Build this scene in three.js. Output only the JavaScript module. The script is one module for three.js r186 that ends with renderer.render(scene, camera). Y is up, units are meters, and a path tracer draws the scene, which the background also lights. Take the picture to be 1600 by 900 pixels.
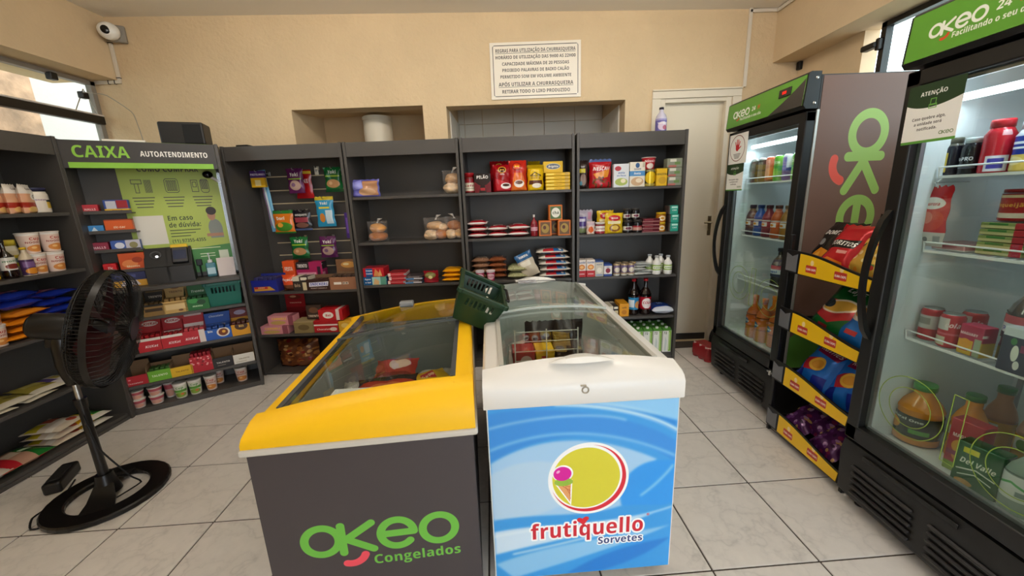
import * as THREE from 'three';
import { RoundedBoxGeometry } from 'three/addons/geometries/RoundedBoxGeometry.js';
import { mergeGeometries, toCreasedNormals } from 'three/addons/utils/BufferGeometryUtils.js';
import { RectAreaLightUniformsLib } from 'three/addons/lights/RectAreaLightUniformsLib.js';

// ---------------------------------------------------------------- camera, sky, exposure
const scene = new THREE.Scene();
const renderer = new THREE.WebGLRenderer({ antialias: true });
renderer.toneMapping = THREE.LinearToneMapping;
renderer.toneMappingExposure = 1.4;
renderer.shadowMap.enabled = true;
RectAreaLightUniformsLib.init();
const camera = new THREE.PerspectiveCamera(73.74, 16 / 9, 0.05, 60);
camera.rotation.order = 'YXZ';
camera.position.set(0, 1.35, 0);
camera.rotation.set(THREE.MathUtils.degToRad(-13), 0, THREE.MathUtils.degToRad(-2.15));
scene.add(camera);
scene.background = new THREE.Color(0.78, 0.89, 1.0);
scene.backgroundIntensity = 4.4;
const TUBES = [[-1.3, -1.6, 15, 60], [0.75, -1.6, 15, 58], [0.3, 0.7, 8, 24]];   // ceiling tubes: x, z, radiance downwards and sideways
const FRIDGE_LAMP = 16;

// ---------------------------------------------------------------- helpers
let seed = 7, place = '';   // place: where in its stack the next thing lies
const rnd = () => { seed = (seed + 0x6d2b79f5) | 0; let t = Math.imul(seed ^ (seed >>> 15), 1 | seed); t = (t + Math.imul(t ^ (t >>> 7), 61 | t)) ^ t; return ((t ^ (t >>> 14)) >>> 0) / 4294967296; };
const rr = (a, b) => a + (b - a) * rnd();
const R = THREE.MathUtils.degToRad;
const used = {};
function numbered(n) { const k = used[n] = (used[n] ?? -1) + 1; return k ? n + '_' + String(k).padStart(3, '0') : n; }
function shadows(o) { o.castShadow = true; o.receiveShadow = true; return o; }
function tag(o, label, category, group) { o.userData.label = label + place; o.userData.category = category; if (group) o.userData.group = group; return o; }
function thing(name, label, category, pos = [0, 0, 0], ry = 0, group) {
  const o = new THREE.Group(); o.name = numbered(name); o.position.set(...pos); o.rotation.y = ry; scene.add(o);
  return tag(o, label, category, group);
}
function part(name, geo, mat, parent) { const m = shadows(new THREE.Mesh(geo, mat)); m.name = name; parent.add(m); return m; }
function solo(name, geo, mat, label, category, pos, ry = 0, group) {
  const m = shadows(new THREE.Mesh(geo, mat)); m.name = numbered(name); m.position.set(...pos); m.rotation.y = ry; scene.add(m);
  return tag(m, label, category, group);
}
function struct(name, geo, mat, parent = scene) { const m = shadows(new THREE.Mesh(geo, mat)); m.name = name; parent.add(m); if (parent === scene) m.userData.kind = 'structure'; return m; }
const merge = (l) => mergeGeometries(l.map((g) => { const n = g.index ? g.toNonIndexed() : g; for (const k of Object.keys(n.attributes)) if (!['position', 'normal', 'uv'].includes(k)) n.deleteAttribute(k); return n; }));
const bx = (w, h, d, x = 0, y = 0, z = 0) => new THREE.BoxGeometry(w, h, d).translate(x, y, z);                                     // centred at x, y, z
const b2 = (x0, x1, y0, y1, z0, z1) => new THREE.BoxGeometry(x1 - x0, y1 - y0, z1 - z0).translate((x0 + x1) / 2, (y0 + y1) / 2, (z0 + z1) / 2);
const rb = (w, h, d, r = 0.004, x = 0, y = 0, z = 0) => new RoundedBoxGeometry(w, h, d, 2, Math.min(r, w / 2.1, h / 2.1, d / 2.1)).translate(x, y, z);
const cyl = (r0, r1, h, x = 0, y = 0, z = 0, s = 20) => new THREE.CylinderGeometry(r0, r1, h, s).translate(x, y, z);
const tube = (pts, r, n = 24, s = 6, closed = false) => new THREE.TubeGeometry(new THREE.CatmullRomCurve3(pts.map((p) => new THREE.Vector3(...p)), closed, 'catmullrom', 0.2), n, r, s, closed);
const V2 = (l) => l.map(([a, b]) => new THREE.Vector2(a, b));
function rod(a, b, r, s = 8) {
  const A = new THREE.Vector3(...a), B = new THREE.Vector3(...b), g = new THREE.CylinderGeometry(r, r, A.distanceTo(B), s);
  g.applyQuaternion(new THREE.Quaternion().setFromUnitVectors(new THREE.Vector3(0, 1, 0), B.clone().sub(A).normalize()));
  return g.translate((A.x + B.x) / 2, (A.y + B.y) / 2, (A.z + B.z) / 2);
}
function worldUV(g, s = 1) {           // box projection of the uv in metres
  const n = g.index ? g.toNonIndexed() : g, p = n.attributes.position, no = n.attributes.normal, uv = new Float32Array(p.count * 2);
  for (let i = 0; i < p.count; i++) {
    const ax = Math.abs(no.getX(i)), ay = Math.abs(no.getY(i)), az = Math.abs(no.getZ(i));
    const [a, b] = ay >= ax && ay >= az ? [p.getX(i), p.getZ(i)] : ax >= az ? [p.getZ(i), p.getY(i)] : [p.getX(i), p.getY(i)];
    uv[2 * i] = a * s; uv[2 * i + 1] = b * s;
  }
  n.setAttribute('uv', new THREE.BufferAttribute(uv, 2)); return n;
}
function loft(secs, cap = true, crease = 0.7, closed = true) {   // rings of points joined to one skin
  const n = secs[0].length, pos = [], idx = [];
  for (const s of secs) for (const p of s) pos.push(...p);
  for (let i = 0; i + 1 < secs.length; i++) for (let j = 0; j < (closed ? n : n - 1); j++) {
    const a = i * n + j, b = i * n + (j + 1) % n, c = a + n, d = b + n; idx.push(a, b, c, b, d, c);
  }
  if (cap) for (const i of [0, secs.length - 1]) {
    const c = [0, 1, 2].map((k) => secs[i].reduce((t, p) => t + p[k], 0) / n), at = pos.length / 3; pos.push(...c);
    for (let j = 0; j < n; j++) i ? idx.push(i * n + j, i * n + (j + 1) % n, at) : idx.push(j, at, (j + 1) % n);
  }
  const g = new THREE.BufferGeometry(); g.setAttribute('position', new THREE.Float32BufferAttribute(pos, 3)); g.setIndex(idx);
  g.setAttribute('uv', new THREE.Float32BufferAttribute(new Float32Array(pos.length / 3 * 2), 2));
  return toCreasedNormals(g, crease);
}
function sheet(f, nu, nv) {            // one smooth surface, f(u, v) -> [x, y, z]
  const pos = [], uv = [], idx = [];
  for (let j = 0; j <= nv; j++) for (let i = 0; i <= nu; i++) { pos.push(...f(i / nu, j / nv)); uv.push(i / nu, j / nv); }
  for (let j = 0; j < nv; j++) for (let i = 0; i < nu; i++) { const a = j * (nu + 1) + i, b = a + 1, c = a + nu + 1, d = c + 1; idx.push(a, b, d, a, d, c); }
  const g = new THREE.BufferGeometry(); g.setAttribute('position', new THREE.Float32BufferAttribute(pos, 3)); g.setAttribute('uv', new THREE.Float32BufferAttribute(uv, 2)); g.setIndex(idx); g.computeVertexNormals();
  return g;
}
function extr(shape, depth, bevel = 0) {
  return new THREE.ExtrudeGeometry(shape, bevel ? { depth, bevelEnabled: true, bevelSize: bevel, bevelThickness: bevel, bevelSegments: 1, curveSegments: 16 } : { depth, bevelEnabled: false, curveSegments: 20 });
}
const poly = (l) => new THREE.Shape(V2(l));
const rect = (x0, y0, x1, y1) => [[x0, y0], [x1, y0], [x1, y1], [x0, y1]];

// ---------------------------------------------------------------- materials and textures
const mats = {};
function col(c, rough = 0.6, metal = 0, extra = {}) {
  const k = c + '|' + rough + '|' + metal + JSON.stringify(extra);
  return mats[k] ??= new THREE.MeshPhysicalMaterial({ color: c, roughness: rough, metalness: metal, side: THREE.DoubleSide, ...extra });
}
function noiseField(n, cells, oct = 4) {   // tileable value noise 0..1
  const out = new Float32Array(n * n); let amp = 1, tot = 0;
  for (let o = 0; o < oct; o++, amp *= 0.55) {
    const c = cells << o, g = Float32Array.from({ length: c * c }, rnd); tot += amp;
    for (let y = 0; y < n; y++) for (let x = 0; x < n; x++) {
      const fx = x / n * c, fy = y / n * c, ix = fx | 0, iy = fy | 0, tx = fx - ix, ty = fy - iy, sx = tx * tx * (3 - 2 * tx), sy = ty * ty * (3 - 2 * ty);
      const a = g[iy * c + ix], b = g[iy * c + (ix + 1) % c], d = g[((iy + 1) % c) * c + ix], e = g[((iy + 1) % c) * c + (ix + 1) % c];
      out[y * n + x] += amp * (a + (b - a) * sx + (d - a) * sy + (a - b - d + e) * sx * sy);
    }
  }
  return out.map((v) => v / tot);
}
function fieldTex(n, f, srgb) {
  const data = new Uint8Array(n * n * 4);
  for (let i = 0; i < n * n; i++) { const c = f(i); data.set(Array.isArray(c) ? [...c.map((v) => Math.max(0, Math.min(255, v))), 255] : [c, c, c, 255], i * 4); }
  const t = new THREE.DataTexture(data, n, n); t.magFilter = THREE.LinearFilter; t.wrapS = t.wrapT = THREE.RepeatWrapping; if (srgb) t.colorSpace = THREE.SRGBColorSpace; t.needsUpdate = true; return t;
}
const N1 = noiseField(512, 8, 5), N2 = noiseField(512, 48, 3), N3 = noiseField(512, 4, 6);
const texStucco = fieldTex(512, (i) => 255 * Math.min(1, Math.max(0, N2[i] * 1.5 - 0.25)));
const texPlaster = fieldTex(512, (i) => 255 * (0.6 * N1[i] + 0.4 * N2[i]));
const tint = (base, amt, field) => fieldTex(512, (i) => base.map((c) => c * (1 + (field[i] - 0.5) * amt)), true);
const texWall = tint([219, 194, 156], 0.07, N3), texStone = tint([172, 134, 106], 0.7, N1);
const texTile = fieldTex(512, (i) => { const v = Math.abs(N3[i] - 0.5), w = Math.abs(N1[i] - 0.52), k = 1 - 0.07 * Math.exp(-v * 60) - 0.04 * Math.exp(-w * 40) + 0.05 * (N3[(i * 7) % N3.length] - 0.5); return [224 * k, 218 * k, 210 * k]; }, true);
const texScuff = fieldTex(512, (i) => 255 * (0.35 + 0.4 * N3[i]));
const M = {
  wall: new THREE.MeshStandardMaterial({ map: texWall, roughness: 0.92, bumpMap: texStucco, bumpScale: 0.0025 }),
  wallSmooth: new THREE.MeshStandardMaterial({ map: texWall, roughness: 0.9, bumpMap: texPlaster, bumpScale: 0.002 }),
  ceiling: new THREE.MeshStandardMaterial({ color: '#f6f0e6', roughness: 0.95, bumpMap: texPlaster, bumpScale: 0.001 }),
  tile: new THREE.MeshPhysicalMaterial({ map: texTile, roughness: 0.34, roughnessMap: null }),
  grout: col('#4d453f', 0.95), stone: new THREE.MeshStandardMaterial({ map: texStone, roughness: 0.9, bumpMap: texPlaster, bumpScale: 0.006 }),
  shelf: new THREE.MeshPhysicalMaterial({ color: '#4b4743', roughness: 0.45, bumpMap: texPlaster, bumpScale: 0.0003, side: THREE.DoubleSide }),
  black: col('#0c0c0d', 0.42), blackGloss: col('#0a0a0b', 0.2), rubber: col('#101010', 0.8), white: col('#ecebe6', 0.45), steel: col('#c9c9c6', 0.28, 1), alu: col('#9fa1a3', 0.4, 0.8),
  glass: new THREE.MeshPhysicalMaterial({ color: '#f4faf7', roughness: 0.0, transmission: 1, thickness: 0, ior: 1.5, side: THREE.DoubleSide }),
  film: new THREE.MeshPhysicalMaterial({ color: '#ffffff', roughness: 0.12, transmission: 0.93, thickness: 0, ior: 1.45, side: THREE.DoubleSide }),
};

// ---------------------------------------------------------------- prints: one page for small packs, single sheets for the large prints
const PAGE = 2048, page = document.createElement('canvas'); page.width = page.height = PAGE;
const pc = page.getContext('2d'); let px = 2, py = 2, prow = 0; const prints = {};
pc.fillStyle = '#888'; pc.fillRect(0, 0, PAGE, PAGE);
function ops(c, w, h, bg, list) {
  c.fillStyle = bg; c.fillRect(0, 0, w, h);
  for (const o of list) {
    const [k, a, b, d, e, f, g] = o;
    if (k === 'r') { c.fillStyle = f; c.fillRect(a * w, b * h, d * w, e * h); }
    else if (k === 'e') { c.fillStyle = f; c.beginPath(); c.ellipse(a * w, b * h, d * w, e * h, g ?? 0, 0, 7); c.fill(); }
    else if (k === 'p') { c.fillStyle = b; c.beginPath(); a.forEach(([x, y], i) => (i ? c.lineTo(x * w, y * h) : c.moveTo(x * w, y * h))); c.closePath(); c.fill(); }
    else if (k === 'l') { c.strokeStyle = b; c.lineWidth = d * h; c.lineCap = 'round'; c.lineJoin = 'round'; c.beginPath(); a.forEach(([x, y], i) => (i ? c.lineTo(x * w, y * h) : c.moveTo(x * w, y * h))); c.stroke(); }
    else if (k === 't') {                                   // text, centre x, centre y, size / height, colour, most width, style
      c.font = (g ?? 'bold') + ' ' + Math.round(e * h) + 'px sans-serif'; c.textAlign = 'center'; c.textBaseline = 'middle'; c.fillStyle = f;
      const m = c.measureText(a).width, most = (o[7] ?? 0.9) * w; c.save(); c.translate(b * w, d * h); if (m > most) c.scale(most / m, 1); c.fillText(a, 0, 0); c.restore();
    }
  }
}
function pk(key, w, h, bg, list = []) {
  w = Math.round(w * 0.8); h = Math.round(h * 0.8);
  if (px + w + 6 > PAGE) { px = 2; py += prow + 6; prow = 0; }
  pc.save(); pc.translate(px, py); pc.beginPath(); pc.rect(-2, -2, w + 4, h + 4); pc.clip();
  pc.fillStyle = bg; pc.fillRect(-2, -2, w + 4, h + 4); ops(pc, w, h, bg, list); pc.restore();
  prints[key] = [(px + 0.7) / PAGE, 1 - (py + h - 0.7) / PAGE, (px + w - 0.7) / PAGE, 1 - (py + 0.7) / PAGE];
  px += w + 6; prow = Math.max(prow, h); if (py + prow > PAGE) throw new Error('print page full at ' + key);
}
const pageTex = new THREE.CanvasTexture(page); pageTex.colorSpace = THREE.SRGBColorSpace;
const printed = { carton: new THREE.MeshPhysicalMaterial({ map: pageTex, roughness: 0.5, side: THREE.DoubleSide }), gloss: new THREE.MeshPhysicalMaterial({ map: pageTex, roughness: 0.22, side: THREE.DoubleSide }), foil: new THREE.MeshPhysicalMaterial({ map: pageTex, roughness: 0.27, metalness: 0.25, side: THREE.DoubleSide }) };
function big(w, h, draw, rough = 0.45) {
  const c = document.createElement('canvas'); c.width = w; c.height = h; draw(c.getContext('2d'), w, h);
  const t = new THREE.CanvasTexture(c); t.colorSpace = THREE.SRGBColorSpace;
  return new THREE.MeshPhysicalMaterial({ map: t, roughness: rough, side: THREE.DoubleSide });
}
function setUV(g, key, f) {
  const [u0, v0, u1, v1] = prints[key], uv = g.attributes.uv;
  for (let i = 0; i < uv.count; i++) { const [u, v] = f ? f(i, uv.getX(i), uv.getY(i)) : [uv.getX(i), uv.getY(i)]; uv.setXY(i, u0 + (u1 - u0) * u, v0 + (v1 - v0) * v); }
  return g;
}
// carton with the print on its front and back, its border colours round the sides; base at y = 0, centred
function cartonG(w, h, d, key) {
  const r = Math.min(0.004, w / 6, h / 6, d / 6), g = new RoundedBoxGeometry(w, h, d, 1, r), p = g.attributes.position, n = p.count / 6;
  setUV(g, key, (i) => {
    const s = Math.floor(i / n), u = p.getX(i) / w + 0.5, v = p.getY(i) / h + 0.5, t = p.getZ(i) / d + 0.5;
    return s < 2 ? [0.02 + 0.05 * t, v] : s < 4 ? [u, s === 2 ? 0.94 + 0.05 * t : 0.02 + 0.04 * t] : [s === 4 ? u : 1 - u, v];
  });
  return g.translate(0, h / 2, 0);
}
// filled bag: w wide, h high, d thick; flat: it stands on a folded bottom
function pouchG(w, h, d, key, { flat = false, crumple = 0.12, seal = 0.05, lumps = 0 } = {}) {
  const nu = 10, nv = 14, ph = [rr(0, 6), rr(0, 6), rr(0, 6), rr(0, 6)], pos = [], uv = [], idx = [];
  const th = (u, v) => {
    const a = Math.pow(Math.max(0, 1 - Math.pow(Math.abs(2 * u - 1), 2.6)), 0.62);
    const top = Math.min(1, Math.max(0, (1 - v - seal) / 0.3)), bot = flat ? Math.min(1, v / 0.03 + 0.35) : Math.min(1, Math.max(0, (v - seal) / 0.3));
    const b = Math.sqrt(Math.max(0, top * (2 - top))) * Math.sqrt(Math.max(0, bot * (2 - bot)));
    const c = 1 + crumple * (Math.sin(9 * u + 5 * v + ph[0]) * Math.sin(7 * v - 3 * u + ph[1])) + lumps * Math.sin(23 * u + ph[2]) * Math.sin(19 * v + ph[3]);
    return 0.5 * d * a * b * c + 0.0006;
  };
  for (const s of [1, -1]) for (let j = 0; j <= nv; j++) for (let i = 0; i <= nu; i++) {
    const u = i / nu, v = j / nv, t = th(u, v), pinch = 1 - 0.07 * Math.sin(Math.PI * Math.min(1, Math.max(0, v))) * (flat ? 0.5 : 1);
    const edge = (v < 0.01 || v > 0.99) ? 0.004 * Math.sin(u * 30 + ph[0]) : 0.004 * Math.sin(v * 17 + ph[2]) * Math.abs(2 * u - 1);
    pos.push((u - 0.5) * w * pinch + edge * (u < 0.5 ? -1 : 1) * 0.6, v * h + (v > 0.99 ? edge : 0), s * t); uv.push(s > 0 ? u : 1 - u, v);
  }
  const at = (s, i, j) => s * (nu + 1) * (nv + 1) + j * (nu + 1) + i;
  for (let s = 0; s < 2; s++) for (let j = 0; j < nv; j++) for (let i = 0; i < nu; i++) {
    const a = at(s, i, j), b = at(s, i + 1, j), c = at(s, i, j + 1), e = at(s, i + 1, j + 1); s ? idx.push(a, e, b, a, c, e) : idx.push(a, b, e, a, e, c);
  }
  for (let j = 0; j < nv; j++) for (const i of [0, nu]) idx.push(at(0, i, j), at(0, i, j + 1), at(1, i, j), at(1, i, j), at(0, i, j + 1), at(1, i, j + 1));
  for (let i = 0; i < nu; i++) for (const j of [0, nv]) idx.push(at(0, i, j), at(1, i, j), at(0, i + 1, j), at(0, i + 1, j), at(1, i, j), at(1, i + 1, j));
  const g = new THREE.BufferGeometry(); g.setAttribute('position', new THREE.Float32BufferAttribute(pos, 3)); g.setAttribute('uv', new THREE.Float32BufferAttribute(uv, 2)); g.setIndex(idx); g.computeVertexNormals();
  return key ? setUV(g, key) : g;
}
const layG = (g, d) => { g.rotateX(-Math.PI / 2); g.computeBoundingBox(); const b = g.boundingBox; return g.translate(0, -b.min.y, -(b.min.z + b.max.z) / 2); };   // laid on its back
const lying = (w, dep, t, key, o) => layG(pouchG(w, dep, t, key, { seal: 0.03, crumple: 0.1, ...o }), t);
function latheG(prof, key, seg = 22) {
  const g = new THREE.LatheGeometry(V2(prof), seg).rotateY(Math.PI), p = g.attributes.position; if (!key) return g;
  let a = 1e9, b = -1e9; for (let i = 0; i < p.count; i++) { a = Math.min(a, p.getY(i)); b = Math.max(b, p.getY(i)); }
  return setUV(g, key, (i, u) => [u, (p.getY(i) - a) / (b - a)]);
}

// the shop's word mark: ring, k, e, ring and the small smile; x, y is its left top corner, s the letter height
function wordmark(c, x, y, s, ink, smile) {
  const t = s * 0.2, r = s * 0.4; c.lineWidth = t; c.lineCap = 'round'; c.lineJoin = 'round'; c.strokeStyle = ink;
  const ring = (cx) => { c.beginPath(); c.ellipse(cx, y + s * 0.5, r, r, 0, 0, 7); c.stroke(); };
  ring(x + s * 0.5); const k = x + s * 0.98;
  c.beginPath(); c.moveTo(k, y + s * 0.1); c.lineTo(k, y + s * 0.92); c.stroke();
  c.beginPath(); c.moveTo(k + s * 0.72, y + s * 0.1); c.lineTo(k + s * 0.1, y + s * 0.52); c.lineTo(k + s * 0.72, y + s * 0.9); c.stroke();
  const e = k + s * 1.32; c.beginPath(); c.arc(e, y + s * 0.5, r, 0.75, 6.283); c.lineTo(e - r, y + s * 0.5); c.stroke(); ring(e + s * 1.02);
  if (smile) { c.strokeStyle = smile; c.beginPath(); c.arc(k + s * 0.16, y + s * 0.92, s * 0.36, 0.35, 1.9); c.stroke(); }
}

// ---------------------------------------------------------------- the room
const WZ = -3.38, WL = -3.07, WR = 2.15, XL = -3.30, XR = 2.36, ZF = 1.9;
// floor: grout bed and single tiles, laid a little askew to the walls
const floor = struct('floor', worldUV(b2(-3.6, 2.7, -0.12, -0.004, -3.6, 2.1)), M.grout);
{
  const T = 0.409, th = R(2.7), c = Math.cos(th), s = Math.sin(th), variants = [];
  for (let k = 0; k < 6; k++) { const g = worldUV(rb(T - 0.007, 0.012, T - 0.007, 0.002)); const uv = g.attributes.uv, ou = rnd(), ov = rnd(); for (let i = 0; i < uv.count; i++) uv.setXY(i, uv.getX(i) * 1.1 + ou, uv.getY(i) * 1.1 + ov); variants.push(g); }
  for (let i = -11; i <= 4; i++) for (let j = -7; j <= 8; j++) {
    const u = (i + 0.5) * T, v = (j + 0.5) * T, x = 1.104 + u * c + v * s, z = -1.151 - u * s + v * c;
    if (x < -3.15 || x > 2.3 || z < -3.3 || z > 1.75) continue;
    const m = part('floor_tile', variants[(i * 7 + j * 13 + 400) % 6], M.tile, floor); m.position.set(x, -0.006, z); m.rotation.y = th;
  }
}
const ceil = struct('ceiling', worldUV(bx(6.6, 0.12, 6.0)), M.ceiling); ceil.position.set(-0.45, 2.835, -0.75); ceil.rotation.z = -0.022;
// back wall with the two recesses and the doorway
{
  const s = poly(rect(-3.34, -0.1, 2.46, 3.0));
  for (const h of [rect(-1.738, 1.0, -0.672, 2.12), rect(-0.48, 1.0, 0.978, 2.105), rect(1.262, 0, 1.85, 2.10)]) s.holes.push(new THREE.Path(V2(h)));
  const w = struct('wall_back', extr(s, 0.15).translate(0, 0, WZ - 0.15), M.wall);
  const recess = (x0, x1, y1, yb, zb) => {   // the hood rises from y1 at the front to yb at the back
    const z0 = WZ - 0.15, hood = loft([x0 - 0.03, x1 + 0.03].map((x) => [[x, y1, z0], [x, y1 + 0.03, z0], [x, yb + 0.03, zb], [x, yb, zb]]), true, 0.3);
    return merge([b2(x0 - 0.03, x0, 0.95, yb, zb, z0), b2(x1, x1 + 0.03, 0.95, yb, zb, z0), hood, b2(x0 - 0.03, x1 + 0.03, 0.92, 1.0, zb, z0), b2(x0 - 0.03, x1 + 0.03, 0.92, yb + 0.03, zb - 0.03, zb)]);
  };
  part('recess', worldUV(recess(-1.738, -0.672, 2.12, 2.17, -3.95)), M.wallSmooth, w);
  part('recess', worldUV(recess(-0.48, 0.978, 2.105, 2.27, -4.16)), M.wallSmooth, w);
  const tm = col('#e6ded0', 0.28), ty = [2.262, 2.10, 1.84, 1.58];
  const xs = [-0.48, -0.415, -0.235, 0.075, 0.385, 0.695, 0.975];
  for (let j = 0; j < 3; j++) {
    const h = ty[j] - ty[j + 1] - 0.005, y = (ty[j] + ty[j + 1]) / 2;
    for (let i = 0; i + 1 < xs.length; i++) part('wall_tile', rb(xs[i + 1] - xs[i] - 0.005, h, 0.012, 0.002, (xs[i] + xs[i + 1]) / 2, y, -4.152), tm, w);
    if (j) for (let i = 0; i < 2; i++) for (const sx of [0.972, -0.474]) part('wall_tile', rb(0.012, h, 0.3, 0.002, sx, y, -3.99 + i * 0.305), tm, w);
  }
}
// side walls: sill wall, beam over the window band, end piers
struct('wall_left', worldUV(merge([b2(-3.6, WL, -0.1, 1.74, WZ, ZF), b2(-3.6, WL, 2.385, 3.0, WZ, ZF), b2(-3.6, WL, 1.74, 2.385, 0.6, ZF)])), M.wallSmooth);
struct('wall_right', worldUV(merge([b2(WR + 0.21, 2.46, -0.1, 1.6, WZ, ZF), b2(WR, 2.46, 2.335, 3.0, WZ, ZF), b2(XR, 2.46, 1.6, 2.335, WZ, -2.79), b2(XR, 2.46, 1.6, 2.335, -0.6, ZF)])), M.wallSmooth);
struct('wall_front', worldUV(merge([b2(-3.6, 0.2, -0.1, 3.0, ZF, ZF + 0.15), b2(0.2, 2.1, 2.3, 3.0, ZF, ZF + 0.15), b2(2.1, 2.7, -0.1, 3.0, ZF, ZF + 0.15)])), M.wallSmooth);
// window bands
function windowBand(name, x, dir, zs, zEnd, y0, y1) {
  const root = new THREE.Group(); root.name = name; root.userData.kind = 'structure'; scene.add(root);
  const fr = col(dir > 0 ? '#8d867e' : '#17120f', 0.45), z0 = zs[0], f = 0.022;
  part('window_frame', merge([b2(x - f, x + f, y1 - 0.03, y1, z0, zEnd), b2(x - f, x + f, y0, y0 + 0.03, z0, zEnd), ...zs.map((z) => b2(x - f, x + f, y0, y1, z, z + 0.035)), b2(x - f, x + f, y0, y1, zEnd - 0.035, zEnd)]), fr, root);
  return root;
}
{
  const w = windowBand('window_1', -3.27, 1, [-3.36, -2.35, -1.35], 0.6, 1.74, 2.375), fr = col('#17120f', 0.45);
  const rail = part('window_rail', merge([rb(0.05, 0.06, 3.9, 0.006, -3.25, 2.085, -1.4)]), fr, w);
  part('rail_cap', rb(0.05, 0.012, 3.9, 0.003, -3.25, 2.121, -1.4), col('#d8d2cc', 0.4), w);
  for (const [a, b] of [[-3.325, -2.35], [-2.315, -1.35], [-1.315, 0.565]]) {
    part('pane', b2(-3.275, -3.271, 1.77, 2.06, a, b), M.glass, w);
    const p = part('pane', bx(0.004, 0.24, b - a, 0, -0.12, 0), M.glass, w); p.position.set(-3.275, 2.36, (a + b) / 2); p.rotation.z = 0.0;
  }
  for (const z of [-3.05, -3.24]) part('window_latch', rb(0.045, 0.05, 0.05, 0.008, -3.24, z === -3.05 ? 2.33 : 2.25, z), M.black, w);
  part('stay_arm', merge([rod([-3.25, 2.3, -3.26], [-3.25, 2.12, -3.16], 0.003), rod([-3.25, 2.3, -3.26], [-3.25, 2.12, -3.33], 0.003)]), M.steel, w);
}
{
  const w = windowBand('window_2', XR + 0.02, -1, [-2.67, -1.6], -0.6, 1.6, 2.33), fr = col('#17120f', 0.45);
  for (const [a, b] of [[-2.635, -1.6], [-1.565, -0.635]]) part('pane', b2(XR + 0.018, XR + 0.022, 1.63, 2.30, a, b), M.glass, w);
  part('window_latch', merge([rb(0.05, 0.035, 0.1, 0.01, XR - 0.02, 2.21, -2.71), rb(0.035, 0.07, 0.03, 0.008, XR - 0.01, 2.21, -2.66)]), fr, w);
  part('window_latch', rb(0.03, 0.06, 0.04, 0.006, XR - 0.01, 2.30, -3.35), M.black, w);
}
// door with its frame
{
  const d = new THREE.Group(); d.name = 'door_1'; d.userData.kind = 'structure'; scene.add(d);
  const cream = col('#e6dac4', 0.5);
  part('door_leaf', rb(0.50, 2.07, 0.035, 0.003, 1.555, 1.04, WZ - 0.065), col('#e6dac2', 0.5), d);
  part('door_frame', merge([rb(0.045, 2.1, 0.13, 0.003, 1.2845, 1.05, WZ - 0.064), rb(0.045, 2.1, 0.13, 0.003, 1.8275, 1.05, WZ - 0.064), rb(0.498, 0.03, 0.13, 0.003, 1.556, 2.084, WZ - 0.064)]), cream, d);
  part('architrave', merge([rb(0.07, 2.098, 0.016, 0.003, 1.23, 1.049, WZ + 0.008), rb(0.07, 2.098, 0.016, 0.003, 1.885, 1.049, WZ + 0.008), rb(0.725, 0.054, 0.016, 0.003, 1.5575, 2.126, WZ + 0.008), rb(0.725, 0.012, 0.026, 0.003, 1.5575, 2.16, WZ + 0.013)]), cream, d);
  const h = part('door_handle', merge([rb(0.03, 0.17, 0.006, 0.002, 1.765, 1.06, WZ - 0.044), rod([1.765, 1.09, WZ - 0.045], [1.765, 1.09, WZ], 0.008), rod([1.765, 1.09, WZ], [1.70, 1.09, WZ], 0.008), cyl(0.012, 0.012, 0.008, 0, 0, 0).rotateX(Math.PI / 2).translate(1.765, 1.02, WZ - 0.04)]), col('#b7a98c', 0.3, 0.9), d);
  part('kick_plate', b2(1.305, 1.8, 0.0, 0.06, WZ - 0.047, WZ - 0.04), col('#2b2826', 0.6), d);
  const dm = big(128, 96, (c, w, hh) => ops(c, w, hh, '#c9bda4', [['r', 0, 0.78, 1, 0.22, '#b7322c'], ['t', '12', 0.3, 0.4, 0.3, '#7a7263']]));
  part('door_plate', rb(0.11, 0.075, 0.003, 0.001, 1.395, 1.615, WZ - 0.046), dm, d);
}
// skirting to the right of the door
struct('baseboard_back', b2(1.92, 2.35, 0, 0.06, WZ, WZ + 0.012), col('#3a3531', 0.6));
// outside: neighbour's wall, stone pier, yard
struct('ground_outside', worldUV(b2(-14, 14, -0.3, -0.14, -14, 14), 0.5), col('#9a958c', 0.95));
solo('boundary_wall', worldUV(b2(-0.1, 0.1, 0, 6, -4, 4)), new THREE.MeshStandardMaterial({ color: '#b3a79e', roughness: 0.9, bumpMap: texPlaster, bumpScale: 0.002 }), 'pale grey boundary wall seen outside through the long window', 'wall', [-5.0, -0.14, -4.6]);
solo('stone_pier', worldUV(rb(0.3, 6, 0.40, 0.01, 0, 3, 0)), M.stone, 'rough brown stone pier outside in front of the pale boundary wall', 'pier', [-4.45, -0.14, -3.66]);

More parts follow.
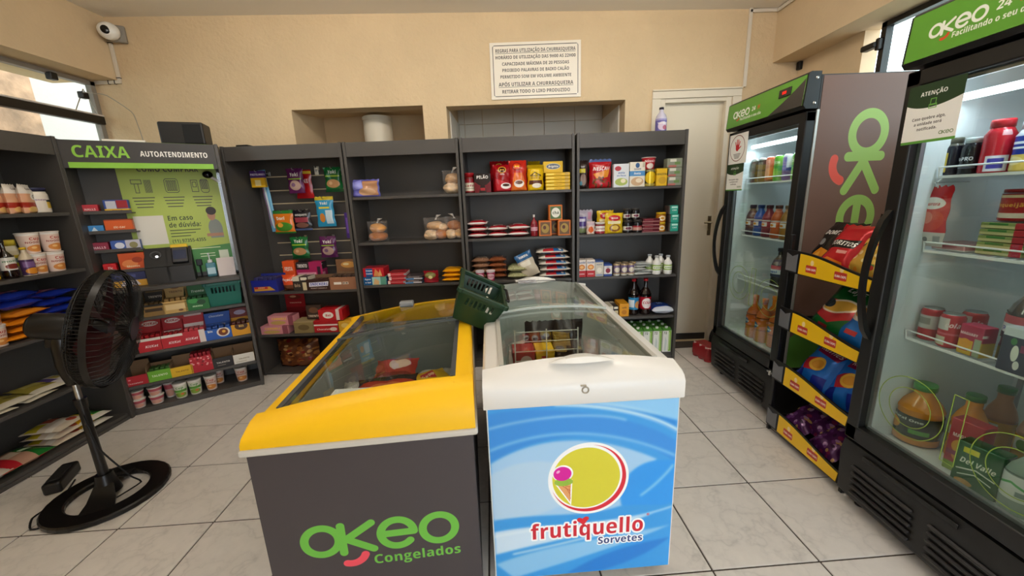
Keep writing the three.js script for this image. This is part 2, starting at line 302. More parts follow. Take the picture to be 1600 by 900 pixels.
// bare tube lamps on the ceiling (above and behind the camera's view)
for (const [x, z, LAMP_DOWN, LAMP_SIDE] of TUBES) {
  const y = 2.775 - 0.022 * (x + 0.45) - 0.005, o = thing('ceiling_lamp', z > 0 ? 'white tube lamp on the ceiling near the entrance' : x < 0 ? 'white tube lamp on the ceiling above the pedestal fan' : 'white tube lamp on the ceiling above the white freezer', 'lamp', [x, y, z], 0);
  part('housing', rb(1.24, 0.03, 0.07, 0.01, 0, -0.015, 0), M.white, o);
  for (const e of [-0.61, 0.61]) part('socket', rb(0.02, 0.06, 0.04, 0.005, e, -0.055, 0), M.white, o);
  part('tube', cyl(0.017, 0.017, 1.2, 0, 0, 0, 20).rotateZ(Math.PI / 2).translate(0, -0.07, 0), new THREE.MeshStandardMaterial({ color: '#ffffff', emissive: '#fff1dc', emissiveIntensity: 2 }), o);
  for (const [ry, dz, dy, rx, k] of [[0, 0, -0.09, -Math.PI / 2, LAMP_DOWN], [0, -0.019, -0.07, 0, LAMP_SIDE], [Math.PI, 0.019, -0.07, 0, LAMP_SIDE]]) { const l = new THREE.RectAreaLight('#fff6ec', k, 1.2, 0.034); l.position.set(0, dy, dz); l.rotation.set(rx, ry, 0); l.castShadow = true; l.name = 'lamp_light'; o.add(l); }
}

// conduits and the security camera
{
  const p = col('#ddd3c2', 0.5), duct = (l) => merge(l);
  const a = solo('cable_conduit', duct([rb(0.024, 0.36, 0.016, 0.003, -3.055, 2.555, WZ + 0.01), rb(0.21, 0.024, 0.016, 0.003, -3.15, 2.372, WZ + 0.01)]), p, 'white cable conduit running down from the wall camera to the window', 'conduit', [0, 0, 0]);
  for (const [x, y, w, h] of [[-3.055, 2.65, 0.03, 0.006], [-3.055, 2.40, 0.03, 0.006], [-3.09, 2.372, 0.006, 0.03], [-3.14, 2.372, 0.006, 0.03]]) part('clip', rb(w, h, 0.02, 0.002, x, y, WZ + 0.011), M.black, a);
  solo('cable_conduit', duct([rb(0.026, 0.56, 0.016, 0.003, 1.935, 2.445, WZ + 0.009), rb(0.21, 0.024, 0.016, 0.003, 2.03, 2.705, WZ + 0.009), rb(0.016, 0.024, 1.6, 0.003, WR - 0.012, 2.70, WZ + 0.82)]), p, 'white cable conduit from the ceiling corner down to the door frame', 'conduit', [0, 0, 0]);
  const cam = thing('security_camera', 'white dome security camera with a black lens in the ceiling corner', 'camera', [-2.98, 2.70, -3.30], R(32));
  part('mount', merge([rb(0.12, 0.12, 0.04, 0.01, 0.03, 0.0, -0.035)]), col('#8d867b', 0.6), cam);
  part('housing', new THREE.SphereGeometry(0.062, 28, 18).scale(1.05, 0.98, 0.85).translate(0, 0, 0.01), col('#f1efe9', 0.3), cam);
  const ln = part('lens', new THREE.SphereGeometry(0.03, 20, 14).scale(1, 1, 0.45).translate(-0.008, -0.004, 0.052), M.blackGloss, cam); part('lens_ring', new THREE.TorusGeometry(0.033, 0.004, 8, 24).translate(-0.008, -0.004, 0.05), M.white, ln);
  solo('hanging_cable', tube([[-3.2, 2.26, -3.2], [-3.05, 2.24, -3.22], [-2.86, 2.1, -3.2], [-2.74, 1.86, -3.1], [-2.72, 1.74, -3.06]], 0.003, 30), col('#a09788', 0.5), 'thin cable hanging down from the window corner', 'cable', [0, 0, 0]);
}
// rules sign
{
  const L = ['REGRAS PARA UTILIZAÇÃO DA CHURRASQUEIRA', 'HORÁRIO DE UTILIZAÇÃO DAS 9H00 AS 22H00', 'CAPACIDADE MÁXIMA DE 20 PESSOAS', 'PROIBIDO PALAVRAS DE BAIXO CALÃO', 'PERMITIDO SOM EM VOLUME AMBIENTE', 'APÓS UTILIZAR A CHURRASQUEIRA', 'RETIRAR TODO O LIXO PRODUZIDO'];
  const m = big(1024, 592, (c, w, h) => {
    c.fillStyle = '#efe6d6'; c.fillRect(0, 0, w, h); c.strokeStyle = '#332d29'; c.lineWidth = 7; c.beginPath(); c.roundRect(34, 32, w - 68, h - 64, 22); c.stroke();
    c.fillStyle = '#2c2624'; c.textAlign = 'center'; c.textBaseline = 'middle';
    [[0.145, 50, 900, 1], [0.26, 46, 906, 0], [0.375, 46, 760, 0], [0.485, 46, 760, 0], [0.6, 46, 810, 0], [0.735, 54, 850, 1], [0.865, 50, 780, 0]].forEach(([y, s, wd, ul], i) => {
      c.font = 'bold ' + s + 'px sans-serif'; const t = c.measureText(L[i]).width; c.save(); c.translate(w / 2, h * y); c.scale(wd / t, 1); c.fillText(L[i], 0, 0); c.restore();
      if (ul) c.fillRect((w - wd) / 2, h * y + s * 0.5, wd, 4);
    });
  });
  const s = solo('wall_sign', rb(0.722, 0.413, 0.006, 0.002), m, 'white rectangular sign with the barbecue rules above the tiled recess', 'sign', [0.254, 2.345, WZ + 0.006]);
  for (const [x, y] of [[-0.33, 0.18], [0.33, 0.18], [-0.33, -0.18], [0.33, -0.18]]) part('screw', cyl(0.004, 0.004, 0.003, 0, 0, 0, 10).rotateX(Math.PI / 2).translate(x, y, 0.004), M.steel, s);
}
// flue pipe standing in the plain recess
{
  const o = thing('flue_pipe', 'thick cream flue pipe standing in the plain recess', 'pipe', [-1.155, 1.0, -3.72]);
  part('pipe', cyl(0.125, 0.125, 1.11, 0, 0.555, 0, 36), col('#d9cfb9', 0.32), o); part('collar', cyl(0.13, 0.13, 0.03, 0, 1.09, 0, 36), col('#cfc4ae', 0.4), o);
}

// ---------------------------------------------------------------- black shelving
const LV = [1.407, 1.062, 0.725, 0.385, 0.068];
function bay(w, dep, levels, label, pos, ry, { back = true, H = 1.8, fascia = 0.1, slat = false, group } = {}) {   // origin at the left front foot; x along the front, z towards the aisle
  const o = thing('shelving_unit', label, 'shelf unit', pos, ry, group), t = 0.02;
  for (const x of [0, w - t]) part('side_panel', worldUV(rb(t, H, dep, 0.002, x + t / 2, H / 2, -dep / 2)), M.shelf, o);
  for (const y of levels) part('shelf_board', worldUV(rb(w - 2 * t, 0.02, dep - 0.03, 0.002, w / 2, y - 0.01, -dep / 2 - 0.005)), M.shelf, o);
  part('top_board', worldUV(rb(w - 2 * t, 0.02, dep - 0.02, 0.002, w / 2, H - 0.02, -dep / 2 - 0.01)), M.shelf, o);
  if (fascia) part('fascia', worldUV(rb(w - 2 * t, fascia, 0.018, 0.002, w / 2, H - fascia / 2 - 0.004, -0.014)), M.shelf, o);
  part('plinth', worldUV(rb(w - 2 * t, levels[levels.length - 1] - 0.02, 0.018, 0.002, w / 2, (levels[levels.length - 1] - 0.02) / 2, -0.02)), M.shelf, o);
  if (back) part('back_panel', worldUV(b2(t, w - t, 0.03, H - 0.01, -dep, -dep + 0.01)), M.shelf, o);
  return o;
}
const BZ = -2.96;
const bays = [[-2.085, -1.205, 'black shelving unit with a slatted back panel and candy'], [-1.195, -0.355, 'black shelving unit holding bagged bread above biscuits'], [-0.345, 0.497, 'black shelving unit holding coffee, sugar and rice'], [0.513, 1.325, 'black shelving unit beside the cream door with cereals and milk cartons']];
const bayObj = bays.map(([a, b, l], i) => bay(b - a, 0.36, i ? LV : [0.70, 0.345, 0.02], l, [a, 0, BZ], 0));
{ // slatted panel of the first unit: boards with a bright groove strip between them
  const o = bayObj[0], w = 0.84, gy = [1.6, 1.49, 1.385, 1.275, 1.165, 1.06, 0.955, 0.85];
  const ys = [1.72, ...gy, 0.72];
  for (let i = 0; i + 1 < ys.length; i++) part('slat', worldUV(b2(0.1, 0.86, ys[i + 1] + 0.0045, ys[i] - 0.0045, -0.345, -0.333)), M.shelf, o);
  for (const y of gy) part('groove_strip', b2(0.1, 0.86, y - 0.0045, y + 0.0045, -0.347, -0.337), col('#d9c6a2', 0.45), o);
}
const LX = -2.60;
bay(0.975, 0.36, [1.372, 1.035, 0.70, 0.36, 0.04], 'black shelving unit along the window wall behind the fan', [LX, 0, -1.40], Math.PI / 2);

// ---------------------------------------------------------------- self-checkout corner unit
const CA = R(33.3), CO = new THREE.Vector3(-2.62, 0, -2.37), CD = new THREE.Vector3(Math.cos(CA), 0, -Math.sin(CA)), CN = new THREE.Vector3(Math.sin(CA), 0, Math.cos(CA));
const cpos = (s, y, off) => [CO.x + CD.x * s + CN.x * off, y, CO.z + CD.z * s + CN.z * off];
{
  const w = 0.77, o = thing('checkout_unit', 'black self-checkout corner unit with a green and white header', 'checkout', CO.toArray(), CA), t = 0.02, H = 1.79, dep = 0.33;
  for (const x of [0, w - t]) part('side_panel', worldUV(rb(t, H, dep, 0.002, x + t / 2, H / 2, -dep / 2)), M.shelf, o);
  for (const y of [0.665, 0.425, 0.205, 0.035]) part('shelf_board', worldUV(rb(w - 2 * t, 0.02, dep - 0.02, 0.002, w / 2, y - 0.01, -dep / 2 - 0.005)), M.shelf, o);
  part('counter', worldUV(rb(w - 2 * t, 0.025, dep + 0.02, 0.004, w / 2, 0.862, -dep / 2 + 0.012)), M.shelf, o);
  part('back_panel', worldUV(b2(t, w - t, 0.02, H - 0.01, -dep, -dep + 0.01)), M.shelf, o);
  part('top_board', worldUV(rb(w - 2 * t, 0.02, dep - 0.02, 0.002, w / 2, H - 0.02, -dep / 2 - 0.01)), M.shelf, o);
  part('plinth', b2(t, w - t, 0, 0.016, -0.03, -0.012), M.shelf, o);
  const hm = big(1024, 200, (c, W, h) => {
    c.fillStyle = '#3b3836'; c.fillRect(0, 0, W, h); c.fillStyle = '#8dc63f'; c.fillRect(30, h * 0.79, W - 62, h * 0.21);
    c.textBaseline = 'middle'; c.textAlign = 'left'; c.font = 'bold 118px sans-serif'; c.save(); c.translate(62, h * 0.40); c.scale(355 / c.measureText('CAIXA').width, 1); c.fillText('CAIXA', 0, 0); c.restore();
    c.fillStyle = '#f3f1ea'; c.font = 'bold 58px sans-serif'; c.save(); c.translate(486, h * 0.44); c.scale(478 / c.measureText('AUTOATENDIMENTO').width, 1); c.fillText('AUTOATENDIMENTO', 0, 0); c.restore();
  });
  part('header_sign', rb(w - 2 * t, 0.16, 0.012, 0.002, w / 2, 1.705, 0.0), hm, o);
  const pm = big(1024, 1140, (c, W, h) => {
    const g = '#4f4b47';
    c.fillStyle = '#b4c75c'; c.fillRect(0, 0, W, h); c.fillStyle = '#4d8f48'; c.beginPath(); c.moveTo(0, h * 0.80); c.lineTo(W, h * 0.74); c.lineTo(W, h); c.lineTo(0, h); c.fill();
    c.fillStyle = g; c.textAlign = 'center'; c.textBaseline = 'middle'; c.font = 'bold 78px sans-serif'; c.fillText('COMO COMPRAR', W * 0.5, 30, W * 0.86);
    c.strokeStyle = g; c.lineWidth = 6;
    for (const [x, k] of [[0.2, 0], [0.5, 1], [0.8, 2]]) {
      c.save(); c.translate(W * x, h * 0.17);
      if (k === 0) { c.strokeRect(-90, -55, 100, 40); c.strokeRect(-62, -15, 36, 90); for (let i = 0; i < 9; i++) c.fillRect(34 + i * 8, -55, 4, 130); } else if (k === 1) { c.beginPath(); c.roundRect(-70, -65, 140, 140, 26); c.stroke(); for (let i = -2; i < 3; i++) c.strokeRect(i * 22 - 6, -46, 12, 100); } else { c.strokeRect(-100, -50, 70, 120); c.strokeRect(-84, -30, 38, 50); c.beginPath(); c.roundRect(0, -60, 90, 140, 30); c.stroke(); for (let i = 0; i < 4; i++) c.strokeRect(10 + i * 19, -50, 10, 90); }
      c.restore(); for (let i = 0; i < 4; i++) c.fillRect(W * x - 110 + i * 8, h * (0.275 + i * 0.028), 220 - i * 20, 9);
    }
    c.fillStyle = '#e9e6da'; c.fillRect(W * 0.05, h * 0.44, 300, 300);
    c.fillStyle = '#3d4a2c'; c.textAlign = 'left'; c.font = 'bold 70px sans-serif'; c.fillText('Em caso', W * 0.38, h * 0.47); c.fillText('de dúvida:', W * 0.38, h * 0.535); for (let i = 0; i < 3; i++) c.fillRect(W * 0.38, h * (0.58 + i * 0.028), 330 - i * 60, 9);
    c.font = 'bold 50px sans-serif'; c.fillText('(11) 97355-4355', W * 0.38, h * 0.685, 380); c.fillStyle = '#e3eab7'; c.fillRect(W * 0.1, h * 0.765, W * 0.78, 9);
    // printed figure in a grey shirt
    c.fillStyle = '#8d948c'; c.beginPath(); c.ellipse(W * 0.87, h * 0.585, 80, 105, 0, 0, 7); c.fill(); c.fillRect(W * 0.80, h * 0.58, 150, 110); c.fillStyle = '#b8876a'; c.beginPath(); c.ellipse(W * 0.85, h * 0.455, 46, 58, 0, 0, 7); c.fill(); c.fillRect(W * 0.76, h * 0.63, 190, 34); c.fillStyle = '#2f241d'; c.beginPath(); c.ellipse(W * 0.855, h * 0.415, 58, 44, 0, 0, 7); c.fill();
    c.fillStyle = '#dfe6cf'; c.fillRect(W * 0.85, h * 0.80, 110, 110); c.fillStyle = '#d9e6c2'; for (let i = 0; i < 2; i++) c.fillRect(W * 0.64, h * (0.82 + i * 0.025), 170, 9);
    wordmark(c, W * 0.05, h * 0.85, 130, '#e8eed8', null);
  });
  part('poster', rb(0.53, 0.75, 0.004, 0.001, 0.46, 1.285, -0.2), pm, o);
  part('poster_backing', b2(0.02, 0.75, 0.88, 1.66, -0.212, -0.203), M.shelf, o);
  for (const y of [1.36, 1.236, 1.115, 0.977]) { const sh = part('small_shelf', rb(0.225, 0.008, 0.1, 0.002, 0.13, y - 0.004, -0.15), M.shelf, o); part('lip', rb(0.225, 0.02, 0.004, 0.001, 0.13, y + 0.004, -0.1), M.shelf, sh); }
  part('acrylic_strip', b2(0.725, 0.745, 0.9, 1.62, -0.16, -0.155), M.film, o);
}

// ---------------------------------------------------------------- chest freezers
function chestFreezer(o, W, L, yr, topY, m) {     // origin at the left front foot, front at z = 0
  const t = 0.05, fl = 0.3;
  part('cabinet', merge([b2(0, W, 0.05, yr, -t, 0), b2(0, W, 0.05, yr, -L, -L + t), b2(0, t, 0.05, yr, -L + t, -t), b2(W - t, W, 0.05, yr, -L + t, -t), b2(t, W - t, 0.05, fl - 0.02, -L + t, -t)]), m.body, o);
  part('liner', merge([b2(t, W - t, 0.12, yr + 0.01, -t - 0.008, -t), b2(t, W - t, 0.12, yr + 0.01, -L + t, -L + t + 0.008), b2(t, t + 0.008, 0.12, yr + 0.01, -L + t, -t), b2(W - t - 0.008, W - t, 0.12, yr + 0.01, -L + t, -t), b2(t, W - t, fl - 0.02, fl, -L + t, -t)]), m.liner, o);
  for (const [x, z] of [[0.06, -0.08], [W - 0.06, -0.08], [0.06, -L + 0.08], [W - 0.06, -L + 0.08]]) part('castor', cyl(0.025, 0.025, 0.03, 0, 0, 0, 16).rotateZ(Math.PI / 2).translate(x, 0.025, z), M.rubber, o);
  const n = 16, e = 0.008, lid = [], nearS = [], farS = [];
  const end = (x, dir) => {   // section of an end cap at x, dir 1 near, -1 far
    const y = topY(x), z0 = dir > 0 ? e : -L - e, k = m.reach;
    const p = m.nose(y, x).map(([a, b]) => [x, b, z0 - dir * a]);
    return p;
  };
  for (let i = 0; i <= n; i++) { const x = -e + (W + 2 * e) * i / n; nearS.push(end(x, 1)); farS.push(end(x, -1)); }
  part('front_cover', loft(nearS, true, 0.9), m.lid, o); part('rear_cover', loft(farS, true, 0.9), m.lid, o);
  const rail = (x0, x1, side) => { const yl = topY(side < 0 ? 0 : W); return loft([-L + 0.06, -0.06].map((z) => (side < 0 ? [[x0, yr - 0.005, z], [x0, yl - 0.012, z], [x0 + 0.012, yl, z], [x1, yl + 0.004, z], [x1, yl - 0.03, z], [x1 - 0.015, yr - 0.005, z]] : [[x1, yr - 0.005, z], [x0 + 0.015, yr - 0.005, z], [x0, yl - 0.03, z], [x0, yl + 0.004, z], [x1 - 0.012, yl, z], [x1, yl - 0.012, z]])), true, 0.9); };
  part('side_rail', rail(-e, 0.052, -1), m.lid, o); part('side_rail', rail(W - 0.052, W + e, 1), m.lid, o);
  for (const x of [0.055, W - 0.055]) part('glass_track', b2(x - 0.008, x + 0.008, topY(x) - 0.014, topY(x) + 0.006, -L + m.reach, -m.reach), m.track, o);
  const zn = -m.reach + 0.01, zf = -L + m.reach - 0.01, zm = zn + (zf - zn) * m.split;
  const pane = (z0, z1, dy) => sheet((u, v) => { const x = 0.05 + (W - 0.1) * u; return [x, topY(x) + dy, z0 + (z1 - z0) * v]; }, 16, 2);
  const p1 = part('glass_pane', pane(zn, zm - 0.04, 0.002), M.glass, o), p2 = part('glass_pane', pane(zm + 0.03, zf, 0.013), M.glass, o);
  const edge = (z, dy) => loft(Array.from({ length: 17 }, (_, i) => { const x = 0.05 + (W - 0.1) * i / 16, y = topY(x) + dy; return [[x, y - 0.005, z - 0.006], [x, y + 0.004, z - 0.006], [x, y + 0.004, z + 0.006], [x, y - 0.005, z + 0.006]]; }), true, 0.5);
  part('pane_edge', edge(zm - 0.04, 0.004), m.edge, p1); part('pane_edge', edge(zm + 0.03, 0.015), m.edge, p2);
  return { zm, zn, zf };
}
const sheetPrint = (w, h, m) => new THREE.BoxGeometry(w, h, 0.0016);
// yellow-topped freezer
const yTop = (W) => (x) => 0.735 + 0.07 * (1 - Math.pow(1 - Math.min(1, Math.max(0, x / W)), 2));
const YO = [-0.775, 0, -0.965], YA = R(6), YW = 0.645, YL = 1.18;
const yellowFreezer = thing('chest_freezer', 'chest freezer with a yellow rim, curved sliding glass and dark grey wrap', 'freezer', YO, YA);
{
  const o = yellowFreezer, W = YW, ty = yTop(W), yel = new THREE.MeshPhysicalMaterial({ color: '#ffc600', roughness: 0.5, roughnessMap: null, side: THREE.DoubleSide });
  const r = chestFreezer(o, W, YL, 0.685, ty, {
    body: col('#3a3537', 0.5), liner: col('#9aa09c', 0.5), lid: yel, track: col('#54575b', 0.45, 0.3), edge: col('#5d625f', 0.4), reach: 0.105, split: 0.62,
    nose: (y) => { const h = y - 0.685; return [[0, 0.685], [0, 0.685 + h * 0.35], [0.012, 0.685 + h * 0.62], [0.045, 0.685 + h * 0.9], [0.07, y + 0.004], [0.108, y + 0.006], [0.108, y - 0.03], [0.06, 0.685]]; },
  });
  part('rim_trim', merge([rb(W + 0.03, 0.022, 0.03, 0.008, W / 2, 0.678, 0.0), rb(W + 0.03, 0.022, 0.03, 0.008, W / 2, 0.678, -YL), rb(0.03, 0.022, YL, 0.008, 0, 0.678, -YL / 2), rb(0.03, 0.022, YL, 0.008, W, 0.678, -YL / 2)]), col('#cfc9bd', 0.4), o);
  const pm = big(1024, 1024, (c, w, h) => {
    c.fillStyle = '#453e40'; c.fillRect(0, 0, w, h);
    wordmark(c, w * 0.15, h * 0.425, 202, '#6fbe44', '#f4505f'); c.fillStyle = '#6fbe44'; c.font = 'bold 78px sans-serif'; c.textAlign = 'left'; c.textBaseline = 'middle'; c.save(); c.translate(w * 0.475, h * 0.672); c.scale(440 / c.measureText('Congelados').width, 1); c.fillText('Congelados', 0, 0); c.restore();
  }, 0.42);
  part('front_wrap', sheetPrint(W - 0.004, 0.61, pm).translate(W / 2, 0.36, 0.0012), pm, o);
  part('handle', merge([rb(0.075, 0.03, 0.05, 0.008, 0.3, ty(0.3) + 0.02, -YL + 0.1)]), col('#8d8f90', 0.4), o);
}
// white freezer with the ice cream print
const WO = [-0.095, 0, -1.085], WA = R(3), WW = 0.622, WLn = 1.34;
const whiteFreezer = thing('chest_freezer', 'white chest freezer with curved sliding glass and blue ice cream print', 'freezer', WO, WA);
{
  const o = whiteFreezer, W = WW, ty = (x) => 0.808 + 0.03 * (1 - Math.pow(2 * Math.min(1, Math.max(0, x / W)) - 1, 2)), lid = col('#e9e6e0', 0.3);
  const r = chestFreezer(o, W, WLn, 0.72, ty, {
    body: col('#e4e2dc', 0.45), liner: col('#c9d0ca', 0.45), lid, track: col('#b9b6ac', 0.4), edge: col('#cfd8d2', 0.25), reach: 0.08, split: 0.5,
    nose: (y) => [[0, 0.715], [-0.004, 0.72], [-0.004, 0.775], [0.006, 0.79], [0.022, 0.8 + (y - 0.808) * 0.35], [0.05, y - 0.004], [0.085, y + 0.004], [0.085, y - 0.03], [0.07, 0.72]],
  });
  const hz = r.zn + 0.03;
  part('handle', loft(Array.from({ length: 13 }, (_, i) => { const u = i / 12, x = W * (0.33 + 0.34 * u), b = Math.sin(Math.PI * u), y = ty(x) + 0.004; return [[x, y, hz + 0.02 * b + 0.004], [x, y + 0.016 * b, hz + 0.012 * b], [x, y + 0.014 * b, hz - 0.022 * b], [x, y, hz - 0.03 * b - 0.002]]; }), true, 0.9), col('#f1efe9', 0.25), o);
  part('handle', loft(Array.from({ length: 13 }, (_, i) => { const u = i / 12, x = W * (0.3 + 0.4 * u), b = Math.sin(Math.PI * u), y = ty(x) + 0.014, z = r.zf + 0.0; return [[x, y, z + 0.02], [x, y + 0.018 * b, z + 0.012], [x, y + 0.016 * b, z - 0.02], [x, y, z - 0.03]]; }), true, 0.9), col('#f1efe9', 0.25), o);
  part('lock', merge([new THREE.TorusGeometry(0.01, 0.0025, 8, 18).translate(W * 0.5, 0.765, 0.013), rb(0.018, 0.004, 0.006, 0.001, W * 0.49, 0.78, 0.012)]), col('#a9a08e', 0.4, 0.4), o);
  const pm = big(1024, 1100, (c, w, h) => {
    c.fillStyle = '#3fa0ea'; c.fillRect(0, 0, w, h);
    const swoosh = (pts, colr, lw) => { c.strokeStyle = colr; c.lineWidth = lw; c.lineCap = 'round'; c.beginPath(); c.moveTo(pts[0], pts[1]); c.bezierCurveTo(...pts.slice(2)); c.stroke(); };
    const blob = (pts, colr) => { c.fillStyle = colr; c.beginPath(); c.moveTo(pts[0][0] * w, pts[0][1] * h); for (const p of pts.slice(1)) c.bezierCurveTo(p[0] * w, p[1] * h, p[2] * w, p[3] * h, p[4] * w, p[5] * h); c.closePath(); c.fill(); };
    c.filter = 'blur(7px)';   // the print itself has soft-edged waves
    blob([[0, 0], [0.4, -0.02, 0.8, 0.05, 1, 0.2], [1, 0.1, 1, 0.05, 1, 0], [0.7, 0, 0.3, 0, 0, 0]], '#a8d8f8');
    blob([[0.55, 0], [0.75, 0.03, 0.9, 0.08, 1, 0.14], [1, 0.1, 1, 0.05, 1, 0], [0.8, 0, 0.7, 0, 0.55, 0]], '#8ecbf6');
    blob([[0.3, 0.0], [0.6, 0.02, 0.85, 0.09, 1, 0.2], [1, 0.18, 1, 0.16, 1, 0.13], [0.8, 0.06, 0.6, 0.02, 0.45, 0]], '#2f8fe4');
    blob([[0, 0.03], [0.25, 0, 0.7, 0.05, 1, 0.24], [1, 0.34, 1, 0.36, 1, 0.36], [0.7, 0.14, 0.3, 0.12, 0, 0.3]], '#3a93e6');
    blob([[0, 0.3], [0.25, 0.16, 0.55, 0.16, 0.9, 0.34], [0.8, 0.45, 0.8, 0.5, 0.95, 0.62], [0.6, 0.72, 0.3, 0.66, 0, 0.64]], '#a6d0f2');
    blob([[0, 0.36], [0.2, 0.26, 0.4, 0.3, 0.5, 0.42], [0.45, 0.6, 0.2, 0.64, 0, 0.62]], '#b9d8f0');
    blob([[1, 0.36], [0.8, 0.3, 0.65, 0.45, 0.72, 0.62], [0.8, 0.66, 0.9, 0.65, 1, 0.6]], '#2f9bf0');
    blob([[0, 0.63], [0.3, 0.6, 0.5, 0.66, 0.7, 0.6], [0.85, 0.6, 0.95, 0.62, 1, 0.62], [1, 0.8, 1, 0.95, 1, 1], [0.6, 1, 0.3, 1, 0, 1]], '#3b9fe9');
    blob([[0, 0.70], [0.3, 0.66, 0.5, 0.72, 0.9, 0.66], [0.6, 0.76, 0.3, 0.78, 0, 0.84]], '#d2e8f8'); blob([[0, 0.9], [0.3, 0.8, 0.6, 0.8, 1, 0.74], [0.7, 0.86, 0.4, 0.92, 0.1, 1]], '#8fcaf3'); blob([[0.4, 1], [0.6, 0.88, 0.8, 0.84, 1, 0.82], [0.9, 0.9, 0.8, 0.95, 0.6, 1]], '#2784dd');
    swoosh([0, 120, w * 0.3, 50, w * 0.6, 70, w * 0.72, 120], '#a7d8f8', 9); swoosh([0, 250, w * 0.35, 110, w * 0.7, 190, w, 360], '#7fc4f4', 14); swoosh([w * 0.35, 5, w * 0.6, 20, w * 0.85, 90, w, 200], '#d5effc', 16); swoosh([0, 800, w * 0.4, 740, w * 0.7, 790, w, 690], '#eaf6fd', 8); swoosh([w * 0.82, 600, w * 0.86, 570, w * 0.94, 500, w * 0.99, 420], '#8fd0f7', 14); swoosh([w * 0.1, 930, w * 0.3, 900, w * 0.5, 860, w * 0.66, 830], '#eef7fc', 10);
    c.filter = 'none';
    // round badge: white rim, yellow field, red sweep at the right, ice cream cone in front
    const cx = w * 0.525, cy = h * 0.425, r0 = w * 0.213;
    c.fillStyle = '#fdfdfb'; c.beginPath(); c.arc(cx, cy, r0 * 1.04, 0, 7); c.fill(); c.fillStyle = '#dd2637'; c.beginPath(); c.arc(cx, cy, r0 * 0.97, 0, 7); c.fill(); c.fillStyle = '#fdfdfb'; c.beginPath(); c.arc(cx - r0 * 0.06, cy - r0 * 0.05, r0 * 0.93, 0, 7); c.fill(); c.fillStyle = '#ddd436'; c.beginPath(); c.arc(cx - r0 * 0.06, cy - r0 * 0.03, r0 * 0.87, 0, 7); c.fill();
    const ix = cx - r0 * 0.68, iy = cy - r0 * 0.08;
    c.strokeStyle = '#ffffff'; c.lineWidth = 14; c.beginPath(); c.moveTo(ix - 34, iy + 30); c.lineTo(ix + 44, iy + 158); c.lineTo(ix + 50, iy + 20); c.closePath(); c.stroke(); c.fillStyle = '#e9a566'; c.fill();
    c.strokeStyle = '#c9622f'; c.lineWidth = 3; for (let i = 0; i < 4; i++) { c.beginPath(); c.moveTo(ix - 20 + i * 20, iy + 40 + i * 10); c.lineTo(ix + 46, iy + 60 + i * 26); c.stroke(); }
    c.fillStyle = '#ffffff'; c.beginPath(); c.ellipse(ix + 4, iy - 28, 58, 52, 0, 0, 7); c.fill(); c.fillStyle = '#9bbf3f'; c.beginPath(); c.ellipse(ix + 8, iy + 26, 52, 26, 0, 0, 7); c.fill(); c.fillStyle = '#e0119d'; c.beginPath(); c.ellipse(ix + 2, iy - 26, 50, 44, 0, 0, 7); c.fill(); c.fillStyle = '#f8b6de'; c.beginPath(); c.ellipse(ix - 22, iy - 40, 12, 8, -0.7, 0, 7); c.fill();
    // word mark
    c.textAlign = 'left'; c.textBaseline = 'alphabetic'; c.lineJoin = 'round';
    const txt = (t, x, y, size, wd, ink, halo, rot) => { c.save(); c.translate(x, y); c.rotate(rot); c.font = 'bold ' + size + 'px sans-serif'; c.scale(wd / c.measureText(t).width, 1); c.strokeStyle = '#ffffff'; c.lineWidth = halo; c.strokeText(t, 0, 0); c.fillStyle = ink; c.fillText(t, 0, 0); c.restore(); };
    txt('frutiquello', w * 0.2, h * 0.765, 138, w * 0.645, '#d3202f', 22, 0.0); txt('Sorvetes', w * 0.58, h * 0.826, 66, w * 0.26, '#32407a', 14, 0.0);
    c.fillStyle = '#e2202f'; c.beginPath(); c.ellipse(w * 0.48, h * 0.668, 20, 15, 0.5, 0, 7); c.ellipse(w * 0.51, h * 0.663, 20, 15, -0.5, 0, 7); c.fill(); c.beginPath(); c.moveTo(w * 0.465, h * 0.671); c.lineTo(w * 0.498, h * 0.7); c.lineTo(w * 0.525, h * 0.666); c.fill(); c.font = 'bold 24px sans-serif'; c.fillText('®', w * 0.855, h * 0.672);
  }, 0.35);
  part('front_wrap', sheetPrint(W - 0.008, 0.665, pm).translate(W / 2, 0.385, 0.0012), pm, o);
}

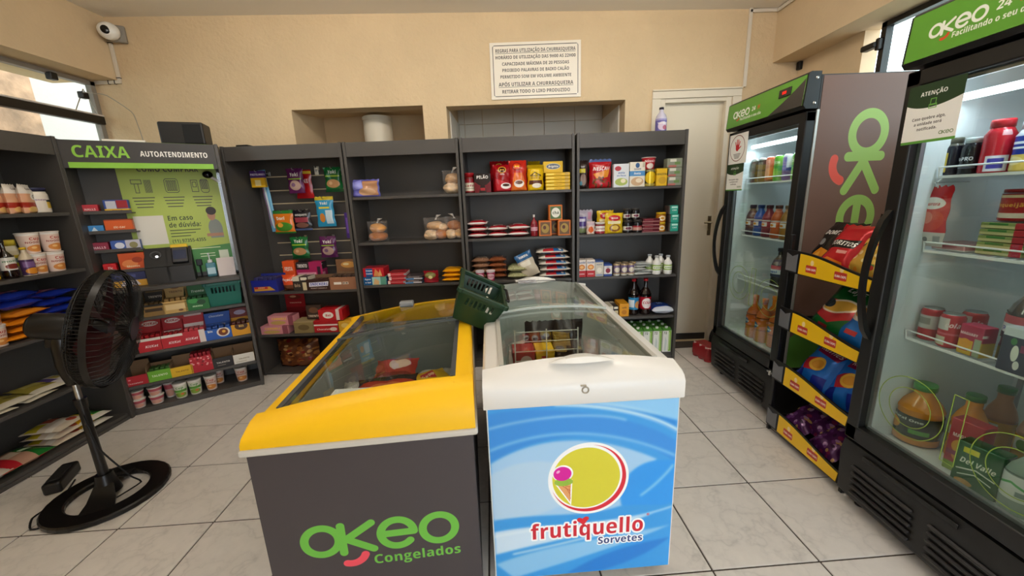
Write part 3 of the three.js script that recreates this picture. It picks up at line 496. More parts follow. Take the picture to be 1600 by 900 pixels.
// ---------------------------------------------------------------- glass door refrigerators
function fridge(o, w, dep, hdr, side, tempo) {    // origin: middle of the front at the floor; x along the front, z out of the front
  const H = 1.89, t = 0.05, blk = col('#141414', 0.4), inner = col('#dfe6e6', 0.5);
  part('cabinet', merge([b2(-w / 2, -w / 2 + t, 0.3, H, -dep, -0.055), b2(w / 2 - t, w / 2, 0.3, H, -dep, -0.055), b2(-w / 2 + t, w / 2 - t, H - 0.17, H, -dep, -0.055), b2(-w / 2 + t, w / 2 - t, 0.3, 0.34, -dep, -0.055), b2(-w / 2 + t, w / 2 - t, 0.34, H - 0.17, -dep, -dep + 0.04)]), col('#2c2726', 0.45), o);
  part('inner_liner', merge([b2(-w / 2 + t, -w / 2 + t + 0.006, 0.34, H - 0.17, -dep + 0.04, -0.056), b2(w / 2 - t - 0.006, w / 2 - t, 0.34, H - 0.17, -dep + 0.04, -0.056), b2(-w / 2 + t, w / 2 - t, H - 0.176, H - 0.17, -dep + 0.04, -0.056), b2(-w / 2 + t, w / 2 - t, 0.34, 0.346, -dep + 0.04, -0.056), b2(-w / 2 + t, w / 2 - t, 0.34, H - 0.17, -dep + 0.04, -dep + 0.046)]), inner, o);
  for (const s of [-1, 1]) part('shelf_rail', b2(s * (w / 2 - t - 0.03) - 0.008, s * (w / 2 - t - 0.03) + 0.008, 0.4, 1.65, -dep + 0.046, -dep + 0.052), M.alu, o);
  // door
  const f = 0.052, y0 = 0.315, y1 = 1.725;
  const door = part('door_frame', merge([rb(f, y1 - y0, 0.05, 0.006, -w / 2 + f / 2, (y0 + y1) / 2, -0.027), rb(f, y1 - y0, 0.05, 0.006, w / 2 - f / 2, (y0 + y1) / 2, -0.027), rb(w, f, 0.05, 0.006, 0, y1 - f / 2, -0.027), rb(w, f + 0.015, 0.05, 0.006, 0, y0 + f / 2 + 0.007, -0.027)]), blk, o);
  part('door_glass', b2(-w / 2 + f - 0.006, w / 2 - f + 0.006, y0 + f, y1 - f + 0.006, -0.03, -0.026), M.glass, door);
  const g = 0.012, gx = w / 2 - f, gy0 = y0 + f + 0.014, gy1 = y1 - f;
  part('glass_spacer', merge([b2(-gx, -gx + g, gy0, gy1, -0.045, -0.032), b2(gx - g, gx, gy0, gy1, -0.045, -0.032), b2(-gx, gx, gy1 - g, gy1, -0.045, -0.032), b2(-gx, gx, gy0, gy0 + g, -0.045, -0.032)]), M.alu, door);
  const hx = -w / 2 + 0.028;
  part('handle', loft(Array.from({ length: 15 }, (_, i) => { const u = i / 14, y = 0.76 + 0.5 * u, b = Math.pow(Math.sin(Math.PI * u), 0.6), z = 0.004 + 0.058 * b; return [[hx - 0.011, y, z], [hx + 0.011, y, z], [hx + 0.01, y, z - 0.013 - 0.016 * (1 - b)], [hx - 0.01, y, z - 0.013 - 0.016 * (1 - b)]]; }), true, 0.8), col('#0e0e0e', 0.3), door);
  part('hinge', merge([rb(0.05, 0.012, 0.05, 0.004, w / 2 - 0.03, y0 - 0.012, -0.02), cyl(0.008, 0.008, 0.03, w / 2 - 0.03, y0 - 0.014, 0.0, 12)]), M.steel, o);
  // lit header
  const hb = part('header', loft([-w / 2 - 0.004, w / 2 + 0.004].map((x) => [[x, 1.735, -0.05], [x, 1.735, 0.01], [x, 1.75, 0.022], [x, 1.895, 0.012], [x, 1.905, 0.0], [x, 1.905, -0.05]]), true, 0.5), M.black, o);
  const hs = part('header_sign', new THREE.BoxGeometry(w - 0.012, 0.14, 0.003).translate(0, 0, 0), hdr, hb); hs.position.set(0, 1.822, 0.0185); hs.rotation.x = -0.069;
  if (tempo) { const d = part('temperature_display', rb(0.09, 0.042, 0.008, 0.003), M.blackGloss, hb); d.position.set(w * 0.29, 1.845, 0.02); d.rotation.x = -0.069; part('digits', bx(0.03, 0.014, 0.002, 0, 0, 0.0045), new THREE.MeshStandardMaterial({ color: '#300', emissive: '#ff2a1a', emissiveIntensity: 0.8 }), d).userData.label = 'red lit digits'; }
  // base with louvres
  part('base', loft([-w / 2, w / 2].map((x) => [[x, 0.03, -dep], [x, 0.03, -0.04], [x, 0.06, -0.012], [x, 0.25, 0.002], [x, 0.30, -0.01], [x, 0.30, -dep]]), true, 0.5), col('#161515', 0.45), o);
  for (const s of [-1, 1]) for (let k = 0; k < 5; k++) { const v = part('louver', rb(w * 0.36, 0.012, 0.012, 0.003), col('#232121', 0.5), o); v.position.set(s * w * 0.22, 0.09 + k * 0.03, -0.002 + k * 0.002); v.rotation.x = 0.5; }
  part('grip_recess', rb(w * 0.5, 0.02, 0.006, 0.003, -w * 0.1, 0.275, 0.002), M.blackGloss, o);
  for (const [x, z] of [[-w / 2 + 0.05, -0.08], [w / 2 - 0.05, -0.08], [-w / 2 + 0.05, -dep + 0.06], [w / 2 - 0.05, -dep + 0.06]]) part('foot', cyl(0.02, 0.02, 0.03, x, 0.015, z, 12), M.rubber, o);
  // shelves
  const sw = w - 2 * t - 0.03;
  const shelf = (y) => { const z0 = -0.115, z1 = -dep + 0.055, l = [rod([-sw / 2, y, z0], [sw / 2, y, z0], 0.004), rod([-sw / 2, y, z1], [sw / 2, y, z1], 0.004), rod([-sw / 2, y, z0], [-sw / 2, y, z1], 0.004), rod([sw / 2, y, z0], [sw / 2, y, z1], 0.004)]; for (let i = 1; i < 22; i++) { const x = -sw / 2 + sw * i / 22; l.push(rod([x, y - 0.001, z0], [x, y - 0.001, z1], 0.002, 5)); }
    const s = part('wire_shelf', merge(l), col('#eceeee', 0.35), o); part('front_rail', merge([rod([-sw / 2, y + 0.032, z0 + 0.006], [sw / 2, y + 0.032, z0 + 0.006], 0.003), rod([-sw / 2, y, z0], [-sw / 2, y + 0.032, z0 + 0.006], 0.003), rod([sw / 2, y, z0], [sw / 2, y + 0.032, z0 + 0.006], 0.003), b2(-sw / 2, sw / 2, y - 0.005, y + 0.004, z0 - 0.002, z0 + 0.004)]), col('#eceeee', 0.35), s); };
  // lamp tube
  const lamp = part('light_tube', cyl(0.012, 0.012, w - 0.16, 0, 0, 0, 14).rotateZ(Math.PI / 2).translate(0, 1.625, -0.12), new THREE.MeshStandardMaterial({ color: '#ffffff', emissive: '#eaf2ff', emissiveIntensity: 4 }), o); lamp.userData.label = 'glowing white light tube';
  const l = new THREE.RectAreaLight('#e4eeff', FRIDGE_LAMP, w - 0.16, 0.03); l.position.set(0, 1.608, -0.125); l.rotation.x = -Math.PI / 2; l.castShadow = true; l.name = 'tube_light'; o.add(l);
  if (side) { const s = part('side_wrap', new THREE.BoxGeometry(0.0016, H - 0.31, dep - 0.07), side, o); s.position.set(w / 2 + 0.0012, 0.3 + (H - 0.3) / 2, -dep / 2 - 0.03); part('corner_strip', b2(w / 2 - 0.004, w / 2 + 0.004, 0.3, 1.73, -0.062, -0.05), col('#c9c7c0', 0.3, 0.6), o); for (const y of [1.76, 1.875]) part('screw', new THREE.SphereGeometry(0.008, 12, 8).scale(0.5, 1, 1).translate(w / 2 + 0.004, y, -0.03), M.steel, o); }
  return shelf;
}
const hdrArt = (curve) => big(1024, 212, (c, w, h) => {
  c.fillStyle = '#5c9a2e'; c.fillRect(0, 0, w, h);
  c.fillStyle = '#35302e'; c.beginPath(); c.moveTo(w, h * 0.1); c.quadraticCurveTo(w * 0.86, h * 0.55, w * 0.62, h); c.lineTo(w, h); c.fill();
  const x = w * 0.095, s = curve ? 68 : 64, y = h * 0.34; wordmark(c, x, y, s, '#e9ece0', '#d2451e');
  c.fillStyle = '#e9ece0'; c.textAlign = 'left'; c.textBaseline = 'middle'; c.font = 'bold ' + s * 0.75 + 'px sans-serif'; c.fillText('24', x + s * 4.25, y + s * 0.45); c.fillStyle = '#d2451e'; c.fillText('H', x + s * 5.45, y + s * 0.45);
  c.fillStyle = '#e9ece0'; c.font = 'bold 34px sans-serif'; c.fillText('Facilitando o seu dia', x + s * 1.75, y + s * 1.25, s * 4.6);
}, 0.3);
const FA = -Math.PI / 2;
const F1W = 0.69, F1 = thing('display_refrigerator', 'black glass-door refrigerator with printed side beside the cream door', 'refrigerator', [1.50, 0, -2.395], FA);
const F2W = 0.68, F2 = thing('display_refrigerator', 'black glass-door refrigerator with a large green header and juices inside', 'refrigerator', [1.40, 0, -1.115], FA);
{
  const sideArt = big(700, 1750, (c, w, h) => {
    c.fillStyle = '#7d5d50'; c.fillRect(0, 0, w, h);
    c.fillStyle = '#5d9c3d'; c.beginPath(); c.moveTo(0, h * 0.86); c.lineTo(w * 0.5, h * 0.72); c.lineTo(w, h * 0.63); c.lineTo(w, h); c.lineTo(0, h); c.fill();
    c.save(); c.translate(w * 0.66, h * 0.10); c.rotate(Math.PI / 2); wordmark(c, 0, 0, 258, '#a6cf66', '#f4604f'); c.restore();
  }, 0.5);
  const s1 = fridge(F1, F1W, 0.62, hdrArt(true), sideArt, true); for (const y of [1.395, 1.05, 0.745]) s1(y);
  const s2 = fridge(F2, F2W, 0.64, hdrArt(false), null, false); for (const y of [1.372, 1.112, 0.775]) s2(y);
  // outlined vinyl rings on the glass
  const ring = (r) => new THREE.TorusGeometry(r, 0.0016, 5, 60).scale(1, 1, 0.3), vin = col('#8aa63c', 0.5);
  const bar = (l) => l.slice(1).map((p, i) => rod([...l[i], 0], [...p, 0], 0.0014, 5));
  const logo = (o, x, y) => part('glass_vinyl', merge([ring(0.112), ring(0.072), ...bar([[0.125, -0.12], [0.125, 0.12], [0.165, 0.12], [0.165, -0.12], [0.125, -0.12]]), ring(0.112).translate(0.31, -0.03, 0), ring(0.072).translate(0.31, -0.03, 0)]).translate(x, y, -0.0245), vin, o).userData.label = 'green outlined vinyl letters on the glass';
  logo(F1, -0.115, 0.75); logo(F2, -0.135, 0.56);
  // stickers on the doors
  const att = big(360, 390, (c, w, h) => {
    c.fillStyle = '#f0efe9'; c.fillRect(0, 0, w, h); c.fillStyle = '#1e3a1c'; c.beginPath(); c.moveTo(0, 0); c.lineTo(w, 0); c.lineTo(w, h * 0.3); c.quadraticCurveTo(w * 0.4, h * 0.5, 0, h * 0.32); c.fill(); c.fillStyle = '#5c9a3a'; c.fillRect(0, h * 0.955, w, h * 0.045);
    c.fillStyle = '#f3f3ee'; c.textAlign = 'center'; c.textBaseline = 'middle'; c.font = 'bold 38px sans-serif'; c.fillText('ATENÇÃO', w * 0.48, h * 0.17, w * 0.5);
    c.strokeStyle = '#6fb24a'; c.lineWidth = 5; c.strokeRect(w * 0.45, h * 0.27, 34, 40); c.strokeRect(w * 0.43, h * 0.36, 48, 24); c.fillStyle = '#38322f'; c.font = 'bold 26px sans-serif'; c.fillText('Caso quebre algo,', w * 0.46, h * 0.58, w * 0.74); c.fillText('a unidade será', w * 0.46, h * 0.67, w * 0.62); c.fillText('notificada.', w * 0.46, h * 0.76); wordmark(c, w * 0.7, h * 0.83, 24, '#7d8f6a', null);
  });
  part('warning_sticker', bx(0.17, 0.187, 0.0014, -0.233, 1.578, 0.0), att, F2);
  const hand = big(320, 300, (c, w, h) => {
    c.fillStyle = '#f0efe9'; c.fillRect(0, 0, w, h); c.strokeStyle = '#8c5d57'; c.lineWidth = 8; c.beginPath(); c.arc(w * 0.47, h * 0.48, 128, 0, 7); c.stroke(); c.fillStyle = '#c2242a'; c.strokeStyle = '#c2242a'; c.lineCap = 'round';
    c.beginPath(); c.ellipse(w * 0.47, h * 0.46, 30, 34, 0, 0, 7); c.fill(); c.lineWidth = 13; for (const [a, b, d, e] of [[-22, -8, -38, -56], [-8, -18, -12, -78], [8, -18, 14, -76], [22, -8, 38, -56], [24, 14, 58, -8]]) { c.beginPath(); c.moveTo(w * 0.47 + a, h * 0.46 + b); c.lineTo(w * 0.47 + d, h * 0.46 + e); c.stroke(); }
    c.fillStyle = '#5a5450'; for (let i = 0; i < 4; i++) c.fillRect(w * 0.27 + i * 8, h * (0.66 + i * 0.045), 128 - i * 16, 6);
  });
  part('hand_sticker', bx(0.2, 0.185, 0.0014, -0.225, 1.615, 0.0), hand, F1);
  part('warning_sticker', bx(0.185, 0.17, 0.0014, -0.235, 1.437, 0.0), att, F1);
}

// ---------------------------------------------------------------- snack rack between the refrigerators
const rackX = 1.44, rackTrays = [0.985, 0.68, 0.38, 0.098];
{
  const o = thing('snack_rack', 'black wire snack rack with four yellow-fronted trays between the refrigerators', 'rack', [rackX, 0, -1.73], FA), w = 0.50;
  for (const [x, z] of [[-w / 2, -0.02], [w / 2, -0.02], [-w / 2, -0.36], [w / 2, -0.36]]) part('post', rb(0.018, 1.12, 0.018, 0.003, x, 0.56, z), M.black, o);
  const strip = big(512, 100, (c, W, h) => { c.fillStyle = '#f4c414'; c.fillRect(0, 0, W, h); for (const x of [0.2, 0.62]) { c.fillStyle = '#c23b2c'; c.beginPath(); c.roundRect(W * x - 42, h * 0.5, 84, 34, 6); c.fill(); c.fillStyle = '#f7d9a0'; c.beginPath(); c.arc(W * x + 4, h * 0.38, 13, 0, 7); c.fill(); c.fillStyle = '#fff'; c.font = 'bold 15px sans-serif'; c.textAlign = 'center'; c.textBaseline = 'middle'; c.fillText('ELMA CHIPS', W * x, h * 0.67, 76); } }, 0.35);
  rackTrays.forEach((y, i) => {
    const t = part('tray', merge([b2(-w / 2 + 0.01, w / 2 - 0.01, y - 0.05, y - 0.042, -0.36, -0.01), b2(-w / 2 + 0.01, w / 2 - 0.01, y - 0.05, y + 0.03, -0.365, -0.357), b2(-w / 2 + 0.01, -w / 2 + 0.016, y - 0.05, y + 0.0, -0.36, -0.01), b2(w / 2 - 0.016, w / 2 - 0.01, y - 0.05, y, -0.36, -0.01)]), M.black, o);
    const wave = (x) => 0.055 * (0.5 + 0.5 * Math.cos((x + w / 2 - 0.1) / (w - 0.1) * Math.PI * 0.9)), top = [];
    for (let k = 0; k <= 20; k++) { const x = w / 2 - 0.005 - (w - 0.01) * k / 20; top.push([x, 0.005 + (x < -w / 2 + 0.1 ? 0.055 : wave(x))]); }
    const fb = part('front_board', extr(poly([[-w / 2 + 0.005, -0.055], [w / 2 - 0.005, -0.055], ...top]), 0.008).translate(0, y, -0.004), M.black, t);
    const in_ = top.filter(([x]) => x > -w / 2 + 0.095).map(([x, yy]) => [x, yy - 0.01]), sg = extr(poly([[-w / 2 + 0.1, -0.05], [w / 2 - 0.01, -0.05], ...in_]), 0.002), p = sg.attributes.position, uv = sg.attributes.uv;
    for (let k = 0; k < p.count; k++) uv.setXY(k, (p.getX(k) + w / 2 - 0.1) / (w - 0.1), (p.getY(k) + 0.05) / 0.105);
    part('price_strip', sg.translate(0, y, 0.0045), strip, t).userData.label = 'yellow wavy price strip';
    part('end_bracket', extr(poly([[-w / 2 + 0.012, -0.045], [-w / 2 + 0.085, -0.045], [-w / 2 + 0.085, 0.045], [-w / 2 + 0.05, 0.03], [-w / 2 + 0.012, 0.045]]), 0.003).translate(0, y, 0.0045), col('#6b6c70', 0.45), t);
  });
}

// ---------------------------------------------------------------- pedestal fan
{
  const o = thing('pedestal_fan', 'black pedestal fan with a ring base turned towards the checkout', 'fan', [-2.02, 0, -1.635], 0), k = col('#0d0c0c', 0.3);
  const ring = new THREE.Shape(); ring.absellipse(0, 0, 0.225, 0.225, 0, Math.PI * 2); const hole = new THREE.Path(); hole.absellipse(0, 0, 0.155, 0.155, 0, Math.PI * 2); ring.holes.push(hole);
  part('base_ring', merge([extr(ring, 0.016, 0.006).rotateX(-Math.PI / 2).translate(0, 0.006, 0)]), k, o);
  const br = (a) => loft([[0.03, 0.07], [0.09, 0.028], [0.18, 0.012]].map(([r, y], i) => { const w = 0.035 + i * 0.016; return [[r, y, -w], [r, y + 0.012, -w], [r, y + 0.012, w], [r, y, w]]; }), true, 0.6).rotateY(a);
  part('base_bridge', merge([br(R(-60)), br(R(120)), cyl(0.032, 0.05, 0.1, 0, 0.075, 0)]), k, o);
  part('pole', cyl(0.017, 0.02, 0.42, 0, 0.3, 0), k, o); part('inner_pole', cyl(0.0115, 0.0115, 0.16, 0, 0.55, 0), M.steel, o); part('collar', cyl(0.024, 0.02, 0.05, 0, 0.5, 0), k, o);
  part('neck', latheG([[0.0, 0.6], [0.025, 0.6], [0.034, 0.64], [0.042, 0.7], [0.036, 0.8], [0.022, 0.86], [0, 0.87]]), k, o);
  const ax = new THREE.Group(); ax.name = 'head'; ax.rotation.order = 'YXZ'; ax.position.set(0.0, 0.875, 0); ax.rotation.set(R(13), R(118), 0); o.add(ax);   // local z is the blowing direction
  part('motor', latheG([[0, -0.085], [0.04, -0.085], [0.056, -0.07], [0.06, 0.0], [0.058, 0.06], [0.05, 0.09], [0, 0.09]]).rotateX(Math.PI / 2), k, ax);
  part('yoke', rb(0.05, 0.07, 0.06, 0.01, 0, -0.06, 0.0), k, ax);
  const wires = [], Rg = 0.265; for (let i = 0; i < 110; i++) { const a = i / 110 * Math.PI * 2, c = Math.cos(a), s = Math.sin(a); wires.push(tube([[c * 0.06, s * 0.06, 0.075], [c * 0.16, s * 0.16, 0.085], [c * 0.235, s * 0.235, 0.1], [c * Rg, s * Rg, 0.13], [c * Rg, s * Rg, 0.17]], 0.0017, 7, 4)); }
  for (const [r, z] of [[0.085, 0.077], [0.11, 0.079], [0.14, 0.083], [0.17, 0.086], [0.2, 0.091], [0.225, 0.097], [0.245, 0.108], [0.258, 0.12]]) wires.push(new THREE.TorusGeometry(r, 0.0018, 5, 60).translate(0, 0, z));
  part('rear_grille', merge(wires), k, ax);
  part('grille_band', new THREE.CylinderGeometry(0.272, 0.272, 0.024, 60, 1, true).rotateX(Math.PI / 2).translate(0, 0, 0.17), k, ax);
  const fw = []; for (let i = 0; i < 60; i++) { const a = i / 60 * Math.PI * 2, c = Math.cos(a), s = Math.sin(a); fw.push(tube([[c * Rg, s * Rg, 0.175], [c * 0.24, s * 0.24, 0.225], [c * 0.14, s * 0.14, 0.245], [c * 0.05, s * 0.05, 0.25]], 0.0017, 6, 4)); }
  part('front_grille', merge(fw), k, ax); part('front_badge', cyl(0.055, 0.055, 0.008, 0, 0, 0).rotateX(Math.PI / 2).translate(0, 0, 0.252), k, ax);
  part('blade_hub', cyl(0.045, 0.045, 0.05, 0, 0, 0).rotateX(Math.PI / 2).translate(0, 0, 0.15), k, ax);
  for (let b = 0; b < 6; b++) part('blade', sheet((u, v) => { const r = 0.035 + 0.2 * u, wd = 0.03 + 0.085 * u - 0.03 * u * u, a = (v - 0.5) * wd / r * 1.3 + u * 0.35, tw = (v - 0.5) * (0.07 - 0.03 * u); return [r * Math.cos(a), r * Math.sin(a), 0.15 + tw]; }, 8, 5).rotateZ(b * Math.PI / 3), col('#3a1416', 0.35), ax);
  solo('power_cable', tube([[-2.0, 0.45, -1.61], [-1.96, 0.28, -1.6], [-1.9, 0.1, -1.64], [-1.905, 0.03, -1.68], [-2.0, 0.006, -1.5], [-2.16, 0.006, -1.43], [-2.24, 0.006, -1.5], [-2.24, 0.006, -1.62], [-2.28, 0.03, -1.72]], 0.004, 60), M.rubber, 'black power cable looping on the floor beside the fan', 'cable', [0, 0, 0]);
  const ps = thing('power_block', 'black power block lying on the tiles at the shelf foot', 'power block', [-2.37, 0, -1.74], R(28)); part('case', rb(0.07, 0.06, 0.2, 0.012, 0, 0.03, 0), M.black, ps); part('socket', rb(0.05, 0.008, 0.12, 0.003, 0, 0.062, 0.01), M.rubber, ps);
}

// ---------------------------------------------------------------- shopping baskets
function basketG(o, tw, td, bw, bd, h, mat) {
  const wallG = (a, b, slots) => { const s = poly([[-b / 2, 0], [b / 2, 0], [a / 2, h], [-a / 2, h]]); if (slots) for (let i = 0; i < 7; i++) { const x = (i - 3) * b * 0.12, e = b * 0.035; s.holes.push(new THREE.Path(V2(rect(x - e, h * 0.6, x + e, h * 0.86)))); if (slots > 1) s.holes.push(new THREE.Path(V2(rect(x - e, h * 0.22, x + e, h * 0.5)))); } return extr(s, 0.004); };
  const lx = Math.atan2((td - bd) / 2, h), lz = Math.atan2((tw - bw) / 2, h);
  part('end_wall', wallG(tw, bw, 1).rotateX(lx).translate(0, 0, bd / 2), mat, o); part('end_wall', wallG(tw, bw, 2).rotateX(lx).translate(0, 0, bd / 2).rotateY(Math.PI), mat, o);
  part('side_wall', wallG(td, bd, 2).rotateX(lz).translate(0, 0, bw / 2).rotateY(Math.PI / 2), mat, o); part('side_wall', wallG(td, bd, 2).rotateX(lz).translate(0, 0, bw / 2).rotateY(-Math.PI / 2), mat, o);
  part('bottom', bx(bw, 0.005, bd, 0, 0.003, 0), mat, o);
  part('rim', merge([rb(tw + 0.03, 0.022, 0.02, 0.005, 0, h, td / 2), rb(tw + 0.03, 0.022, 0.02, 0.005, 0, h, -td / 2), rb(0.02, 0.022, td + 0.03, 0.005, tw / 2, h, 0), rb(0.02, 0.022, td + 0.03, 0.005, -tw / 2, h, 0)]), mat, o);
  part('handle', merge([rb(0.012, 0.012, td * 0.55, 0.004, tw / 2 + 0.016, h + 0.012, 0), rb(0.02, 0.01, 0.012, 0.003, tw / 2 + 0.01, h + 0.012, td * 0.27), rb(0.02, 0.01, 0.012, 0.003, tw / 2 + 0.01, h + 0.012, -td * 0.27)]), M.black, o);
}
{
  const o = thing('shopping_basket', 'dark green shopping basket tilted between the two freezers', 'basket', [-0.205, 0.815, -1.79], R(4)); o.rotation.order = 'YXZ'; o.rotation.z = R(-27); o.rotation.x = R(6);
  basketG(o, 0.215, 0.29, 0.165, 0.24, 0.145, col('#16391f', 0.4));
  const q = thing('shopping_basket', 'teal green shopping basket standing on the checkout shelf', 'basket', cpos(0.635, 0.666, -0.16), CA); basketG(q, 0.205, 0.24, 0.18, 0.2, 0.165, col('#0c6b5c', 0.4));
}
// things on top of the units
{
  const o = thing('speaker_box', 'black box loudspeaker standing on top of the checkout unit', 'speaker', [-2.2, 1.79, -2.83], R(20)); part('case', rb(0.25, 0.145, 0.15, 0.012, 0, 0.0725, 0), col('#1d1c1b', 0.45), o); part('grille', rb(0.1, 0.12, 0.004, 0.002, 0.06, 0.07, 0.076), M.rubber, o); 
  solo('paper_sheet', rb(0.2, 0.012, 0.12, 0.002, 0, 0.006, 0), col('#efe8da', 0.7), 'flat white paper lying on top of the checkout unit', 'paper', cpos(0.3, 1.79, -0.1), CA);
  solo('router_box', rb(0.09, 0.022, 0.08, 0.005, 0, 0.011, 0), M.black, 'small flat black box on top of the slatted unit', 'box', [-1.985, 1.8, -3.1]);
}

// ---------------------------------------------------------------- prints of the packs
const W_ = '#f4f1ea', K_ = '#1a1615';
pk('candyPurple', 90, 110, '#e9b51c', [['r', 0, 0, 1, 0.42, '#4a2473'], ['t', 'PASTILHAS', 0.5, 0.22, 0.17, W_], ['r', 0.3, 0.55, 0.4, 0.35, '#f6e3a0']]);
pk('strawBlue', 60, 260, '#6fb2d6', [['r', 0.1, 0.02, 0.8, 0.12, '#d8c52a'], ['r', 0.35, 0.18, 0.25, 0.76, '#dfe9ee'], ['r', 0.15, 0.2, 0.1, 0.7, '#c8466a']]);
pk('snackPurple', 120, 150, '#5f2358', [['t', 'Yoki', 0.5, 0.26, 0.2, W_], ['r', 0.1, 0.4, 0.8, 0.05, '#8fb43c'], ['e', 0.5, 0.68, 0.34, 0.2, '#b99a8e'], ['e', 0.4, 0.66, 0.12, 0.08, '#7a5a78']]);
pk('snackGreen', 120, 150, '#1b6b34', [['t', 'Yoki', 0.5, 0.2, 0.19, W_], ['r', 0.1, 0.33, 0.8, 0.06, '#9fc63a'], ['e', 0.5, 0.66, 0.38, 0.17, '#b98a5c'], ['e', 0.38, 0.64, 0.1, 0.07, '#d9b184'], ['r', 0, 0.88, 1, 0.12, '#14532a']]);
pk('bagRed', 100, 150, '#b3141f', [['r', 0, 0.05, 1, 0.1, '#e7c43c'], ['t', 'FINI', 0.5, 0.4, 0.2, W_]]);
pk('snackBlue', 120, 190, '#2f9bc7', [['r', 0, 0, 1, 0.12, '#c9b22a'], ['t', 'Yoki', 0.5, 0.22, 0.13, W_], ['r', 0.2, 0.34, 0.6, 0.06, '#e7d24a'], ['e', 0.35, 0.7, 0.16, 0.15, '#d98a3a'], ['r', 0.55, 0.45, 0.35, 0.45, '#cfe6ee']]);
pk('snackOrange', 130, 140, '#e07a1c', [['r', 0, 0, 1, 0.14, '#2f7a33'], ['t', 'Dori', 0.4, 0.34, 0.2, W_], ['e', 0.5, 0.7, 0.42, 0.2, '#4a8f2f'], ['e', 0.35, 0.62, 0.14, 0.1, '#f1a83c'], ['r', 0, 0.92, 1, 0.08, '#2f7a33']]);
pk('snackBlack', 130, 140, '#1d1b22', [['t', 'DISQUETI', 0.5, 0.24, 0.13, W_], ['r', 0.12, 0.36, 0.76, 0.24, '#9a3f4c'], ['e', 0.5, 0.74, 0.34, 0.13, '#7e564a'], ['r', 0, 0.9, 1, 0.1, '#5a6c9a']]);
pk('stripPurple', 40, 150, '#4b2a86', [['r', 0.3, 0.2, 0.4, 0.6, '#7a55b8']]);
pk('tagWhite', 40, 60, '#e9e4d8', [['r', 0.2, 0.3, 0.6, 0.1, '#555'], ['r', 0.2, 0.5, 0.4, 0.08, '#777']]);
pk('boxBlueChoc', 160, 110, '#1f2a92', [['p', [[0.12, 0.55], [0.72, 0.52], [0.92, 0.85], [0.12, 0.9]], '#e0a33a'], ['r', 0.14, 0.55, 0.5, 0.16, '#c5252b'], ['t', 'SHOT', 0.4, 0.63, 0.15, '#f6e9b0']]);
pk('bagOrange', 100, 110, '#e4552a', [['t', 'Paçoca', 0.5, 0.28, 0.2, W_], ['r', 0, 0.6, 1, 0.4, '#6b3a22']]);
pk('boxOrange', 100, 120, '#ef5a23', [['t', 'FESTA', 0.5, 0.3, 0.2, W_], ['e', 0.5, 0.68, 0.3, 0.16, '#b7321c']]);
pk('boxMagenta', 180, 90, '#b01f5c', [['r', 0, 0, 0.5, 0.3, '#2a2226'], ['t', 'TRENTO', 0.25, 0.15, 0.2, W_], ['r', 0.05, 0.42, 0.7, 0.2, '#e8a3b8'], ['r', 0.8, 0.2, 0.12, 0.6, '#3c1a30']]);
pk('boxDarkCream', 120, 110, '#332a25', [['r', 0, 0, 0.44, 0.3, '#d8cfb8'], ['r', 0.52, 0.05, 0.4, 0.2, '#e5dcc4'], ['r', 0.6, 0.4, 0.35, 0.55, '#d9c79c'], ['t', 'bis', 0.28, 0.6, 0.3, '#c9a98a']]);
pk('boxNougat', 190, 100, '#3a1d15', [['p', [[0.12, 0.3], [0.94, 0.24], [0.9, 0.62], [0.1, 0.66]], '#e9e6ef'], ['t', 'SNICKERS', 0.51, 0.45, 0.32, '#2c3aa0', 'italic bold', 0.74], ['t', 'PEANUT CARAMELO', 0.5, 0.8, 0.14, '#cdbfb4']]);
pk('cardboard', 180, 110, '#9c6a4c', [['r', 0.16, 0.38, 0.28, 0.2, '#efe7da'], ['r', 0.48, 0.38, 0.22, 0.2, '#dccbb8'], ['r', 0.5, 0.42, 0.03, 0.12, '#333'], ['r', 0.56, 0.42, 0.02, 0.12, '#333'], ['r', 0.62, 0.42, 0.04, 0.12, '#333'], ['r', 0, 0, 1, 0.03, '#b9835f']]);
pk('cardPrint', 90, 110, '#8a6040', [['e', 0.5, 0.45, 0.3, 0.26, '#d79a4c'], ['e', 0.4, 0.4, 0.12, 0.1, '#f0d9a0']]);
pk('trentoRed', 140, 220, '#b11920', [['t', 'TRENTO', 0.5, 0.09, 0.07, '#f2d9b8'], ['e', 0.5, 0.34, 0.34, 0.14, '#7e2a1c'], ['e', 0.42, 0.3, 0.16, 0.07, '#d9a57a'], ['r', 0, 0.5, 1, 0.02, '#7d0f14'], ['t', 'TRENTO', 0.5, 0.72, 0.1, '#f2d9b8']]);
pk('pinkBox', 180, 80, '#d98f96', [['t', 'CARMELI', 0.45, 0.3, 0.3, '#f4d23c'], ['e', 0.4, 0.7, 0.3, 0.2, '#c9a45c'], ['r', 0.8, 0, 0.2, 1, '#8f4a56']]);
pk('trentoBrown', 110, 110, '#3d2a20', [['t', 'TRENTO', 0.5, 0.75, 0.2, '#efe0c4'], ['e', 0.5, 0.35, 0.3, 0.2, '#6e4a30']]);
pk('khakiBox', 140, 100, '#8d7a4e', [['e', 0.5, 0.5, 0.28, 0.24, '#6a5632'], ['r', 0, 0, 1, 0.08, '#a9966a']]);
pk('redWhiteBox', 170, 90, '#c3151f', [['e', 0.4, 0.5, 0.22, 0.3, '#f3ece2'], ['t', 'Bel', 0.4, 0.5, 0.28, '#c3151f'], ['r', 0.72, 0, 0.14, 1, '#ead9d2']]);
pk('redBarBox', 170, 100, '#b9101b', [['r', 0, 0.3, 1, 0.12, '#f2e6de'], ['e', 0.76, 0.72, 0.14, 0.16, '#e9d4c8'], ['t', 'Chocolate', 0.4, 0.72, 0.2, '#f4e4d4']]);
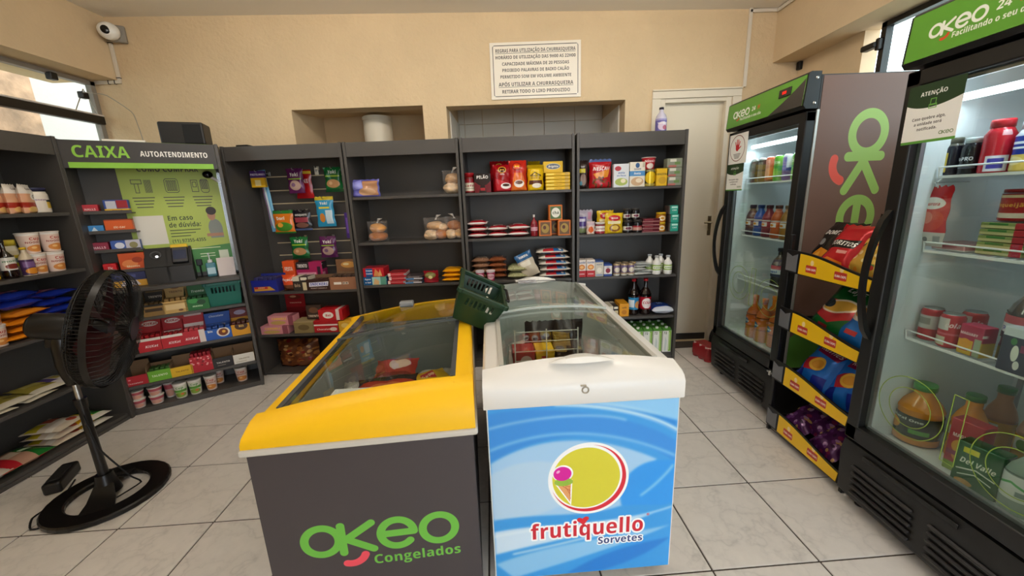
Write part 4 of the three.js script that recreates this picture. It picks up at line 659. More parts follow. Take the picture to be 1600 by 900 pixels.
pk('yellowChip', 140, 90, '#e2ab2c', [['e', 0.4, 0.4, 0.2, 0.22, '#f2d37a'], ['e', 0.7, 0.6, 0.16, 0.2, '#c97f22']]);
pk('brownSnack', 200, 140, '#6a3a1f', Array.from({ length: 60 }, () => ['e', rnd(), rnd(), rr(0.03, 0.07), rr(0.03, 0.07), ['#8d5226', '#a76a2e', '#4a2414', '#7a1c18', '#b98a52'][Math.floor(rnd() * 5)]]));
pk('pastryPurple', 150, 100, '#6a68b8', [['r', 0.45, 0.1, 0.5, 0.8, '#b9845c'], ['e', 0.6, 0.7, 0.3, 0.2, '#c99c74'], ['p', [[0, 0.2], [0.4, 0.05], [0.5, 0.5], [0.1, 0.6]], '#8f90d8']]);
pk('crackerRed', 170, 80, '#c21d2a', [['r', 0.14, 0.06, 0.32, 0.9, '#1f4f93'], ['t', 'Cream', 0.3, 0.3, 0.22, W_, 'bold', 0.3], ['t', 'Cracker', 0.3, 0.62, 0.22, W_, 'bold', 0.3], ['p', [[0.5, 0.9], [0.6, 0.1], [0.78, 0.6], [0.8, 0.95]], '#d98e52'], ['p', [[0.7, 0.9], [0.82, 0.15], [0.9, 0.9]], '#e2a468']]);
pk('crackerTeal', 170, 80, '#9fc9bd', [['r', 0.02, 0, 0.36, 1, '#14568f'], ['t', 'Água', 0.2, 0.25, 0.24, W_, 'bold', 0.32], ['t', 'e Sal', 0.2, 0.65, 0.24, W_, 'bold', 0.32], ['p', [[0.42, 0.9], [0.5, 0.15], [0.68, 0.5], [0.66, 0.95]], '#d9b27c'], ['r', 0.74, 0, 0.26, 1, '#5d9c86']]);
pk('biscuitRed', 150, 60, '#b3222c', [['r', 0, 0.1, 0.16, 0.8, '#e9ccc8'], ['r', 0.18, 0.35, 0.7, 0.2, '#d56a6f'], ['r', 0.88, 0.2, 0.12, 0.5, '#8f9196']]);
pk('biscuitDark', 140, 60, '#4a3f40', [['r', 0, 0.55, 0.5, 0.45, '#5a8fc4'], ['r', 0.5, 0.5, 0.5, 0.3, '#d9d6d8'], ['t', 'NEGRESCO', 0.5, 0.28, 0.3, '#b9aeb0']]);
pk('redRound', 110, 100, '#8f1824', [['e', 0.5, 0.35, 0.36, 0.26, '#7e7a3c'], ['e', 0.52, 0.5, 0.14, 0.14, '#f0e6a0'], ['r', 0, 0.85, 1, 0.15, '#c9303c']]);
pk('orangePasta', 150, 110, '#f0a413', [['r', 0, 0, 1, 0.3, '#8a7550'], ['l', [[0.05, 0.5], [0.4, 0.46], [0.9, 0.55]], '#f8c33c', 0.06], ['l', [[0.05, 0.75], [0.5, 0.8], [0.9, 0.72]], '#d98a0c', 0.05]]);
pk('redCanister', 160, 130, '#8e1522', [['r', 0.28, 0.3, 0.44, 0.62, '#d8cfb8'], ['t', 'café', 0.5, 0.52, 0.2, '#8e1522', 'bold', 0.4], ['t', 'solúvel', 0.5, 0.74, 0.12, '#6a4a3a', 'bold', 0.4]]);
pk('coffeeBlack', 130, 140, '#1c1012', [['p', [[0, 0.4], [0.3, 0.6], [0.7, 0.6], [1, 0.4], [1, 1], [0, 1]], '#6d1420'], ['p', [[0.3, 0.36], [0.7, 0.36], [0.62, 0.6], [0.72, 1], [0.28, 1], [0.38, 0.6]], '#2a1214'], ['t', 'PILÃO', 0.5, 0.2, 0.22, '#f6efe6'], ['r', 0.36, 0.75, 0.28, 0.14, '#a9262f']]);
pk('coffeeRed', 130, 220, '#9c1119', [['e', 0.5, 0.2, 0.22, 0.12, '#d9a43c'], ['e', 0.5, 0.2, 0.17, 0.09, '#3a1010'], ['e', 0.44, 0.2, 0.05, 0.03, '#d9a43c'], ['e', 0.56, 0.2, 0.05, 0.03, '#d9a43c'], ['t', 'TRÊS', 0.5, 0.36, 0.06, W_], ['p', [[0.1, 0.5], [1, 0.72], [1, 0.95], [0.2, 0.95]], '#c8333c'], ['e', 0.68, 0.78, 0.27, 0.11, '#f1ece4'], ['e', 0.68, 0.75, 0.18, 0.05, '#4a2616']]);
pk('coffeeOrange', 140, 220, '#c22a1c', [['p', [[0.1, 1], [0.3, 0.4], [0.75, 0.4], [1, 1]], '#e3722a'], ['e', 0.45, 0.2, 0.24, 0.13, '#8b1416'], ['e', 0.45, 0.2, 0.2, 0.1, '#d14a1e'], ['e', 0.38, 0.2, 0.06, 0.03, '#f3c33c'], ['e', 0.52, 0.2, 0.06, 0.03, '#f3c33c'], ['e', 0.55, 0.75, 0.28, 0.12, '#f3ede4'], ['e', 0.55, 0.71, 0.2, 0.06, '#6a3a20']]);
pk('coffeeYellow', 130, 200, '#e5bd10', [['r', 0, 0, 1, 0.16, '#a98a10'], ['l', [[0.2, 0.42], [0.45, 0.3], [0.8, 0.42]], '#3a2a10', 0.03], ['t', 'Melitta', 0.5, 0.42, 0.12, '#3a2a10', 'italic bold'], ['r', 0.1, 0.6, 0.8, 0.16, '#5c2f14'], ['e', 0.55, 0.8, 0.28, 0.09, '#f2ead8'], ['t', 'TRADICIONAL', 0.5, 0.52, 0.06, '#5c2f14']]);
pk('yellowBox', 150, 90, '#e3b818', [['e', 0.5, 0.45, 0.36, 0.26, '#c9c9c9'], ['e', 0.5, 0.45, 0.33, 0.22, '#5b6470'], ['t', 'Brigitta', 0.5, 0.45, 0.24, W_, 'italic bold', 0.56]]);
pk('yellowThin', 190, 40, '#e6b90f', [['r', 0, 0, 1, 0.1, '#a9850a'], ['r', 0.78, 0.15, 0.16, 0.7, '#c8a24a'], ['r', 0.04, 0.35, 0.3, 0.3, '#f4dc6a'], ['r', 0.4, 0.35, 0.25, 0.3, '#d0a00c']]);
pk('sugar', 160, 170, '#efe5df', [['r', 0.06, 0.1, 0.88, 0.84, '#a5222c'], ['r', 0.25, 0.3, 0.5, 0.34, '#e9d9d2'], ['t', 'açúcar', 0.5, 0.49, 0.12, '#a5222c']]);
pk('ketchup', 90, 120, '#8d2b3a', [['r', 0.25, 0.35, 0.5, 0.5, '#d9a6b4'], ['t', 'tomate', 0.5, 0.6, 0.14, '#8d1020', 'bold', 0.45]]);
pk('spiceBox', 110, 120, '#d5701f', [['r', 0.12, 0.1, 0.76, 0.8, '#6b4a26'], ['e', 0.5, 0.5, 0.3, 0.3, '#a98a3c'], ['e', 0.45, 0.44, 0.12, 0.12, '#5a2f1a']]);
pk('spiceBoxWhite', 110, 120, '#d5701f', [['r', 0.1, 0.1, 0.8, 0.8, '#4f6a35'], ['e', 0.5, 0.5, 0.32, 0.32, '#e9e6d8'], ['t', 'chá', 0.5, 0.5, 0.26, '#3a4a24']]);
pk('beans', 160, 160, '#8a4f30', [['r', 0.2, 0.3, 0.6, 0.3, '#c98a6a'], ...Array.from({ length: 70 }, () => ['e', rnd(), rnd(), 0.03, 0.022, rnd() < 0.5 ? '#a2643e' : '#6e3a22'])]);
pk('beansPale', 160, 160, '#9a7258', [['r', 0.15, 0.35, 0.7, 0.3, '#cdb9a6'], ...Array.from({ length: 70 }, () => ['e', rnd(), rnd(), 0.03, 0.022, rnd() < 0.5 ? '#b58a6c' : '#7c5a42'])]);
pk('pinkCup', 160, 100, '#b8305a', [['r', 0, 0, 1, 0.16, '#e7dde0'], ['e', 0.5, 0.55, 0.18, 0.3, '#f0c7d2'], ['t', 'fruta', 0.5, 0.55, 0.24, '#b8305a', 'bold', 0.3]]);
pk('lentil', 170, 150, '#a9a87c', [['r', 0, 0.1, 1, 0.4, '#5e8a3c'], ['r', 0.2, 0.18, 0.5, 0.2, '#cfd9a0'], ...Array.from({ length: 50 }, () => ['e', rnd(), 0.55 + 0.45 * rnd(), 0.022, 0.02, rnd() < 0.5 ? '#c2bd90' : '#8b8a5c'])]);
pk('farofa', 150, 180, '#cfc4ad', [['r', 0, 0, 1, 0.3, '#2b5f8f'], ['r', 0.15, 0.35, 0.6, 0.2, '#e9e2d0'], ['t', 'FAROFA', 0.5, 0.15, 0.12, W_]]);
pk('rice', 240, 150, '#ded8ca', [['r', 0.22, 0, 0.56, 0.34, '#31588c'], ['r', 0.22, 0.72, 0.5, 0.24, '#c4313a'], ['r', 0.55, 0.7, 0.3, 0.26, '#2d6aa8'], ['r', 0.3, 0.4, 0.4, 0.26, '#c4313a'], ['t', 'Arroz', 0.5, 0.53, 0.2, W_], ['e', 0.76, 0.83, 0.05, 0.08, '#f2f0ea']]);
pk('bagDark', 90, 150, '#2d211d', [['r', 0.1, 0.3, 0.6, 0.14, '#c9bb2c'], ['e', 0.5, 0.68, 0.3, 0.2, '#8c7468'], ['e', 0.3, 0.8, 0.12, 0.08, '#4d8a9c']]);
pk('cerealRed', 150, 180, '#b5161f', [['r', 0, 0, 1, 0.1, '#5a6a9c'], ['t', 'NESCAU', 0.5, 0.33, 0.17, '#f4f0ea', 'italic bold'], ['p', [[0.15, 0.5], [0.9, 0.35], [0.8, 0.62], [0.3, 0.68]], '#e2902c'], ...Array.from({ length: 26 }, () => ['e', rr(0.15, 0.9), rr(0.62, 0.95), 0.05, 0.04, rnd() < 0.5 ? '#5a3018' : '#7e4a24'])]);
pk('oatBlue', 120, 170, '#d9dde2', [['e', 0.28, 0.2, 0.2, 0.1, '#b32d3a'], ['t', 'aveia', 0.5, 0.38, 0.12, '#3a5a9c'], ['t', 'em flocos', 0.5, 0.5, 0.09, '#3a5a9c'], ['e', 0.5, 0.76, 0.4, 0.16, '#a9b85c'], ['e', 0.62, 0.72, 0.16, 0.09, '#e9dfc0']]);
pk('oatQuaker', 120, 170, '#e3dccb', [['e', 0.5, 0.14, 0.13, 0.1, '#2f5a8c'], ['t', 'QUAKER', 0.5, 0.29, 0.08, '#2c3d6a'], ['r', 0, 0.36, 1, 0.2, '#4b8cc4'], ['t', 'Aveia', 0.5, 0.46, 0.12, W_], ['e', 0.5, 0.78, 0.4, 0.17, '#c9a47c'], ['e', 0.6, 0.74, 0.2, 0.09, '#e9d9bc'], ['r', 0.82, 0.02, 0.14, 0.2, '#bfb49c']]);
pk('cupRed', 200, 90, '#b01722', [['t', 'Nissin', 0.5, 0.3, 0.26, W_, 'bold', 0.3], ['e', 0.5, 0.72, 0.1, 0.24, '#e9dcd0']]);
pk('tinYellow', 200, 110, '#3e3a2a', [['e', 0.5, 0.48, 0.16, 0.36, '#e9c21c'], ['r', 0, 0.82, 1, 0.18, '#b9a44c'], ['r', 0, 0, 1, 0.12, '#8c8450']]);
pk('starch', 100, 140, '#e0b30c', [['t', 'MAIZENA', 0.5, 0.34, 0.14, '#2c2a1a'], ['e', 0.5, 0.68, 0.32, 0.2, '#c99c10'], ['r', 0, 0, 1, 0.04, '#9a7c08']]);
pk('teaGrey', 150, 90, '#8a8f7c', [['r', 0.2, 0.1, 0.4, 0.3, '#d9d6c8'], ['r', 0.5, 0.4, 0.35, 0.3, '#6a8a4c'], ['r', 0.1, 0.75, 0.5, 0.25, '#b56a62']]);
pk('pouchPurple', 130, 180, '#b7aebc', [['r', 0.1, 0.28, 0.5, 0.4, '#5a468c'], ['r', 0.15, 0.36, 0.4, 0.12, '#e2dcea'], ['r', 0.2, 0.76, 0.4, 0.2, '#8c9a6a'], ['r', 0.7, 0.1, 0.2, 0.3, '#c98fa4']]);
pk('pouchOrange', 80, 110, '#e6cdbf', [['r', 0, 0.05, 1, 0.25, '#c9b2bc'], ['e', 0.5, 0.62, 0.3, 0.24, '#d9622f']]);
pk('jamJar', 180, 90, '#e6dfd6', [['t', 'geleia', 0.5, 0.4, 0.3, '#8a2330', 'bold', 0.34], ['r', 0, 0.75, 1, 0.25, '#a23a44']]);
pk('pastaYellow', 160, 170, '#d9b51f', [['e', 0.5, 0.24, 0.34, 0.14, '#b5222c'], ['t', 'MASSA', 0.5, 0.24, 0.11, W_], ['r', 0.14, 0.38, 0.7, 0.14, '#e9dcae'], ['e', 0.52, 0.72, 0.3, 0.18, '#8a5a24'], ['e', 0.52, 0.7, 0.2, 0.11, '#e6c35c']]);
pk('darkJar', 180, 90, '#1d1a1c', [['r', 0.3, 0.3, 0.4, 0.5, '#cfc9bf'], ['e', 0.5, 0.55, 0.1, 0.18, '#6a2a3a']]);
pk('darkJarRed', 180, 90, '#1d1a1c', [['r', 0.28, 0.25, 0.44, 0.6, '#b98a7c'], ['r', 0.28, 0.25, 0.44, 0.2, '#9c3038']]);
pk('maroonPack', 160, 50, '#5a1a22', [['r', 0.1, 0.2, 0.5, 0.3, '#8a4048'], ['r', 0, 0.75, 1, 0.25, '#c98d8d']]);
pk('honey', 180, 70, '#b4721a', [['e', 0.5, 0.5, 0.12, 0.4, '#e9d9ae'], ['e', 0.5, 0.5, 0.06, 0.2, '#c98a1c']]);
pk('tealBox', 90, 100, '#1f9c86', [['r', 0.3, 0.12, 0.6, 0.2, '#bfe6da'], ['t', 'CHÁ', 0.6, 0.56, 0.2, '#e4f4ee'], ['r', 0, 0, 0.16, 1, '#4a3a34']]);
pk('creamRed', 90, 160, '#e9ddd2', [['t', 'Itambé', 0.5, 0.16, 0.13, '#2b3f7a'], ['e', 0.5, 0.42, 0.36, 0.15, '#e08a3c'], ['e', 0.5, 0.42, 0.2, 0.08, '#f2c27c'], ['r', 0, 0.62, 1, 0.38, '#c3242e'], ['t', 'creme', 0.5, 0.8, 0.12, W_]]);
pk('creamGrey', 90, 160, '#cfc7b6', [['r', 0, 0, 1, 0.1, '#38528c'], ['t', 'Nestlé', 0.5, 0.24, 0.12, '#54607a'], ['e', 0.5, 0.6, 0.3, 0.17, '#e9e2d2'], ['r', 0.1, 0.84, 0.8, 0.1, '#8a9ab8']]);
pk('creamBlue', 90, 130, '#e3ddd8', [['r', 0, 0, 1, 0.14, '#28448c'], ['r', 0, 0.8, 1, 0.2, '#28448c'], ['e', 0.5, 0.52, 0.28, 0.2, '#8e2238'], ['t', 'leite', 0.5, 0.25, 0.12, '#28448c']]);
pk('tinPrint', 180, 110, '#b59a72', [['r', 0.25, 0.15, 0.5, 0.6, '#7c6a8c'], ['e', 0.5, 0.5, 0.14, 0.2, '#e5d9c2'], ['r', 0, 0.84, 1, 0.16, '#e2ddd2']]);
pk('sachet', 150, 90, '#c9ccc9', [['r', 0.1, 0.3, 0.3, 0.2, '#a9acad'], ['l', [[0.1, 0.8], [0.6, 0.6], [0.95, 0.7]], '#e9ebea', 0.06]]);
pk('cocoLabel', 180, 70, '#8db53c', [['r', 0.3, 0.2, 0.4, 0.6, '#e9eed6'], ['t', 'coco', 0.5, 0.5, 0.4, '#4a7a1c', 'bold', 0.3]]);
pk('orangeBox', 100, 130, '#e29a14', [['t', 'café', 0.5, 0.3, 0.18, '#6a3a0c'], ['e', 0.5, 0.65, 0.26, 0.18, '#c47a0c']]);
pk('sodaBlue', 200, 90, '#2b86b8', [['r', 0.28, 0.2, 0.2, 0.6, '#d9e6ee'], ['e', 0.6, 0.6, 0.1, 0.3, '#d99a5c'], ['r', 0.64, 0.5, 0.16, 0.5, '#b9303c']]);
pk('sodaRed', 200, 90, '#b3182a', [['e', 0.5, 0.5, 0.14, 0.42, '#efe2e0'], ['t', 'COLA', 0.5, 0.45, 0.26, '#b3182a', 'italic bold', 0.24], ['r', 0, 0.9, 1, 0.1, '#7c0f1c']]);
pk('blueBag', 190, 110, '#1d3a86', [['r', 0, 0.82, 1, 0.18, '#d6dbe6'], ['t', 'SAL', 0.5, 0.4, 0.26, '#8fa6d8']]);
pk('milkCarton', 90, 210, '#e6e7dd', [['t', '72', 0.28, 0.13, 0.15, '#2a2f26'], ['r', 0.66, 0.04, 0.28, 0.92, '#7fb03a'], ['r', 0.7, 0.1, 0.08, 0.8, '#c9dea4'], ['p', [[0.3, 0.3], [0.5, 0.5], [0.4, 0.95], [0.2, 0.95]], '#cdd6cf'], ['r', 0, 0, 1, 0.03, '#4f8a2c']]);
// checkout unit
pk('hallsRed', 160, 80, '#c32f3c', [['t', 'HALLS', 0.62, 0.55, 0.34, '#f2d9d6'], ['e', 0.2, 0.5, 0.1, 0.2, '#d9686c']]);
pk('gumBlueRed', 180, 110, '#35509c', [['r', 0.1, 0.1, 0.4, 0.7, '#c9ccd8'], ['r', 0.52, 0.05, 0.44, 0.6, '#a31c26'], ['r', 0, 0.7, 1, 0.3, '#e7b51c'], ['t', 'TRIDENT', 0.5, 0.85, 0.16, '#7c1c1c']]);
pk('gumBlue', 150, 80, '#3f8fd0', [['p', [[0.3, 0.8], [0.5, 0.2], [0.7, 0.8]], '#d6e8f4'], ['r', 0, 0.85, 1, 0.15, '#1f5a8c']]);
pk('gumOrange', 190, 110, '#e0601c', [['t', 'tic-tac', 0.5, 0.6, 0.24, '#f4dcc2', 'italic bold'], ['r', 0, 0, 1, 0.1, '#a8410f']]);
pk('hallsMaroon', 160, 90, '#8e2340', [['t', 'HALLS', 0.6, 0.55, 0.32, '#e9cdd2'], ['e', 0.2, 0.5, 0.12, 0.22, '#b35a70']]);
pk('gumWhiteBlue', 200, 90, '#3d5fb0', [['r', 0.5, 0, 0.5, 1, '#c9c8d6'], ['e', 0.3, 0.5, 0.16, 0.3, '#dfe4f2'], ['e', 0.76, 0.5, 0.14, 0.3, '#8f8a5c']]);
pk('mintRed', 100, 80, '#cc1620', [['t', 'Tic', 0.5, 0.5, 0.36, '#f6e2de', 'italic bold']]);
pk('orangeSwirl', 170, 150, '#d2551f', [['e', 0.4, 0.6, 0.3, 0.22, '#e98a4c'], ['e', 0.7, 0.4, 0.2, 0.16, '#a93a14'], ['t', 'Mentos', 0.5, 0.74, 0.16, '#f4d8b8']]);
pk('chocBlueYellow', 200, 130, '#28305e', [['r', 0, 0.55, 1, 0.45, '#d9a53c'], ['p', [[0.2, 0.95], [0.3, 0.6], [0.7, 0.55], [0.8, 0.9]], '#c9c2cc'], ['r', 0.1, 0.15, 0.6, 0.2, '#4a5490']]);
pk('boxBlackGold', 140, 200, '#191512', [['t', 'TRENTO', 0.5, 0.36, 0.12, '#e9e4d8'], ['r', 0.1, 0.12, 0.8, 0.06, '#6e5a34'], ['r', 0, 0.62, 1, 0.38, '#8e6f3c'], ['r', 0.1, 0.7, 0.8, 0.12, '#3a2a18']]);
pk('boxGold', 150, 210, '#c7a25e', [['t', 'TRENTO', 0.5, 0.3, 0.11, '#6a4420'], ['e', 0.5, 0.12, 0.2, 0.07, '#8a5a2c'], ['r', 0, 0.6, 1, 0.03, '#8e6a34'], ['r', 0.1, 0.66, 0.8, 0.2, '#e0c48c'], ['e', 0.7, 0.9, 0.1, 0.04, '#6a4420']]);
pk('boxGreen', 150, 200, '#1f6a2e', [['t', 'Trento', 0.5, 0.36, 0.13, '#e4eeda', 'italic bold'], ['e', 0.35, 0.62, 0.2, 0.1, '#3a9446'], ['e', 0.68, 0.7, 0.18, 0.1, '#123f1c'], ['t', 'menta', 0.5, 0.84, 0.1, '#cfe6c4']]);
pk('waferRed', 140, 220, '#b5121d', [['e', 0.5, 0.18, 0.36, 0.09, '#f2e6e0'], ['t', 'KitKat', 0.5, 0.18, 0.13, '#b5121d', 'italic bold'], ['r', 0, 0.5, 1, 0.03, '#6e0a10'], ['r', 0, 0.53, 1, 0.1, '#e6ddd6'], ['r', 0, 0.63, 1, 0.37, '#c4202b'], ['t', 'KitKat', 0.55, 0.82, 0.12, '#f2e0dc', 'italic bold']]);
pk('waferWhite', 140, 220, '#e3d5cd', [['r', 0, 0, 1, 0.4, '#c1242e'], ['r', 0.1, 0.06, 0.8, 0.08, '#e9d2cc'], ['r', 0, 0.52, 0.72, 0.48, '#bf2430'], ['t', 'KitKat', 0.36, 0.8, 0.12, '#f4e4e0', 'italic bold', 0.6]]);
pk('oreoBlue', 180, 190, '#2a5cb4', [['t', 'Chocolate', 0.45, 0.16, 0.11, '#e6eef6', 'italic bold'], ['r', 0, 0.46, 1, 0.03, '#16356e'], ['e', 0.68, 0.72, 0.25, 0.2, '#e9dfd2'], ['e', 0.68, 0.72, 0.18, 0.15, '#7a3a1c'], ['e', 0.7, 0.7, 0.07, 0.06, '#e9b13c'], ['t', 'bis', 0.2, 0.62, 0.13, W_]]);
pk('yellowDark', 140, 200, '#e2a01f', [['r', 0, 0, 1, 0.4, '#7a1f1c'], ['e', 0.5, 0.2, 0.3, 0.1, '#b9a9c4'], ['e', 0.5, 0.62, 0.32, 0.16, '#4a2c1a'], ['t', 'BIS', 0.5, 0.62, 0.12, '#f0c45c']]);
pk('openRed', 150, 110, '#b21d28', [['t', 'Chocolate', 0.45, 0.74, 0.18, '#e6c9c4'], ['r', 0.2, 0.3, 0.1, 0.12, '#e2909a']]);
pk('openGreen', 150, 100, '#6fae2c', [['t', 'TALENTO', 0.5, 0.5, 0.24, '#e9f2d6'], ['r', 0, 0, 1, 0.06, '#3f7a18']]);
pk('openYellow', 150, 100, '#e0b21c', [['t', 'TALENTO', 0.5, 0.5, 0.2, '#8a5a10'], ['r', 0, 0, 1, 0.06, '#a9820c']]);
pk('openDotted', 150, 130, '#b81c2a', Array.from({ length: 30 }, () => ['e', rnd(), rnd() * 0.6, 0.05, 0.05, ['#d9505c', '#7c1018', '#e9a4a0'][Math.floor(rnd() * 3)]]));
pk('openDark', 150, 110, '#272222', [['t', 'TALENTO', 0.5, 0.5, 0.2, '#e6e0d6'], ['r', 0.2, 0.74, 0.4, 0.06, '#8a7f74']]);
pk('openWhite', 150, 100, '#e4dfd3', [['t', 'TALENTO', 0.5, 0.5, 0.18, '#7a6a4a'], ['r', 0.1, 0.76, 0.5, 0.06, '#b9ad94']]);
pk('kraft', 120, 90, '#8a6a48', [['r', 0, 0, 1, 0.05, '#a5825c']]);
pk('noodleCup', 260, 130, '#e3c9ba', [['r', 0, 0, 1, 0.1, '#efe8e0'], ['t', 'Cup', 0.5, 0.26, 0.2, '#b5362e', 'bold', 0.3], ['t', 'NOODLES', 0.5, 0.44, 0.14, '#8c2a24', 'bold', 0.34], ['e', 0.5, 0.74, 0.16, 0.17, '#d9893c'], ['e', 0.46, 0.7, 0.05, 0.06, '#f1c07c'], ['e', 0.0, 0.6, 0.1, 0.2, '#d9893c'], ['e', 1, 0.6, 0.1, 0.2, '#d9893c']]);
pk('noodleCupGreen', 260, 130, '#d9d6c2', [['r', 0, 0, 1, 0.1, '#efe8e0'], ['t', 'Cup', 0.5, 0.26, 0.2, '#3a7a2c', 'bold', 0.3], ['r', 0.3, 0.4, 0.4, 0.16, '#5a9a34'], ['e', 0.5, 0.74, 0.16, 0.17, '#8aa63c'], ['e', 0.55, 0.7, 0.05, 0.06, '#e06a3a']]);
pk('yogurtPink', 260, 100, '#cdb6b0', [['r', 0.2, 0.1, 0.6, 0.3, '#b9525c'], ['e', 0.5, 0.68, 0.14, 0.24, '#d9a08a'], ['r', 0, 0.9, 1, 0.1, '#e9e2da']]);
// window-side unit
pk('noodlePack', 120, 180, '#d9a07c', [['r', 0, 0, 1, 0.32, '#e2d8cc'], ['t', 'Qualitá', 0.5, 0.16, 0.1, '#5a4a3c'], ['e', 0.62, 0.42, 0.2, 0.13, '#e6ddd0'], ['t', 'Q', 0.62, 0.42, 0.16, '#3a3030'], ['r', 0, 0.62, 1, 0.18, '#a83224'], ['e', 0.4, 0.86, 0.3, 0.1, '#e2b46c']]);
pk('mayoLabel', 220, 110, '#ded3c4', [['r', 0.52, 0.35, 0.2, 0.5, '#d9b23c'], ['r', 0.52, 0.3, 0.2, 0.14, '#3a3f34'], ['t', 'Maionese', 0.4, 0.3, 0.16, '#6a4a6c', 'bold', 0.24]]);
pk('saucePurple', 120, 120, '#4a2f56', [['r', 0.3, 0.15, 0.4, 0.35, '#7a5a8c'], ['e', 0.5, 0.75, 0.18, 0.2, '#d98c2c']]);
pk('sauceWhite', 120, 120, '#d9d4c8', [['t', 'molho', 0.5, 0.3, 0.2, '#3a6a3c', 'bold', 0.4], ['e', 0.5, 0.7, 0.16, 0.2, '#7a2c22']]);
pk('pinkYellow', 120, 120, '#c8616c', [['r', 0, 0.7, 1, 0.3, '#e2c21c'], ['r', 0.3, 0.2, 0.4, 0.3, '#e9b4b4']]);
pk('yellowTub', 200, 100, '#c9bfa0', [['r', 0.3, 0.2, 0.4, 0.5, '#d9c23c'], ['r', 0.36, 0.34, 0.28, 0.2, '#6c8a8c']]);
pk('blueChips', 150, 150, '#1c2f92', [['p', [[0.1, 0.6], [0.5, 0.4], [0.9, 0.62], [0.5, 0.8]], '#a85a7c'], ['r', 0.2, 0.2, 0.5, 0.1, '#3f58c8'], ['e', 0.7, 0.3, 0.05, 0.05, '#d6d9ea'], ['r', 0.3, 0.56, 0.4, 0.08, '#d9a4b0']]);
pk('orangeChips', 150, 150, '#e2891a', [['e', 0.5, 0.45, 0.32, 0.2, '#f3b04a'], ['r', 0.1, 0.75, 0.8, 0.1, '#b35f10'], ['r', 0.2, 0.2, 0.5, 0.08, '#f7cf86']]);
pk('flatYellow', 160, 130, '#a9993c', [['r', 0, 0.75, 1, 0.25, '#e0d6c0'], ['r', 0.2, 0.2, 0.5, 0.2, '#c4b65c'], ['r', 0.6, 0.45, 0.3, 0.2, '#7f7230']]);
pk('flatPurple', 160, 130, '#d3c9c4', [['r', 0.1, 0.1, 0.4, 0.5, '#5a4480'], ['r', 0.55, 0.2, 0.3, 0.3, '#b9a85c']]);
pk('flourBag', 160, 160, '#d8c7ae', [['r', 0.05, 0.1, 0.4, 0.3, '#c2b02c'], ['r', 0.5, 0.1, 0.4, 0.35, '#b4523c'], ['r', 0, 0.6, 1, 0.2, '#e6dccb'], ['e', 0.7, 0.8, 0.14, 0.1, '#b4523c']]);
pk('cornGreen', 160, 150, '#d9a61f', [['r', 0.55, 0, 0.45, 1, '#2f7d2a'], ['e', 0.4, 0.5, 0.2, 0.2, '#f3c83c'], ['r', 0, 0.82, 1, 0.18, '#d9d3c4']]);
pk('redGreenBag', 180, 140, '#b58a72', [['r', 0, 0, 0.34, 1, '#b3242c'], ['r', 0.64, 0, 0.36, 1, '#22702c'], ['r', 0.66, 0.4, 0.3, 0.12, '#d9e2c4'], ['r', 0.36, 0.3, 0.26, 0.3, '#d9c2a8']]);
pk('redBag2', 150, 140, '#a8222c', [['r', 0.3, 0.2, 0.4, 0.4, '#d9a29a']]);
pk('tealBag', 160, 130, '#1b7d93', [['r', 0, 0.6, 1, 0.4, '#cdbfae'], ['r', 0.2, 0.15, 0.5, 0.2, '#3fa6b8']]);
// snack rack
pk('chipsBlack', 170, 230, '#17130f', [['t', 'DORITOS', 0.5, 0.3, 0.13, W_, 'italic bold'], ['e', 0.2, 0.5, 0.12, 0.07, '#8c8c8c'], ['p', [[0.05, 0.95], [0.3, 0.62], [0.7, 0.7], [0.9, 0.95]], '#d98a1c'], ['p', [[0.1, 0.9], [0.4, 0.7], [0.5, 0.95]], '#efae3c']]);
pk('chipsRed', 170, 230, '#b9141d', [['p', [[0.1, 0.42], [0.9, 0.34], [0.85, 0.52], [0.15, 0.56]], '#1a1413'], ['t', 'DORITOS', 0.5, 0.45, 0.12, W_, 'italic bold', 0.7], ['p', [[0.1, 0.98], [0.35, 0.74], [0.8, 0.8], [0.9, 0.98]], '#e27a1c'], ['r', 0.5, 0.58, 0.3, 0.06, '#e9a29a']]);
pk('chipsMixed', 170, 230, '#c9a03c', [['r', 0, 0, 1, 0.3, '#8a1a1c'], ...Array.from({ length: 46 }, () => ['e', rnd(), rr(0.3, 1), rr(0.04, 0.1), rr(0.03, 0.06), ['#e6c35c', '#b5312a', '#3a6a2c', '#d98a2c', '#e9dca4'][Math.floor(rnd() * 5)]])]);
pk('chipsGreen', 200, 260, '#14602a', [['t', 'Lay\u2019s', 0.55, 0.2, 0.13, W_, 'italic bold'], ['r', 0.6, 0.06, 0.3, 0.1, '#0f4a20'], ['p', [[0, 0.72], [0.25, 0.42], [0.95, 0.34], [0.9, 0.6], [0.5, 0.8]], '#b5282c'], ['e', 0.48, 0.5, 0.4, 0.12, '#e9d9c0', -0.3], ['e', 0.48, 0.5, 0.35, 0.09, '#d9a93c', -0.3], ['e', 0.2, 0.5, 0.14, 0.08, '#20303a'], ['r', 0.3, 0.84, 0.25, 0.05, '#8f2a2c']]);
pk('chipsBlueBit', 150, 200, '#1f6fc0', [['e', 0.5, 0.3, 0.4, 0.2, '#e9e2d4'], ['e', 0.5, 0.3, 0.25, 0.12, '#c98a3c'], ['r', 0.35, 0.7, 0.3, 0.1, '#c23a3c']]);
